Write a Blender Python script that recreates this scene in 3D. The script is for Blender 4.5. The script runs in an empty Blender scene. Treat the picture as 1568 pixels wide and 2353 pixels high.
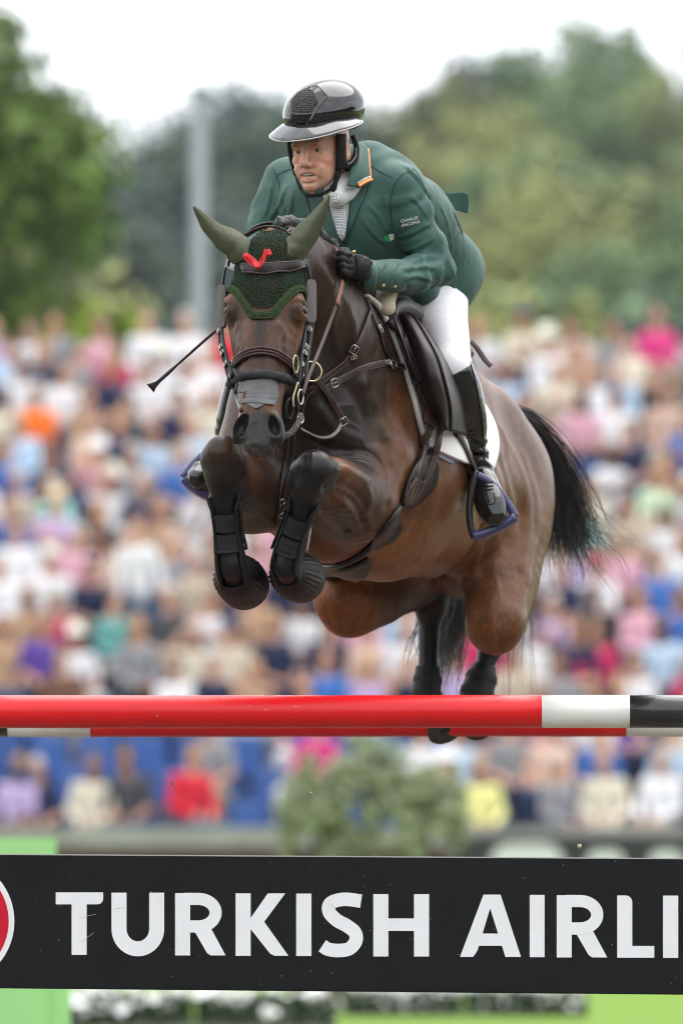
import bpy, math, random
import numpy as np
from mathutils import Vector, Matrix, Quaternion
from mathutils.bvhtree import BVHTree
random.seed(7)
R = math.radians
scene = bpy.context.scene
COL = scene.collection

# ------------------------------------------------------------------ camera
CAM = np.array((0.0, -22.0, 1.05)); PITCH = math.atan(834.0/16464.0); FPX = 16464.0
cd = bpy.data.cameras.new('camera'); cam = bpy.data.objects.new('camera', cd); COL.objects.link(cam)
cam.location = CAM; cam.rotation_euler = (R(90)+PITCH, 0, 0)
cd.sensor_fit = 'HORIZONTAL'; cd.sensor_width = 24.0; cd.lens = 252.0
cd.clip_start = 0.5; cd.clip_end = 3000.0
cd.dof.use_dof = True; cd.dof.focus_distance = 21.75; cd.dof.aperture_fstop = 2.75; cd.dof.aperture_blades = 0
scene.camera = cam

# ------------------------------------------------------------------ overcast sky
SUN_EL, SUN_AZ = R(66), R(145)
world = bpy.data.worlds.new('World'); scene.world = world; world.use_nodes = True
nt = world.node_tree; nt.nodes.clear()
def wn(t, **k):
    n = nt.nodes.new(t)
    for a, b in k.items(): setattr(n, a, b)
    return n
w_out = wn('ShaderNodeOutputWorld'); w_bg = wn('ShaderNodeBackground')
sky = wn('ShaderNodeTexSky', sky_type='NISHITA', sun_disc=False)
sky.sun_elevation = SUN_EL; sky.sun_rotation = R(180)-SUN_AZ; sky.altitude = 100; sky.air_density = 1.0; sky.dust_density = 1.0
tc = wn('ShaderNodeTexCoord'); mp = wn('ShaderNodeMapping'); mp.inputs['Scale'].default_value = (1, 1, 2.6)
nz = wn('ShaderNodeTexNoise'); nz.inputs['Scale'].default_value = 2.2; nz.inputs['Detail'].default_value = 6.0; nz.inputs['Roughness'].default_value = 0.55
cr = wn('ShaderNodeValToRGB'); cr.color_ramp.elements[0].position = 0.33; cr.color_ramp.elements[1].position = 0.62
cr.color_ramp.elements[0].color = (5.6, 6.0, 6.6, 1); cr.color_ramp.elements[1].color = (10.4, 10.5, 10.6, 1)
mx = wn('ShaderNodeMixRGB'); mx.inputs[0].default_value = 0.96
nt.links.new(tc.outputs['Generated'], mp.inputs[0]); nt.links.new(mp.outputs[0], nz.inputs['Vector'])
nt.links.new(nz.outputs['Fac'], cr.inputs[0]); nt.links.new(sky.outputs[0], mx.inputs[1]); nt.links.new(cr.outputs[0], mx.inputs[2])
nt.links.new(mx.outputs[0], w_bg.inputs[0]); nt.links.new(w_bg.outputs[0], w_out.inputs[0])
w_bg.inputs[1].default_value = 0.12

sd = bpy.data.lights.new('sun', 'SUN'); sd.energy = 1.5; sd.angle = R(60); sd.color = (1.0, 0.96, 0.9)
sun = bpy.data.objects.new('sun', sd); COL.objects.link(sun)
# azimuth measured from -Y (behind the camera) to +X: high, a little behind the horse
sun_dir = Vector((math.sin(SUN_AZ)*math.cos(SUN_EL), -math.cos(SUN_AZ)*math.cos(SUN_EL), math.sin(SUN_EL))).normalized()
sun.rotation_euler = sun_dir.to_track_quat('Z', 'Y').to_euler()
vs = scene.view_settings; vs.view_transform = 'Standard'; vs.look = 'None'; vs.exposure = 1.12; vs.gamma = 1.0
scene.cycles.use_denoising = True; scene.cycles.denoising_prefilter = 'ACCURATE'; scene.cycles.filter_width = 1.0
scene.cycles.max_bounces = 4; scene.cycles.volume_bounces = 0; scene.cycles.diffuse_bounces = 2; scene.cycles.glossy_bounces = 2; scene.cycles.use_adaptive_sampling = True; scene.cycles.adaptive_threshold = 0.02
scene.cycles.sample_clamp_indirect = 6.0

# ------------------------------------------------------------------ photo point -> place
_rt = np.array((1.0, 0, 0)); _fw = np.array((0, math.cos(PITCH), math.sin(PITCH))); _up = np.array((0, -math.sin(PITCH), math.cos(PITCH)))
def ray(px, py):
    d = _fw + _rt*((px-784.0)/FPX) + _up*((1176.0-py)/FPX)
    return d/np.linalg.norm(d)
def W(px, py, Y):
    d = ray(px, py); t = (Y-CAM[1])/d[1]
    return CAM + d*t
def nrm(v):
    v = np.asarray(v, float); return v/np.linalg.norm(v)

# ------------------------------------------------------------------ signed-distance modelling
class Field:
    def __init__(s, lo, hi, h):
        s.lo = np.array(lo, float); s.h = h
        s.n = np.ceil((np.array(hi, float)-s.lo)/h).astype(int)+1
        s.F = np.full(s.n, 0.5, np.float32)
    def block(s, lo, hi):
        a = np.clip(np.floor((np.array(lo)-s.lo)/s.h).astype(int), 0, s.n); b = np.clip(np.ceil((np.array(hi)-s.lo)/s.h).astype(int)+1, 0, s.n)
        if (b <= a).any(): return None
        sl = tuple(slice(i, j) for i, j in zip(a, b))
        g = [(s.lo[i]+s.h*np.arange(a[i], b[i])).astype(np.float32) for i in range(3)]
        return sl, g[0][:, None, None], g[1][None, :, None], g[2][None, None, :]
    def put(s, sl, d, k, sub):
        a = s.F[sl]
        if sub: a = -a
        if sub == 2: pass
        if k > 0:
            hh = np.maximum(k-np.abs(a-d), 0)/k; m = np.minimum(a, d)-hh*hh*(k*0.25)
        else: m = np.minimum(a, d)
        s.F[sl] = -m if sub else m
    def _cap(s, q, a, b, ra, rb, u, sc):
        sl, X, Y, Z = q
        ab = b-a
        if u is not None:
            u = nrm(u); f = 1.0/sc-1.0
            ab = ab+u*(ab@u)*f
        L = max(float(ab@ab), 1e-9)
        X = X-a[0]; Y = Y-a[1]; Z = Z-a[2]
        if u is not None:
            pu = (X*u[0]+Y*u[1]+Z*u[2])*f
            X = X+pu*u[0]; Y = Y+pu*u[1]; Z = Z+pu*u[2]
        t = np.clip((X*ab[0]+Y*ab[1]+Z*ab[2])/L, 0, 1)
        d = np.sqrt((X-t*ab[0])**2+(Y-t*ab[1])**2+(Z-t*ab[2])**2)-(ra+(rb-ra)*t)
        if u is not None and sc < 1: d = d*max(sc, 0.5)
        return d.astype(np.float32)
    def cap(s, a, b, ra, rb, k=0.03, u=None, sc=1.0, sub=False):
        a = np.asarray(a, float); b = np.asarray(b, float)
        m = max(ra, rb)*max(1.0, sc)+k+2*s.h
        q = s.block(np.minimum(a, b)-m, np.maximum(a, b)+m)
        if q is not None: s.put(q[0], s._cap(q, a, b, ra, rb, u, sc), k, sub)
    def ell(s, c, r, ax=None, k=0.03, sub=False):
        c = np.asarray(c, float); r = np.asarray(r, float); m = r.max()+k+2*s.h
        q = s.block(c-m, c+m)
        if q is None: return
        sl, X, Y, Z = q
        X = X-c[0]; Y = Y-c[1]; Z = Z-c[2]
        if ax is None: ax = np.eye(3)
        k0 = 0; k1 = 0
        for i in range(3):
            v = (X*ax[i][0]+Y*ax[i][1]+Z*ax[i][2])/r[i]
            k0 = k0+v*v; k1 = k1+(v/r[i])**2
        k0 = np.sqrt(k0); k1 = np.sqrt(k1)+1e-6
        s.put(sl, (k0*(k0-1)/k1).astype(np.float32), k, sub)
    def chain(s, nodes, k=0.03, u=None, sub=False, n=4):
        """nodes: (point, radius[, sc]) smoothed by Catmull-Rom"""
        P = np.array([x[0] for x in nodes], float); Rr = np.array([x[1] for x in nodes], float)
        S = np.array([x[2] if len(x) > 2 else 1.0 for x in nodes], float)
        D = np.concatenate([P, Rr[:, None], S[:, None]], 1); D = spline(D, n)
        m = (D[:, 3]*np.maximum(D[:, 4], 1)).max()+k+2*s.h
        q = s.block(D[:, :3].min(0)-m, D[:, :3].max(0)+m)
        if q is None: return
        d = None
        for i in range(len(D)-1):
            e = s._cap(q, D[i, :3], D[i+1, :3], max(D[i, 3], 1e-4), max(D[i+1, 3], 1e-4), u, (D[i, 4]+D[i+1, 4])/2)
            d = e if d is None else np.minimum(d, e)
        s.put(q[0], d, k, sub)
    def mesh(s):
        F = s.F; h = s.h
        I = F < 0
        n = np.array(F.shape)-1
        cnt = np.zeros(n, np.int8)
        for dx in (0, 1):
            for dy in (0, 1):
                for dz in (0, 1):
                    cnt += I[dx:dx+n[0], dy:dy+n[1], dz:dz+n[2]]
        act = np.argwhere((cnt > 0) & (cnt < 8))
        idx = np.full(n, -1, np.int32); idx[act[:, 0], act[:, 1], act[:, 2]] = np.arange(len(act))
        V = np.zeros((len(act), 3)); C = np.zeros(len(act))
        cs = [(a, b, c) for a in (0, 1) for b in (0, 1) for c in (0, 1)]
        vals = {c: F[act[:, 0]+c[0], act[:, 1]+c[1], act[:, 2]+c[2]].astype(float) for c in cs}
        for c in cs:
            for ax in range(3):
                if c[ax] == 0:
                    e = list(c); e[ax] = 1; e = tuple(e)
                    v0, v1 = vals[c], vals[e]; m = (v0 < 0) != (v1 < 0)
                    t = np.where(m, v0/np.where(m, v0-v1, 1), 0)
                    p = np.tile(np.array(c, float), (len(act), 1)); p[:, ax] += t
                    V += np.where(m[:, None], p, 0); C += m
        V = V/C[:, None]+act
        Q = []
        for ax in range(3):
            o1, o2 = [(1, 2), (2, 0), (0, 1)][ax]
            sa = [slice(None)]*3; sb = [slice(None)]*3
            sa[ax] = slice(0, -1); sb[ax] = slice(1, None)
            A, B = I[tuple(sa)], I[tuple(sb)]
            e = np.argwhere(A != B)
            e = e[(e[:, o1] > 0) & (e[:, o2] > 0) & (e[:, o1] < n[o1]) & (e[:, o2] < n[o2])]
            ins = A[e[:, 0], e[:, 1], e[:, 2]]
            q = []
            for d1, d2 in ((1, 1), (0, 1), (0, 0), (1, 0)):
                c = e.copy(); c[:, o1] -= d1; c[:, o2] -= d2
                q.append(idx[c[:, 0], c[:, 1], c[:, 2]])
            q = np.stack(q, 1)
            q[~ins] = q[~ins][:, ::-1]
            Q.append(q)
        return s.lo+V*h, np.concatenate(Q)

def spline(D, n):
    """Catmull-Rom through the rows of D, n steps per span"""
    D = np.asarray(D, float); m = len(D)
    if m < 3: return np.array([D[0]+(D[-1]-D[0])*t for t in np.linspace(0, 1, n+1)])
    E = np.concatenate([[2*D[0]-D[1]], D, [2*D[-1]-D[-2]]]); out = []
    for i in range(1, m):
        p0, p1, p2, p3 = E[i-1], E[i], E[i+1], E[i+2]
        for j in range(n):
            t = j/n
            out.append(0.5*((2*p1)+(-p0+p2)*t+(2*p0-5*p1+4*p2-p3)*t*t+(-p0+3*p1-3*p2+p3)*t**3))
    out.append(D[-1]); return np.array(out)

def vnoise(P, f, seed=0):
    """cheap smooth value noise, -1..1"""
    P = np.asarray(P)*f+seed*17.31
    i = np.floor(P).astype(np.int64); w = P-i; w = w*w*(3-2*w)
    def hsh(a, b, c):
        v = (a*73856093) ^ (b*19349663) ^ (c*83492791); v = (v ^ (v >> 13))*1274126177
        return ((v ^ (v >> 16)) & 0xffff)/32767.5-1
    r = 0
    for a in (0, 1):
        for b in (0, 1):
            for c in (0, 1):
                r = r+hsh(i[:, 0]+a, i[:, 1]+b, i[:, 2]+c)*(w[:, 0] if a else 1-w[:, 0])*(w[:, 1] if b else 1-w[:, 1])*(w[:, 2] if c else 1-w[:, 2])
    return r

# ------------------------------------------------------------------ object helpers
def mk(name, V, Fc, mat=None, parent=None, smooth=True, label=None, cat=None, group=None, kind=None):
    me = bpy.data.meshes.new(name)
    V = np.asarray(V, float)
    me.from_pydata(V.tolist(), [], [list(map(int, f)) for f in Fc] if not isinstance(Fc, np.ndarray) else Fc.tolist())
    if smooth: me.polygons.foreach_set('use_smooth', [True]*len(me.polygons))
    me.update()
    return ob(name, me, mat, parent, label, cat, group, kind)
def ob(name, me, mat=None, parent=None, label=None, cat=None, group=None, kind=None):
    o = bpy.data.objects.new(name, me); COL.objects.link(o)
    if mat is not None and me is not None and not me.materials: me.materials.append(mat)
    return tag(o, parent, label, cat, group, kind)
def tag(o, parent=None, label=None, cat=None, group=None, kind=None):
    if parent is not None:
        o.parent = parent; o.matrix_parent_inverse = pw(parent).inverted()
    if label: o['label'] = label
    if cat: o['category'] = cat
    if group: o['group'] = group
    if kind: o['kind'] = kind
    return o
def pw(o):
    return pw(o.parent) @ o.matrix_parent_inverse @ o.matrix_basis if o.parent is not None else o.matrix_basis.copy()
def empty(name, loc, label, cat, group=None, rz=0.0):
    o = bpy.data.objects.new(name, None); COL.objects.link(o); o.location = loc; o.rotation_euler = (0, 0, rz); o.empty_display_size = 0.1
    return tag(o, None, label, cat, group)
def facemesh(o):
    me = o.data; V = np.zeros(len(me.vertices)*3); me.vertices.foreach_get('co', V); return V.reshape(-1, 3)
def vcol(o, C, name='Col'):
    a = o.data.color_attributes.new(name, 'FLOAT_COLOR', 'POINT')
    C = np.concatenate([C, np.ones((len(C), 1))], 1) if C.shape[1] == 3 else C
    a.data.foreach_set('color', C.astype(np.float32).ravel())
def bvh(*obs):
    V = []; Fc = []
    for o in obs:
        n = len(V); V += [v.co[:] for v in o.data.vertices]; Fc += [[i+n for i in p.vertices] for p in o.data.polygons]
    return BVHTree.FromPolygons(V, Fc)

def frames(P, N=None):
    """tangents and side vectors along a polyline; N = wanted normals"""
    P = np.asarray(P, float); T = np.gradient(P, axis=0); T /= np.linalg.norm(T, axis=1)[:, None]+1e-12
    if N is None:
        N = np.zeros_like(P); a = np.array((0, 0, 1.0)) if abs(T[0][2]) < 0.9 else np.array((1.0, 0, 0))
        n = nrm(a-T[0]*(a@T[0]))
        for i in range(len(P)):
            n = nrm(n-T[i]*(n@T[i])); N[i] = n
    else:
        N = np.array(N, float); N = N-T*(N*T).sum(1)[:, None]; N /= np.linalg.norm(N, axis=1)[:, None]+1e-12
    return T, N, np.cross(T, N)
def tube(P, r, N=None, n=10, cap=True, flat=1.0, closed=False):
    """swept ellipse; r scalar or list; flat scales the thickness along N"""
    P = np.asarray(P, float); m = len(P); r = np.broadcast_to(np.asarray(r, float), (m,))
    T, N, B = frames(P, N)
    a = np.linspace(0, 2*math.pi, n, endpoint=False)
    V = (P[:, None, :]+B[:, None, :]*(np.cos(a)[None, :, None]*r[:, None, None])+N[:, None, :]*(np.sin(a)[None, :, None]*r[:, None, None]*flat)).reshape(-1, 3)
    Fc = []
    for i in range(m if closed else m-1):
        j = (i+1) % m
        for k in range(n):
            l = (k+1) % n; Fc.append((i*n+k, i*n+l, j*n+l, j*n+k))
    if cap and not closed:
        Fc.append(tuple(range(n))[::-1]); Fc.append(tuple((m-1)*n+k for k in range(n)))
    return V, Fc
def ribbon(P, N, w, t, lift=0.0):
    """strap: rounded-rectangle section, width w across, thickness t along the normal"""
    P = np.asarray(P, float); m = len(P); w = np.broadcast_to(np.asarray(w, float), (m,))
    T, N, B = frames(P, N); P = P+N*lift
    sec = [(-.5, .15), (-.46, .8), (-.38, 1), (0, 1.06), (.38, 1), (.46, .8), (.5, .15), (.45, -.25), (-.45, -.25)]
    n = len(sec); V = []
    for i in range(m):
        for sx, sz in sec: V.append(P[i]+B[i]*(sx*w[i])+N[i]*(sz*t))
    Fc = []
    for i in range(m-1):
        for k in range(n):
            l = (k+1) % n; Fc.append((i*n+k, (i+1)*n+k, (i+1)*n+l, i*n+l))
    Fc.append(tuple(range(n))); Fc.append(tuple((m-1)*n+k for k in range(n))[::-1])
    return np.array(V), Fc
def merge(*parts):
    V = []; Fc = []; n = 0
    for v, f in parts:
        V.append(np.asarray(v)); Fc += [tuple(int(i)+n for i in q) for q in f]; n += len(v)
    return np.concatenate(V), Fc
def box(c, s, rot=None):
    c = np.asarray(c, float); s = np.asarray(s, float)/2
    V = np.array([(x, y, z) for x in (-1, 1) for y in (-1, 1) for z in (-1, 1)])*s
    if rot is not None: V = V@np.asarray(rot).T
    return V+c, [(0, 1, 3, 2), (4, 6, 7, 5), (0, 4, 5, 1), (2, 3, 7, 6), (0, 2, 6, 4), (1, 5, 7, 3)]
def uvsphere(c, r, ax=None, nu=20, nv=12):
    c = np.asarray(c, float); r = np.broadcast_to(np.asarray(r, float), (3,)); V = [(0, 0, 1.0)]
    for i in range(1, nv):
        th = math.pi*i/nv
        for j in range(nu): V.append((math.sin(th)*math.cos(2*math.pi*j/nu), math.sin(th)*math.sin(2*math.pi*j/nu), math.cos(th)))
    V.append((0, 0, -1.0)); Fc = [(0, 1+j, 1+(j+1) % nu) for j in range(nu)]
    for i in range(nv-2):
        for j in range(nu):
            a = 1+i*nu+j; b = 1+i*nu+(j+1) % nu; Fc.append((a, a+nu, b+nu, b))
    e = len(V)-1; o = 1+(nv-2)*nu
    Fc += [(e, o+(j+1) % nu, o+j) for j in range(nu)]
    V = np.array(V)*r
    if ax is not None: V = V@np.asarray(ax)
    return V+c, Fc
def ring(c, R0, r, nrmv, n=28, m=8, sx=1.0, up=(0, 0, 1)):
    nv = nrm(nrmv); a = np.asarray(up, float); a = nrm(a-nv*(a@nv)); b = np.cross(nv, a)
    P = [np.asarray(c)+(a*math.cos(t)+b*math.sin(t)*sx)*R0 for t in np.linspace(0, 2*math.pi, n, endpoint=False)]
    P = np.array(P); T = np.roll(P, -1, 0)-np.roll(P, 1, 0); T /= np.linalg.norm(T, axis=1)[:, None]
    V = []; Fc = []
    for i in range(n):
        o = np.cross(T[i], nv)
        for k in range(m):
            th = 2*math.pi*k/m; V.append(P[i]+(o*math.cos(th)+nv*math.sin(th))*r)
    for i in range(n):
        for k in range(m): Fc.append((i*m+k, ((i+1) % n)*m+k, ((i+1) % n)*m+(k+1) % m, i*m+(k+1) % m))
    return np.array(V), Fc

# ------------------------------------------------------------------ materials
def mat(name, col=(0.5, 0.5, 0.5), rough=0.5, spec=0.5, metal=0.0, var=0.0, vscale=8.0, bump=0.0, bscale=60.0, attr=None, objcol=False, coat=0.0, sheen=0.0, sss=0.0, stretch=(1, 1, 1), col2=None, bdist=0.01):
    m = bpy.data.materials.new(name); m.use_nodes = True; t = m.node_tree; b = t.nodes['Principled BSDF']
    b.inputs['Roughness'].default_value = rough; b.inputs['Specular IOR Level'].default_value = spec; b.inputs['Metallic'].default_value = metal
    b.inputs['Coat Weight'].default_value = coat; b.inputs['Coat Roughness'].default_value = 0.08
    b.inputs['Sheen Weight'].default_value = sheen; b.inputs['Sheen Roughness'].default_value = 0.4
    if sss: b.inputs['Subsurface Weight'].default_value = sss; b.inputs['Subsurface Radius'].default_value = (1, 0.35, 0.2); b.inputs['Subsurface Scale'].default_value = 0.006
    t2 = t.nodes.new('ShaderNodeTexCoord'); mp2 = t.nodes.new('ShaderNodeMapping'); mp2.inputs['Scale'].default_value = stretch
    t.links.new(t2.outputs['Object'], mp2.inputs[0])
    src = None
    if attr:
        a = t.nodes.new('ShaderNodeAttribute'); a.attribute_name = attr; src = a.outputs['Color']
    elif objcol:
        a = t.nodes.new('ShaderNodeObjectInfo'); src = a.outputs['Color']
    else:
        a = t.nodes.new('ShaderNodeRGB'); a.outputs[0].default_value = (*col, 1); src = a.outputs[0]
    if var > 0:
        n = t.nodes.new('ShaderNodeTexNoise'); n.inputs['Scale'].default_value = vscale; n.inputs['Detail'].default_value = 5
        t.links.new(mp2.outputs[0], n.inputs['Vector'])
        if col2 is None:
            r = t.nodes.new('ShaderNodeMapRange'); r.inputs[1].default_value = 0.3; r.inputs[2].default_value = 0.7; r.inputs[3].default_value = 1-var; r.inputs[4].default_value = 1+var
            t.links.new(n.outputs['Fac'], r.inputs[0])
            x = t.nodes.new('ShaderNodeVectorMath'); x.operation = 'SCALE'; t.links.new(src, x.inputs[0]); t.links.new(r.outputs[0], x.inputs['Scale']); src = x.outputs[0]
        else:
            r = t.nodes.new('ShaderNodeMapRange'); r.inputs[1].default_value = 0.5-var/2; r.inputs[2].default_value = 0.5+var/2
            t.links.new(n.outputs['Fac'], r.inputs[0])
            x = t.nodes.new('ShaderNodeMixRGB'); t.links.new(r.outputs[0], x.inputs[0]); t.links.new(src, x.inputs[1]); x.inputs[2].default_value = (*col2, 1); src = x.outputs[0]
    t.links.new(src, b.inputs['Base Color'])
    if bump > 0:
        n = t.nodes.new('ShaderNodeTexNoise'); n.inputs['Scale'].default_value = bscale; n.inputs['Detail'].default_value = 4
        t.links.new(mp2.outputs[0], n.inputs['Vector'])
        bp = t.nodes.new('ShaderNodeBump'); bp.inputs['Strength'].default_value = bump; bp.inputs['Distance'].default_value = bdist
        t.links.new(n.outputs['Fac'], bp.inputs['Height']); t.links.new(bp.outputs[0], b.inputs['Normal'])
    return m
M = {}
# ================================================================== ground, hills, stand
NTH = ['leftmost', 'second', 'third', 'fourth', 'fifth', 'sixth', 'seventh', 'eighth', 'ninth', 'tenth', 'eleventh', 'twelfth', 'thirteenth', 'fourteenth', 'fifteenth', 'sixteenth', 'seventeenth', 'eighteenth', 'nineteenth', 'twentieth', 'twenty-first']
def simple_noise_mat(name, c1, c2, scale, rough=.9, bump=.3, bscale=20): return mat(name, c1, rough, .2, var=.5, vscale=scale, col2=c2, bump=bump, bscale=bscale, bdist=.02)
M['grass'] = simple_noise_mat('turf', (.10, .19, .012), (.13, .22, .018), 1.2)
M['meadow'] = simple_noise_mat('meadow', (.06, .115, .03), (.09, .13, .04), .06)
def terrain():
    xs = np.linspace(-180, 180, 91); ys = np.concatenate([np.linspace(80, 340, 66), np.linspace(350, 460, 12)]); V = []
    for y in ys:
        for x in xs: V.append((x, y, hill_z(x, y)))
    nx = len(xs); return V, [(j*nx+i, j*nx+i+1, (j+1)*nx+i+1, (j+1)*nx+i) for j in range(len(ys)-1) for i in range(nx-1)]
def sst(a, b, x): t = min(max((x-a)/(b-a), 0), 1); return t*t*(3-2*t)
def hill_z(x, y):
    z = 3.5*sst(85, 140, y)+20.6*sst(120, 310, y)
    z += sst(140, 300, y)*(2.6*sst(-3, 5, x)+1.3*sst(8, 14, x)-1.2*math.exp(-((x+2.6)/2.0)**2)+.8*math.exp(-((x+6.5)/3)**2)) 
    return z+.6*math.sin(x*.11+y*.05)*sst(100, 200, y)
V, f = terrain(); mk('hills', V, f, M['meadow'], kind='structure')
mk('ground', [(-180, -140, .004), (180, -140, .004), (180, 84, .004), (-180, 84, .004)], [(0, 1, 2, 3)], M['grass'], smooth=False, kind='structure')
mk('sand_footing', [(-26, -34, .008), (26, -34, .008), (26, 26.4, .008), (-26, 26.4, .008)], [(0, 1, 2, 3)], simple_noise_mat('sand', (.105, .088, .064), (.08, .067, .05), .8), smooth=False, kind='structure')

# ---------------------------------------------------------------- trees
M['leaf'] = mat('foliage', objcol=True, rough=.6, spec=.25, var=.35, vscale=.6)
M['bark'] = mat('bark', (.07, .055, .045), .9, var=.4, vscale=3, bump=.6, bscale=8)
def crown_mesh(name, nclump, leaf, rad, seed, per=42):
    """leaf-sized faces in clumps spread through a crown volume, centred on the origin"""
    g = np.random.RandomState(seed); un = lambda A: A/(np.linalg.norm(A, axis=-1, keepdims=True)+1e-9)
    d = un(g.randn(nclump, 3)); d[:, 2] = np.where(g.rand(nclump) < .72, abs(d[:, 2]), d[:, 2])
    cc = d*rad*(g.uniform(.45, 1.0, nclump)**.6*(1+.18*np.sin(3*np.arctan2(d[:, 1], d[:, 0])+seed)))[:, None]; cr_ = rad[0]*g.uniform(.16, .30, nclump)
    cc = np.repeat(cc, per, 0); cr_ = np.repeat(cr_, per)[:, None]; m = len(cc)
    p = cc+un(g.randn(m, 3))*cr_*g.uniform(.5, 1.0, (m, 1)); n_ = un((p-cc)/cr_+np.array((0, 0, .7))+g.randn(m, 3)*.55); a_ = un(np.cross(n_, g.randn(m, 3))); b_ = np.cross(n_, a_); s_ = leaf*g.uniform(.6, 1.3, (m, 1))
    V = np.stack([p-a_*s_, p-b_*s_*.5, p+a_*s_, p+b_*s_*.5], 1).reshape(-1, 3).tolist(); Fc = np.arange(4*m).reshape(-1, 4).tolist()
    me = bpy.data.meshes.new(name); me.from_pydata(V, [], Fc); me.materials.append(M['leaf']); me.update(); return me
def trunk_mesh(name, h, r, seed):
    g = np.random.RandomState(seed); parts = [tube(spline(np.array([(0, 0, -.6), (g.uniform(-.1, .1), g.uniform(-.1, .1), h*.35), (g.uniform(-.2, .2), g.uniform(-.2, .2), h*.7), (0, 0, h*1.15)]), 5), np.linspace(r, r*.3, 16), n=9)]
    for i in range(6):
        a = g.uniform(0, 6.28); z0 = h*g.uniform(.45, .8); l = h*g.uniform(.25, .45); parts.append(tube(np.array([(0, 0, z0), (math.cos(a)*l*.5, math.sin(a)*l*.5, z0+l*.35), (math.cos(a)*l, math.sin(a)*l, z0+l*.8)]), [r*.4, r*.25, r*.08], n=6))
    v, f = merge(*parts); me = bpy.data.meshes.new(name); me.from_pydata(v.tolist(), [], f); me.polygons.foreach_set('use_smooth', [True]*len(me.polygons)); me.materials.append(M['bark']); me.update(); return me
CR = [crown_mesh('crown_%d' % i, 85, .26, np.array((3.4, 3.4, 3.2)), 20+i) for i in range(4)]
TR = [trunk_mesh('trunk_%d' % i, 5.0, .22, 30+i) for i in range(2)]
tg = np.random.RandomState(12)
def tree(name, loc, s, sz, col, ci, label, group=None, ch=5.2, rz=None):
    t = empty(name, loc, label, 'tree', group, tg.uniform(0, 6.28) if rz is None else rz); t.scale = (s, s, sz)
    c = bpy.data.objects.new('crown', CR[ci] if isinstance(ci, int) else ci); COL.objects.link(c); c.parent = t; c.location = (0, 0, ch); c.color = (*col, 1)
    k = bpy.data.objects.new('trunk', TR[tg.randint(2)]); COL.objects.link(k); k.parent = t
    return t
TONE = [((.038, .070, .036), 'dark green'), ((.17, .20, .062), 'olive green'), ((.115, .19, .068), 'mid green'), ((.24, .25, .07), 'yellowish green'), ((.036, .066, .056), 'bluish green')]
SHAPE = ['round', 'broad', 'tall', 'ragged']
# wooded hillside: the rows stand one behind the other up the slope
row_names = ['lowest', 'second', 'third', 'fourth', 'fifth', 'sixth', 'seventh', 'eighth', 'ninth', 'tenth', 'top']
n_tree = 0
for ri, Y in enumerate((118, 136, 154, 172, 190, 208, 227, 246, 266, 287, 310)):
    half = (Y+22)*784/FPX+5; step = 3.3+.006*Y; xs = np.arange(-half, half+.1, step); k = 0
    for x in xs:
        x += tg.uniform(-1.1, 1.1); px = 784+x*FPX/(Y+22); y = Y+tg.uniform(-7, 7); k += 1
        if ri == 0 and (px < 250 or tg.rand() < .55): continue
        ti = tg.choice(5, p=[.15, .22, .30, .15, .18])
        if 250 < px < 640: ti = tg.choice([0, 4, 4, 4, 0])
        elif px > 840 and Y < 240: ti = tg.choice([1, 1, 3, 2, 4])
        s = tg.uniform(.85, 1.25); side = 'left' if px < 784 else 'right'; tone = TONE[ti]; col = np.array(tone[0])*tg.uniform(.85, 1.2)
        tree('tree', (x, y, hill_z(x, y)-.8), s, s*tg.uniform(.8, 1.25), col, int(tg.randint(4)), '%s %s tree, %s from the left in the %s row up the hillside' % (tone[1], SHAPE[ti % 4], NTH[k-1], row_names[ri]), 'trees on the wooded hillside'); n_tree += 1
# two emergent crowns on the skyline at right
tree('tree', (W(1110, 500, 285)[0], 285, hill_z(8, 285)+.5), .9, 1.15, (.035, .065, .04), 1, 'tall bluish green tree standing above the skyline on the right hill', 'trees on the wooded hillside')
# big near tree at the left edge
bigc = crown_mesh('big_crown', 240, .16, np.array((2.5, 2.3, 2.5)), 77, 60)
t = tree('large_tree', (W(-240, 2000, 81)[0], 81, 0), 1.12, 1.12, (.085, .14, .016), bigc, 'large leafy green tree filling the left edge of the picture behind the crowd', None, 9.35, .3)
b2_ = bpy.data.objects.new('crown', crown_mesh('low_crown', 150, .16, np.array((2.3, 2.0, 1.5)), 78, 50)); COL.objects.link(b2_); b2_.parent = t; b2_.location = (.4, .3, 7.3); b2_.color = (.09, .15, .018, 1)
b3_ = bpy.data.objects.new('crown', crown_mesh('side_crown', 40, .15, np.array((1.0, .8, .45)), 79, 50)); COL.objects.link(b3_); b3_.parent = t; b3_.location = (2.0, -.6, 7.8); b3_.color = (.22, .28, .03, 1)
# unseen tree belt added behind and beside the camera, tall to cut front light (it shows in the helmet and the shine of the coat)
def added_tree_belt():
    base = [(np.array([v.co[:] for v in c.vertices]), np.array([p.vertices[:] for p in c.polygons])) for c in CR[:2]]; VV = []; FF = []; n = 0
    for i in range(40):
        a = R(152)+R(236)*i/39.0; r = 74+tg.uniform(-6, 12); x, y = math.cos(a)*r, -22+math.sin(a)*r
        if y > 60: continue
        v, f = base[i % 2]; s_ = tg.uniform(2.3, 3.1); VV.append(v*np.array((s_*1.1, s_*1.1, s_*1.05))+np.array((x, y, s_*2.9))); FF.append(f+n); n += len(v)
    o = mk('added_tree_belt', np.concatenate(VV), np.concatenate(FF), M['leaf'], kind='stuff', smooth=False); o.color = (.04, .062, .025, 1)
    return tag(o, None, 'added belt of unseen dark green trees behind the camera, blocking front light', 'added_tree_belt')
added_tree_belt()
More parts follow.
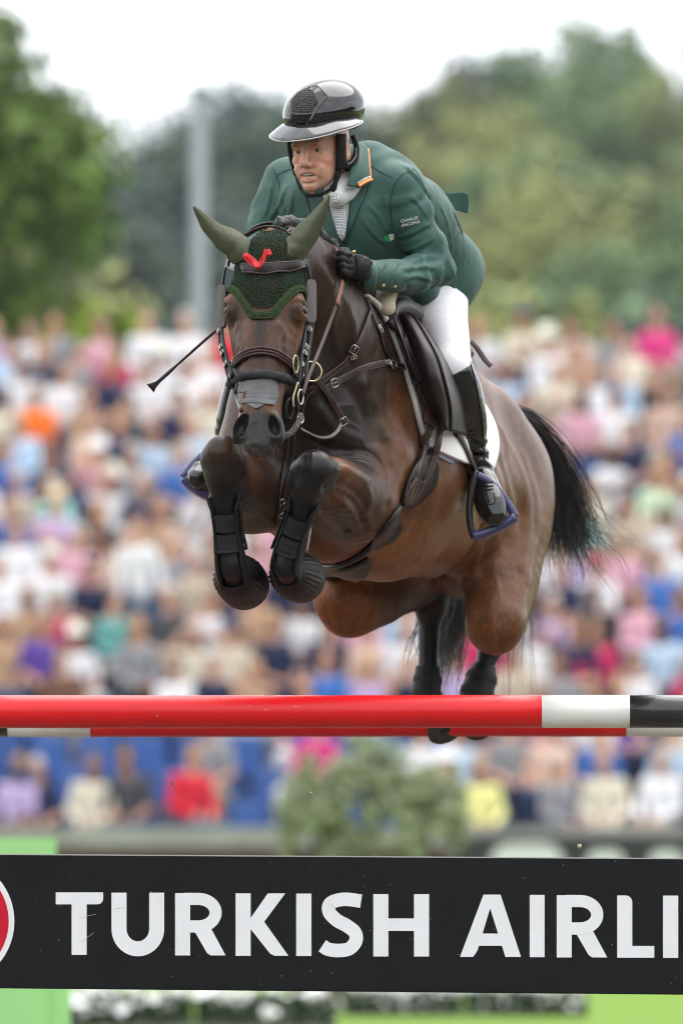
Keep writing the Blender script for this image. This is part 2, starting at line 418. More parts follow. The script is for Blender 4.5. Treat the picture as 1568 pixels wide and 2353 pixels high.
def hillside_wood():
    """the wood goes on beyond both edges of the picture"""
    cm = [crown_mesh('far_crown_%d' % i, 40, .42, np.array((3.4, 3.4, 3.2)), 60+i, 26) for i in range(2)]; base = [(np.array([v.co[:] for v in c.vertices]), np.array([p.vertices[:] for p in c.polygons])) for c in cm]; VV = []; FF = []; CC = []; n = 0
    for Y in (118, 136, 154, 172, 190, 208, 227, 246, 266, 287, 310):
        half = (Y+22)*784/FPX+7
        for sd_ in (-1, 1):
            for x in np.arange(half, half+26, 5.0):
                x = sd_*(x+tg.uniform(-1.2, 1.2)); y = Y+tg.uniform(-7, 7); s_ = tg.uniform(.95, 1.3); v, f = base[tg.randint(2)]; VV.append(v*s_+np.array((x, y, hill_z(x, y)+4.6*s_))); FF.append(f+n); n += len(v); CC.append(np.tile(np.array(TONE[tg.randint(5)][0])*tg.uniform(.85, 1.2), (len(v), 1)))
    o = mk('wood', np.concatenate(VV), np.concatenate(FF), mat('wood_foliage', attr='Col', rough=.6, spec=.25, var=.35, vscale=.6), kind='stuff', smooth=False, label='mass of mixed green wood on the hills beyond both edges of the picture', cat='wood'); vcol(o, np.concatenate(CC))
hillside_wood()

# ---------------------------------------------------------------- floodlight pole
lp = empty('light_pole', (W(455, 2000, 74)[0], 74, 0), 'tall grey light pole rising behind the crowd left of the rider', 'light pole')
x0 = W(455, 2000, 74)[0]; zt = W(455, 205, 74)[2]
M['galv'] = mat('galvanised', (.20, .22, .23), .5, .4, .2, var=.1, vscale=2)
v, f = tube([(x0, 74, 0), (x0, 74, zt*.5), (x0, 74, zt)], [.115, .11, .095], n=16); mk('shaft', v, f, M['galv'], lp)
v, f = box((x0, 74, zt+.02), (.30, .3, .06)); mk('cap', v, f, M['galv'], lp, smooth=False)
v, f = box((x0, 74, .1), (.5, .5, .2)); mk('base', v, f, M['galv'], lp, smooth=False)

# ---------------------------------------------------------------- grandstand
ROWS = 16; Y0 = 50.0; DY = .85; Z0 = .97; DZ = .36
stand = empty('grandstand', (0, 57, 0), 'stepped concrete grandstand full of spectators behind the jump', 'grandstand')
M['concrete'] = mat('concrete', (.30, .29, .28), .85, .2, var=.2, vscale=2, bump=.2, bscale=20)
for r in range(ROWS):
    v, f = box((0, Y0+DY*r+.1, (Z0+DZ*r)/2), (22, DY, Z0+DZ*r)); mk('step', v, f, M['concrete'], stand, smooth=False)
v, f = box((6.0, Y0+DY*ROWS+.2, 3.95), (10.2, .25, 7.3)); bw = mk('back_wall', (np.array(v)+np.array((0, 0, -.20))), f, mat('pale_wall', (.55, .54, .52), .8, var=.1, vscale=1), stand, smooth=False)
wall = empty('parapet_wall', (0, 48.6, 0), 'grey concrete parapet in front of the grandstand', 'wall')
v, f = box((0, 48.6, .66), (22, .2, 1.32)); mk('lower_board', v, f, mat('maroon_board', (.10, .035, .035), .6, var=.2, vscale=2), wall, smooth=False)
v, f = box((0, 48.55, 1.42), (22, .34, .2)); mk('coping', v, f, M['concrete'], wall, smooth=False)
ban = empty('banner', (4.0, 48.3, 0), 'black advertising banner with big white letters at the right foot of the stand', 'banner')
v, f = box((4.45, 48.33, .73), (6.6, .04, 1.40)); mk('cloth', v, f, mat('banner_black', (.014, .015, .017), .5, var=.1, vscale=4), ban, smooth=False)
M['banwhite'] = mat('banner_white', (.62, .62, .62), .6)
for px, w, y0_, h in ((1210, .72, 1938, .6), (1390, .38, 1953, .5), (1530, .34, 1953, .5)):
    c = W(px, y0_, 48.28); P = []
    for i in range(24):
        a = 2*math.pi*i/24; P.append((c[0]+w/2*abs(math.cos(a))**.5*np.sign(math.cos(a)), 48.296, c[2]-h/2+h/2*abs(math.sin(a))**.6*np.sign(math.sin(a))))
    v = np.array(P+[(p[0], 48.306, p[2]) for p in P]); n = 24; mk('letter', v, [tuple(range(n))]+[(i, n+i, n+(i+1) % n, (i+1) % n) for i in range(n)], M['banwhite'], ban, smooth=False)
# seats
M['seatblue'] = mat('blue_plastic', (.018, .085, .30), .4, .4, var=.12, vscale=2)
def seat_meshes():
    V = []; Fc = []; nu, nv = 7, 7
    for t_ in (0, 1):
        for j in range(nv):
            z = .42+j/(nv-1)*.38; 
            for i in range(nu):
                u = i/(nu-1)*2-1; V.append((u*.21*(1-.1*(j/(nv-1))**3), .20+.04*j/(nv-1)-.05*u*u-t_*.02, z))
    K = nu*nv
    for j in range(nv-1):
        for i in range(nu-1): a = j*nu+i; Fc.append((a, a+nu, a+nu+1, a+1)); Fc.append((K+a, K+a+1, K+a+nu+1, K+a+nu))
    edge = [i for i in range(nu)]+[j*nu+nu-1 for j in range(1, nv)]+[(nv-1)*nu+i for i in range(nu-2, -1, -1)]+[j*nu for j in range(nv-2, 0, -1)]
    for q in range(len(edge)): a, b = edge[q], edge[(q+1) % len(edge)]; Fc.append((a, b, K+b, K+a))
    bm = (V, Fc); v, f = box((0, 0, .42), (.42, .40, .035)); v2, f2 = box((0, .12, .2), (.05, .06, .40)); return bm, merge((v, f), (v2, f2))
(sv, sf), (pv, pf) = seat_meshes()
def med(name, v, f, m, smooth=True):
    me = bpy.data.meshes.new(name); me.from_pydata(np.asarray(v).tolist(), [], [tuple(map(int, q)) for q in f]); me.polygons.foreach_set('use_smooth', [smooth]*len(me.polygons)); me.materials.append(m); me.update(); return me
SB = med('seat_back', sv, sf, M['seatblue']); SP = med('seat_pan', pv, pf, M['seatblue'], False)
def link(name, me, parent, col=None):
    o = bpy.data.objects.new(name, me); COL.objects.link(o); o.parent = parent
    if col is not None: o.color = (*col, 1)
    return o

# ---------------------------------------------------------------- spectators
M['cl'] = mat('clothing', objcol=True, rough=.8, spec=.2, var=.12, vscale=6); M['sk'] = mat('spectator_skin', objcol=True, rough=.55, spec=.3); M['hr'] = mat('spectator_hair', objcol=True, rough=.6, spec=.3)
def figure(pose, g=.022, raw=False):
    st = pose.startswith('stand'); H_ = .03; out = {}
    if st: hip, sh, hd_, kn, an = .95, 1.42, 1.66, [(-.10, -.03, .52), (.10, -.03, .52)], [(-.10, .02, .09), (.10, .02, .09)]; y0 = .0; sy = 0.0
    else: hip, sh, hd_, kn, an = .50, 1.00, 1.25, [(-.11, -.40, .52), (.11, -.40, .52)], [(-.11, -.40, .10), (.11, -.40, .10)]; y0 = .06; sy = .06
    lean = -.14 if 'lean' in pose else 0.0
    S = [(-.165, sy+lean, sh), (.165, sy+lean, sh)]; E = [(-.225, sy+lean-.06, sh-.27), (.225, sy+lean-.06, sh-.27)]
    if 'clap' in pose: Hh = [(-.05, sy+lean-.36, sh-.12), (.05, sy+lean-.36, sh-.12)]
    elif 'phone' in pose: Hh = [(-.06, sy+lean-.30, sh+.16), (.06, sy+lean-.30, sh+.16)]; E = [(-.22, sy-.2, sh-.16), (.22, sy-.2, sh-.16)]
    elif 'shade' in pose: Hh = [(-.10, sy-.15, hd_+.06), (.08, sy-.32, hip+.12)]; E = [(-.30, sy-.1, sh+.02), (.25, sy-.06, sh-.27)]
    elif st: Hh = [(-.24, -.10, hip-.02), (.24, -.10, hip-.02)]
    else: Hh = [(-.07, sy+lean-.33, hip+.12), (.07, sy+lean-.33, hip+.12)]
    lo, hi = (-.45, -.62, -.05), (.45, .35, hd_+.3); hc_ = np.array((0, sy+lean*1.3-.03, hd_))
    F = Field(lo, hi, g)   # skin: one continuous body
    F.ell(hc_, (.074, .094, .118), None, .02); F.ell(hc_+np.array((0, -.085, -.015)), (.016, .022, .022), None, .015); F.cap(hc_+np.array((0, .02, -.06)), (0, sy+lean, sh+.02), .055, .06, .03)
    F.cap((0, sy+lean, sh-.03), (0, y0, hip), .085, .09, .03)
    for k in (0, 1):
        F.cap(S[k], E[k], .05, .042, .03); F.cap(E[k], Hh[k], .041, .032, .02); F.ell(Hh[k], (.042, .042, .05), None, .02); F.cap((np.sign(S[k][0])*.09, y0, hip), kn[k], .07, .055, .03); F.cap(kn[k], an[k], .05, .04, .02)
    out['body'] = F.mesh()
    F = Field(lo, hi, g); F.chain([((0, y0, hip-.02), .122, 1.15), ((0, (y0*1.5+sy+lean)/2.5, (hip+sh)/2), .116, 1.15), ((0, sy+lean, sh-.06), .112, 1.3)], .03, (1, 0, 0)); F.cap(S[0], S[1], .060, .060, .04)
    for k in (0, 1): 
        F.cap(S[k], E[k], .060, .050, .015)
        if 'long' in pose: F.cap(E[k], np.array(E[k])*.15+np.array(Hh[k])*.85, .055, .046, .02)
    F.cap(hc_+np.array((0, -.04, -.11)), hc_+np.array((0, -.10, -.22)), .04, .03, .02, sub=True)
    out['shirt'] = F.mesh()
    F = Field(lo, hi, g)
    for k in (0, 1): F.cap((np.sign(S[k][0])*.085, y0, hip), kn[k], .102, .080, .04); F.cap(kn[k], an[k], .078, .062, .03)
    F.ell((0, y0+.02, hip), (.165, .13, .12), None, .04); out['trousers'] = F.mesh()
    F = Field(lo, hi, g)
    for k in (0, 1): F.cap(np.array(an[k])+np.array((0, .02, -.04)), np.array(an[k])+np.array((0, -.14, -.055)), .05, .04, .02)
    out['shoes'] = F.mesh()
    F = Field(lo, hi, g*.82); F.ell(hc_+np.array((0, .018, .03)), (.084, .098, .105), None, .02); F.ell(hc_+np.array((0, -.085, -.045)), (.062, .075, .085), None, .015, True); out['hair'] = F.mesh()
    F = Field(lo, hi, g*.82); F.ell(hc_+np.array((0, .022, .028)), (.090, .102, .110), None, .02); F.ell(hc_+np.array((0, .055, -.12)), (.095, .06, .15), None, .03); F.ell(hc_+np.array((0, -.09, -.06)), (.060, .080, .10), None, .015, True); out['long_hair'] = F.mesh()
    F = Field(lo, hi, g*.82); F.ell(hc_+np.array((0, .005, .065)), (.090, .105, .085), None, .01); F.cap(hc_+np.array((0, -.09, .055)), hc_+np.array((0, -.15, .045)), .055, .045, .01, (0, 0, 1), .3); out['cap'] = F.mesh()
    P = []; n = 24
    prof = [(.0, .175), (.06, .172), (.088, .13), (.094, .055), (.125, .042), (.17, .034), (.172, .028), (.12, .034), (.09, .040), (.05, .045)]
    V = []; Fc = []
    for r_, z in prof:
        for i in range(n): a = 2*math.pi*i/n; V.append(hc_+np.array((math.cos(a)*max(r_, .002), math.sin(a)*max(r_, .002)*1.1, z)))
    Fc = [(j*n+i, j*n+(i+1) % n, (j+1)*n+(i+1) % n, (j+1)*n+i) for j in range(len(prof)-1) for i in range(n)]; out['sun_hat'] = (np.array(V), Fc)
    if raw: return out
    return {k: med(pose+'_'+k, v, f, M['sk'] if k == 'body' else (M['hr'] if 'hair' in k else M['cl'])) for k, (v, f) in out.items()}
POSES = ['sit', 'sit_long', 'sit_clap', 'sit_lean_long', 'sit_phone', 'sit_shade', 'stand', 'stand_long']
FIG = {p: figure(p) for p in POSES}
# what the photograph shows: x, y of the chest, shirt colour, hat/hair, pose
CN = {'white': (.72, .72, .74), 'cream': (.66, .60, .48), 'pale blue': (.42, .54, .68), 'blue': (.05, .14, .42), 'navy': (.015, .02, .06), 'black': (.014, .014, .016), 'grey': (.26, .26, .28), 'pink': (.62, .34, .42), 'hot pink': (.60, .04, .20), 'red': (.62, .02, .04), 'crimson': (.45, .02, .09), 'orange': (.85, .17, .02), 'mint': (.36, .70, .64), 'teal': (.12, .34, .32), 'lilac': (.46, .36, .58), 'purple': (.12, .06, .34), 'brown': (.14, .07, .045), 'tan': (.42, .27, .17), 'peach': (.60, .42, .34), 'beige': (.50, .42, .32), 'light green': (.50, .62, .44), 'yellow': (.78, .76, .30), 'salmon': (.50, .22, .18), 'dark grey': (.06, .06, .07)}
SEEN = [(70, 690, 'dark grey', 'cap', 'sit'), (80, 800, 'white', 'hair', 'sit'), (-5, 770, 'lilac', 'hair', 'sit'), (240, 770, 'pink', 'hair', 'sit'), (250, 830, 'crimson', 'long_hair', 'sit'), (340, 800, 'white', 'hair', 'sit_long'), (420, 810, 'white', 'hair', 'sit'), (500, 820, 'red', 'long_hair', 'sit'), (60, 975, 'orange', 'hair', 'sit'), (50, 880, 'white', 'hair', 'sit_long'), (160, 870, 'grey', 'hair', 'sit'), (150, 960, 'white', 'hair', 'sit'), (330, 850, 'white', 'sun_hat', 'sit'), (270, 1000, 'dark grey', 'hair', 'sit_long'), (200, 940, 'tan', 'hair', 'sit'), (430, 900, 'white', 'hair', 'sit_clap'), (390, 980, 'navy', 'hair', 'sit'), (460, 960, 'cream', 'long_hair', 'sit'), (50, 1060, 'pale blue', 'hair', 'sit_long'), (130, 1160, 'mint', 'hair', 'sit'), (20, 1150, 'beige', 'hair', 'sit'), (260, 1110, 'grey', 'hair', 'sit_long'), (200, 1060, 'peach', 'hair', 'sit'), (430, 1100, 'blue', 'hair', 'sit'), (350, 1150, 'navy', 'hair', 'sit'), (330, 1090, 'pale blue', 'long_hair', 'sit'), (290, 1230, 'white', 'cap', 'sit'), (450, 1190, 'white', 'sun_hat', 'sit'), (380, 1210, 'tan', 'hair', 'sit'), (40, 1300, 'white', 'hair', 'sit_long'), (120, 1370, 'white', 'cap', 'sit'), (170, 1290, 'pink', 'long_hair', 'sit'), (340, 1330, 'white', 'hair', 'stand_long'), (290, 1330, 'peach', 'hair', 'sit'), (440, 1340, 'beige', 'hair', 'sit'), (130, 1420, 'crimson', 'hair', 'sit'), (200, 1400, 'navy', 'hair', 'sit'), (260, 1480, 'teal', 'hair', 'sit_long'), (170, 1480, 'white', 'sun_hat', 'sit'), (90, 1545, 'purple', 'hair', 'sit'), (20, 1520, 'tan', 'hair', 'sit'), (150, 1560, 'brown', 'hair', 'sit'), (500, 1500, 'cream', 'sun_hat', 'sit'), (480, 1560, 'navy', 'hair', 'sit'), (420, 1560, 'white', 'hair', 'sit'), (560, 1560, 'tan', 'hair', 'sit'), (640, 1530, 'navy', 'hair', 'sit'), (720, 1530, 'navy', 'long_hair', 'sit'), (760, 1560, 'blue', 'hair', 'sit'), (660, 1420, 'white', 'sun_hat', 'sit'), (850, 1560, 'lilac', 'long_hair', 'sit'), (860, 1480, 'peach', 'hair', 'sit'), (590, 1330, 'pink', 'hair', 'sit'), (600, 1430, 'tan', 'hair', 'sit'), (920, 1500, 'white', 'hair', 'sit'), (1200, 790, 'cream', 'cap', 'sit_long'), (1330, 740, 'peach', 'long_hair', 'sit'), (1340, 830, 'tan', 'hair', 'sit'), (1530, 770, 'hot pink', 'long_hair', 'sit'), (1430, 800, 'grey', 'hair', 'sit'), (1280, 900, 'cream', 'hair', 'sit_clap'), (1200, 890, 'navy', 'hair', 'sit'), (1230, 940, 'blue', 'long_hair', 'sit'), (1150, 900, 'pale blue', 'hair', 'sit'), (1420, 900, 'pale blue', 'hair', 'sit_long'), (1480, 920, 'black', 'hair', 'sit'), (1400, 1010, 'white', 'cap', 'sit'), (1320, 980, 'pink', 'long_hair', 'sit'), (1250, 1010, 'salmon', 'hair', 'sit'), (1440, 1060, 'navy', 'hair', 'sit'), (1520, 1010, 'peach', 'hair', 'sit'), (1510, 1140, 'light green', 'hair', 'sit'), (1380, 1110, 'white', 'hair', 'sit_clap'), (1300, 1130, 'white', 'cap', 'sit'), (1440, 1200, 'beige', 'hair', 'sit'), (1370, 1160, 'cream', 'long_hair', 'sit'), (1310, 1250, 'mint', 'hair', 'sit'), (1500, 1250, 'white', 'hair', 'sit'), (1350, 1345, 'white', 'red_cap', 'sit'), (1290, 1340, 'navy', 'hair', 'sit'), (1430, 1320, 'pink', 'hair', 'sit'), (1550, 1380, 'blue', 'hair', 'sit'), (1390, 1440, 'black', 'hair', 'sit'), (1380, 1500, 'crimson', 'long_hair', 'sit'), (1500, 1450, 'pink', 'hair', 'sit_long'), (1260, 1400, 'lilac', 'hair', 'sit'), (1250, 1490, 'white', 'cap', 'sit'), (1180, 1540, 'beige', 'hair', 'sit'), (1450, 1540, 'white', 'hair', 'sit'), (1530, 1560, 'pale blue', 'hair', 'sit'), (1300, 1560, 'grey', 'hair', 'sit'),
        (95, 1790, 'navy', 'hair', 'sit'), (190, 1830, 'cream', 'hair', 'sit_long'), (40, 1860, 'lilac', 'hair', 'sit'), (305, 1800, 'dark grey', 'long_hair', 'sit'), (425, 1830, 'red', 'hair', 'sit_long'), (510, 1740, 'grey', 'hair', 'sit'), (690, 1730, 'hot pink', 'hair', 'sit'), (1110, 1860, 'yellow', 'hair', 'sit_long'), (1180, 1790, 'grey', 'hair', 'sit'), (1300, 1790, 'grey', 'hair', 'sit_long'), (1400, 1820, 'cream', 'hair', 'sit_long'), (1500, 1800, 'white', 'hair', 'sit_long'), (1550, 1760, 'pale blue', 'hair', 'sit'), (1040, 1740, 'pale blue', 'hair', 'sit'), (1110, 1740, 'navy', 'hair', 'sit'), (960, 1740, 'white', 'hair', 'sit'), (1230, 1730, 'peach', 'hair', 'sit'), (1370, 1720, 'blue', 'hair', 'sit'), (1440, 1730, 'purple', 'hair', 'sit')]
pg = np.random.RandomState(31)
SKIN = [((.52, .27, .18), .6), ((.58, .33, .24), .25), ((.36, .18, .11), .1), ((.16, .075, .045), .05)]
HAIRC = [((.03, .018, .012), 'dark hair'), ((.09, .05, .025), 'brown hair'), ((.30, .19, .08), 'fair hair'), ((.40, .38, .36), 'grey hair'), ((.012, .010, .010), 'black hair')]
spots = []
for r in range(ROWS):
    Y = Y0+DY*r; half = (Y+22)*784/FPX+.5; n = int(2*half/.50); off = .25*(r % 2)
    for k in range(n):
        x = -half+.50*k+off; spots.append([x, Y, Z0+DZ*r, r, k])
def proj(p):
    d = np.asarray(p)-CAM; return 784+FPX*(d@_rt)/(d@_fw), 1176-FPX*(d@_up)/(d@_fw)
asg = {}
for s in SEEN:
    best = None
    for i, (x, Y, z, r, k) in enumerate(spots):
        if i in asg: continue
        px, py = proj((x, Y, z+(.90 if s[4].startswith('sit') else 1.25))); d = math.hypot((px-s[0]), (py-s[1])*1.3)
        if best is None or d < best[0]: best = (d, i, px)
    if best[0] < 120: asg[best[1]] = s; spots[best[1]][0] += (s[0]-best[2])*(spots[best[1]][1]+22)/FPX*.7
PAL = ['white', 'white', 'white', 'white', 'white', 'cream', 'cream', 'pale blue', 'pale blue', 'navy', 'navy', 'navy', 'blue', 'blue', 'pink', 'grey', 'grey', 'lilac', 'tan', 'black', 'black', 'crimson', 'brown', 'dark grey', 'teal']
ORD = ['front', 'second', 'third', 'fourth', 'fifth', 'sixth', 'seventh', 'eighth', 'ninth', 'tenth', 'eleventh', 'twelfth', 'thirteenth', 'fourteenth', 'fifteenth', 'top']
HATN = {'cap': 'a cap', 'sun_hat': 'a sun hat', 'red_cap': 'a red cap'}
for i, (x, Y, z, r, k) in enumerate(spots):
    s = asg.get(i); px, py = proj((x, Y, z+.9))
    loc = (x, Y, z)
    t = empty('stadium_seat', (x, Y, z), 'blue plastic stadium seat in the grandstand', 'seat', 'blue plastic seats of the grandstand'); link('backrest', SB, t); link('seat_pan', SP, t)
    if s is None:
        if r <= 2 and px < 1010 and pg.rand() < (.97 if r < 2 else .9): continue
        if r == 3 and px < 640 and pg.rand() < .75: continue
        if r == ROWS-1 and pg.rand() < .45: continue
        if pg.rand() < .05: continue
        cn = PAL[pg.randint(len(PAL))]; hat = pg.choice(['hair', 'long_hair', 'cap', 'sun_hat'], p=[.50, .26, .13, .11]); pose = pg.choice(['sit', 'sit_long', 'sit_clap', 'sit_lean_long', 'sit_phone', 'sit_shade'], p=[.34, .24, .14, .16, .06, .06])
    else: _, _, cn, hat, pose = s
    sk = SKIN[pg.choice(4, p=[q[1] for q in SKIN])][0]; hc2, hn = HAIRC[pg.randint(5)]; col = np.array(CN[cn])*pg.uniform(.9, 1.1)
    tr_ = [(.02, .025, .06), (.05, .09, .17), (.5, .47, .40), (.02, .02, .022), (.62, .62, .62), (.30, .24, .17)][pg.randint(6)]
    lab = '%s person in %s top with %s, %s from left in %s row' % ('standing' if pose.startswith('stand') else 'seated', cn, HATN.get(hat, hn), NTH[k], ORD[r])
    p = empty('person', (x, Y+(-.30 if pose.startswith('stand') else -.02), z), lab, 'person', 'spectators in the grandstand', pg.uniform(-.6, .6)); sc = pg.uniform(.92, 1.06); p.rotation_euler = (0, pg.uniform(-.10, .10), p.rotation_euler[2]); p.location.x += pg.uniform(-.05, .05); p.scale = (sc, sc, sc)
    G = FIG[pose]; link('body', G['body'], p, np.array(sk)*pg.uniform(.85, 1.1)); link('shirt', G['shirt'], p, col); link('trousers', G['trousers'], p, tr_); link('shoes', G['shoes'], p, (.05, .045, .04) if pg.rand() < .6 else (.6, .6, .6))
    if hat == 'red_cap': link('hair', G['hair'], p, hc2); link('hat', G['cap'], p, (.6, .02, .05))
    elif hat in ('cap', 'sun_hat'):
        link('hair', G['hair'], p, hc2); link('hat', G[hat], p, [(.72, .72, .72), (.66, .58, .40), (.03, .04, .1), (.70, .68, .60)][pg.randint(4)] if not (s and cn == 'red') else (.6, .02, .05))
    else: link('hair', G[hat], p, hc2)
# the crowd goes on to both sides of the picture: one mass
def crowd_mass():
    cg_ = np.random.RandomState(77); base = []
    for p_ in ('sit', 'sit_long', 'sit_clap'):
        base.append({k: (np.asarray(v), np.asarray(f)) for k, (v, f) in figure(p_, .05, True).items() if k in ('body', 'shirt', 'trousers', 'hair')})
    VV = []; FF = []; CC = []; n = 0; sv_, sf_ = merge(box((0, .22, .62), (.42, .03, .40)), box((0, 0, .42), (.42, .40, .035)))
    sf_ = np.array(sf_); keys = list(CN)
    for r in range(ROWS):
        Y = Y0+DY*r; half = (Y+22)*784/FPX+.62
        for sd_ in (-1, 1):
            for k in range(11):
                o = np.array((sd_*(half+.5*k)+cg_.uniform(-.06, .06), Y, Z0+DZ*r)); pts = [(sv_, sf_, (.018, .085, .30))]
                if cg_.rand() < .88:
                    B_ = base[cg_.randint(3)]; sk = np.array(SKIN[cg_.choice(3)][0]); cl = np.array(CN[PAL[cg_.randint(len(PAL))]])
                    pts += [(B_['body'][0], B_['body'][1], sk), (B_['shirt'][0], B_['shirt'][1], cl), (B_['trousers'][0], B_['trousers'][1], (.04, .045, .07)), (B_['hair'][0], B_['hair'][1], HAIRC[cg_.randint(5)][0])]
                for v, f, c in pts: VV.append(v+o); FF.append(f+n); CC.append(np.tile(np.array(c), (len(v), 1))); n += len(v)
    o = mk('crowd', np.concatenate(VV), np.concatenate(FF), mat('crowd_cloth', attr='Col', rough=.8, spec=.2), kind='stuff', label='rest of the seated crowd filling the stand beyond both edges of the picture', cat='crowd'); vcol(o, np.concatenate(CC))
crowd_mass()
# ---------------------------------------------------------------- potted shrubs in front of the stand
def shrub(px, ytop, Y, w, lab, seed):
    x = W(px, 1900, Y)[0]; zt = W(px, ytop, Y)[2]; t = empty('potted_shrub', (x, Y, 0), lab, 'shrub', 'olive shrubs in pots before the stand')
    cm = crown_mesh('shrub_leaves', 95, .030, np.array((w/2, w/2, zt*.30)), seed, 48); c = link('crown', cm, t, (.29, .33, .18)); c.location = (0, 0, zt*.70)
    v, f = tube(spline(np.array([(0, 0, .3), (.02, 0, zt*.35), (-.02, .01, zt*.7), (0, 0, zt*.9)]), 4), np.linspace(.035, .01, 13), n=8); link('trunk', med('shrub_trunk', v, f, M['bark']), t)
    v, f = tube([(0, 0, 0), (0, 0, .02), (0, 0, .38), (0, 0, .42)], [.17, .18, .23, .24], n=20); link('pot', med('shrub_pot', v, f, M['maro']), t)
M['maro'] = mat('terracotta', (.16, .09, .06), .8, var=.2, vscale=6)
shrub(725, 1745, 33.0, .62, 'leftmost of the olive green potted shrubs behind the plank', 51); shrub(838, 1690, 33.4, .72, 'tallest olive green potted shrub in the middle behind the plank', 52); shrub(988, 1755, 32.6, .60, 'rightmost of the olive green potted shrubs behind the plank', 53)
# white flower boxes on the turf
M['petal'] = mat('white_petal', (.80, .80, .78), .6, .3); M['boxgreen'] = mat('planter_grey', (.20, .20, .19), .7)
fg = np.random.RandomState(8); 
for bi, (pa, pb, hh) in enumerate(((140, 440, .24), (450, 770, .24), (790, 1060, .20), (1070, 1345, .20))):
    Y = 27.0 if bi < 2 else 31.0; xa, xb = W(pa, 2300, Y)[0], W(pb, 2300, Y)[0]
    t = empty('flower_box', ((xa+xb)/2, Y, 0), 'low planter of white flowers on the turf, %s from the left' % ['first', 'second', 'third', 'fourth'][bi], 'flower box', 'white flower boxes on the turf')
    v, f = box(((xa+xb)/2, Y, .035), (xb-xa, .30, .06)); mk('planter', v, f, M['boxgreen'], t, smooth=False)
    V = []; Fc = []; V2 = []; F2 = []
    for i in range(2200):
        p = np.array((fg.uniform(xa, xb), Y+fg.uniform(-.2, .2), .02+fg.uniform(0, hh*.9))); n_ = nrm(fg.randn(3)+np.array((0, -.3, .6))); a = nrm(np.cross(n_, fg.randn(3))); b = np.cross(n_, a); s_ = .03*fg.uniform(.6, 1.3); q = len(V); V += [p-a*s_, p-b*s_*.5, p+a*s_, p+b*s_*.5]; Fc.append((q, q+1, q+2, q+3))
    for i in range(75 if bi < 2 else 110):
        p = np.array((fg.uniform(xa, xb), Y+fg.uniform(-.22, .2), .04+hh*fg.uniform(.12 if bi > 1 else .3, 1.0))); n_ = nrm(fg.randn(3)*.5+np.array((0, -.8, .6))); a = nrm(np.cross(n_, (0.1, .2, 1))); b = np.cross(n_, a); R_ = fg.uniform(.03, .065) if bi < 2 else fg.uniform(.02, .045); q = len(V2); V2.append(p+n_*.008)
        for j in range(10): an_ = 2*math.pi*j/10; rr = R_*(1 if j % 2 else .72); V2.append(p+a*math.cos(an_)*rr+b*math.sin(an_)*rr)
        F2 += [(q, q+1+j, q+1+(j+1) % 10) for j in range(10)]
    lo_ = mk('leaves', V, Fc, M['leaf'], t, kind='stuff'); lo_.color = (.022, .048, .012, 1)
    mk('blossoms', V2, F2, M['petal'], t, kind='stuff')
# pale green jump wing at the left
M['lime'] = mat('lime_paint', (.33, .66, .24), .5, .3, var=.05, vscale=3)
wg = empty('jump_wing', (W(30, 2200, 12)[0], 12, 0), 'pale green painted jump wing at the left edge behind the black plank', 'jump wing')
xa, xb = W(-240, 2100, 12)[0], W(128, 2100, 12)[0]; zt = W(0, 1926, 12)[2]; zb = .12
v, f = box(((xa+xb)/2, 12, (zt+zb)/2), (xb-xa, .05, zt-zb)); mk('panel', v, f, M['lime'], wg, smooth=False)
for xx in (xa+.05, xb+.03): v, f = box((xx, 12, .30), (.08, .5 if False else .09, .60)); mk('post', v, f, M['lime'], wg, smooth=False); v, f = box((xx, 12, .06), (.09, .7, .10)); mk('foot', v, f, M['lime'], wg, smooth=False)

# ---------------------------------------------------------------- the jump: poles, plank
M['p_red'] = mat('red_paint', (.72, .008, .012), .34, .4, var=.06, vscale=6, bump=.05, bscale=40); M['p_white'] = mat('white_paint', (.80, .80, .76), .3, .5, var=.03, vscale=8, coat=.3); M['p_black'] = mat('black_paint', (.014, .015, .016), .3, .5, var=.15, vscale=8, coat=.3)
def pole(lab, cz, Y, r, red0, red1, tilt=0.0):
    t = empty('jump_pole', (0, Y, cz), lab, 'pole', 'striped poles of the jump'); B = [red0-1.125, red0-.81, red0-.54, red0-.27, red0, red1, red1+.27, red1+.54, red1+.81, red1+1.125]; cs = ['p_red', 'p_white', 'p_black', 'p_white', 'p_red', 'p_white', 'p_black', 'p_white', 'p_red']
    for i in range(9):
        a, b = B[i]+.0004, B[i+1]-.0004; n = 14 if i == 4 else 3
        P = np.array([(x, Y, cz+tilt*x+.0012*math.sin(x*2.1)) for x in np.linspace(a, b, n)]); v, f = tube(P, r, np.tile((0, 0, 1.0), (n, 1)), n=48, cap=True); mk('painted_band', v, f, M[cs[i]], t)
        ms = bpy.data.objects[-1] if False else None
z1 = W(784, 1635, 0)[2]; pole('front jump pole, long red section with a white and black band at right', z1, 0.0, .0505, W(1243, 1635, 0)[0]-1.747, W(1243, 1635, 0)[0], -.0008)
z2 = W(784, 1657.5, 1.4)[2]; pole('rear jump pole, its red section showing just below the front pole', z2, 1.4, .0505, W(208, 1657, 1.4)[0], W(1437, 1657, 1.4)[0], -.0009)
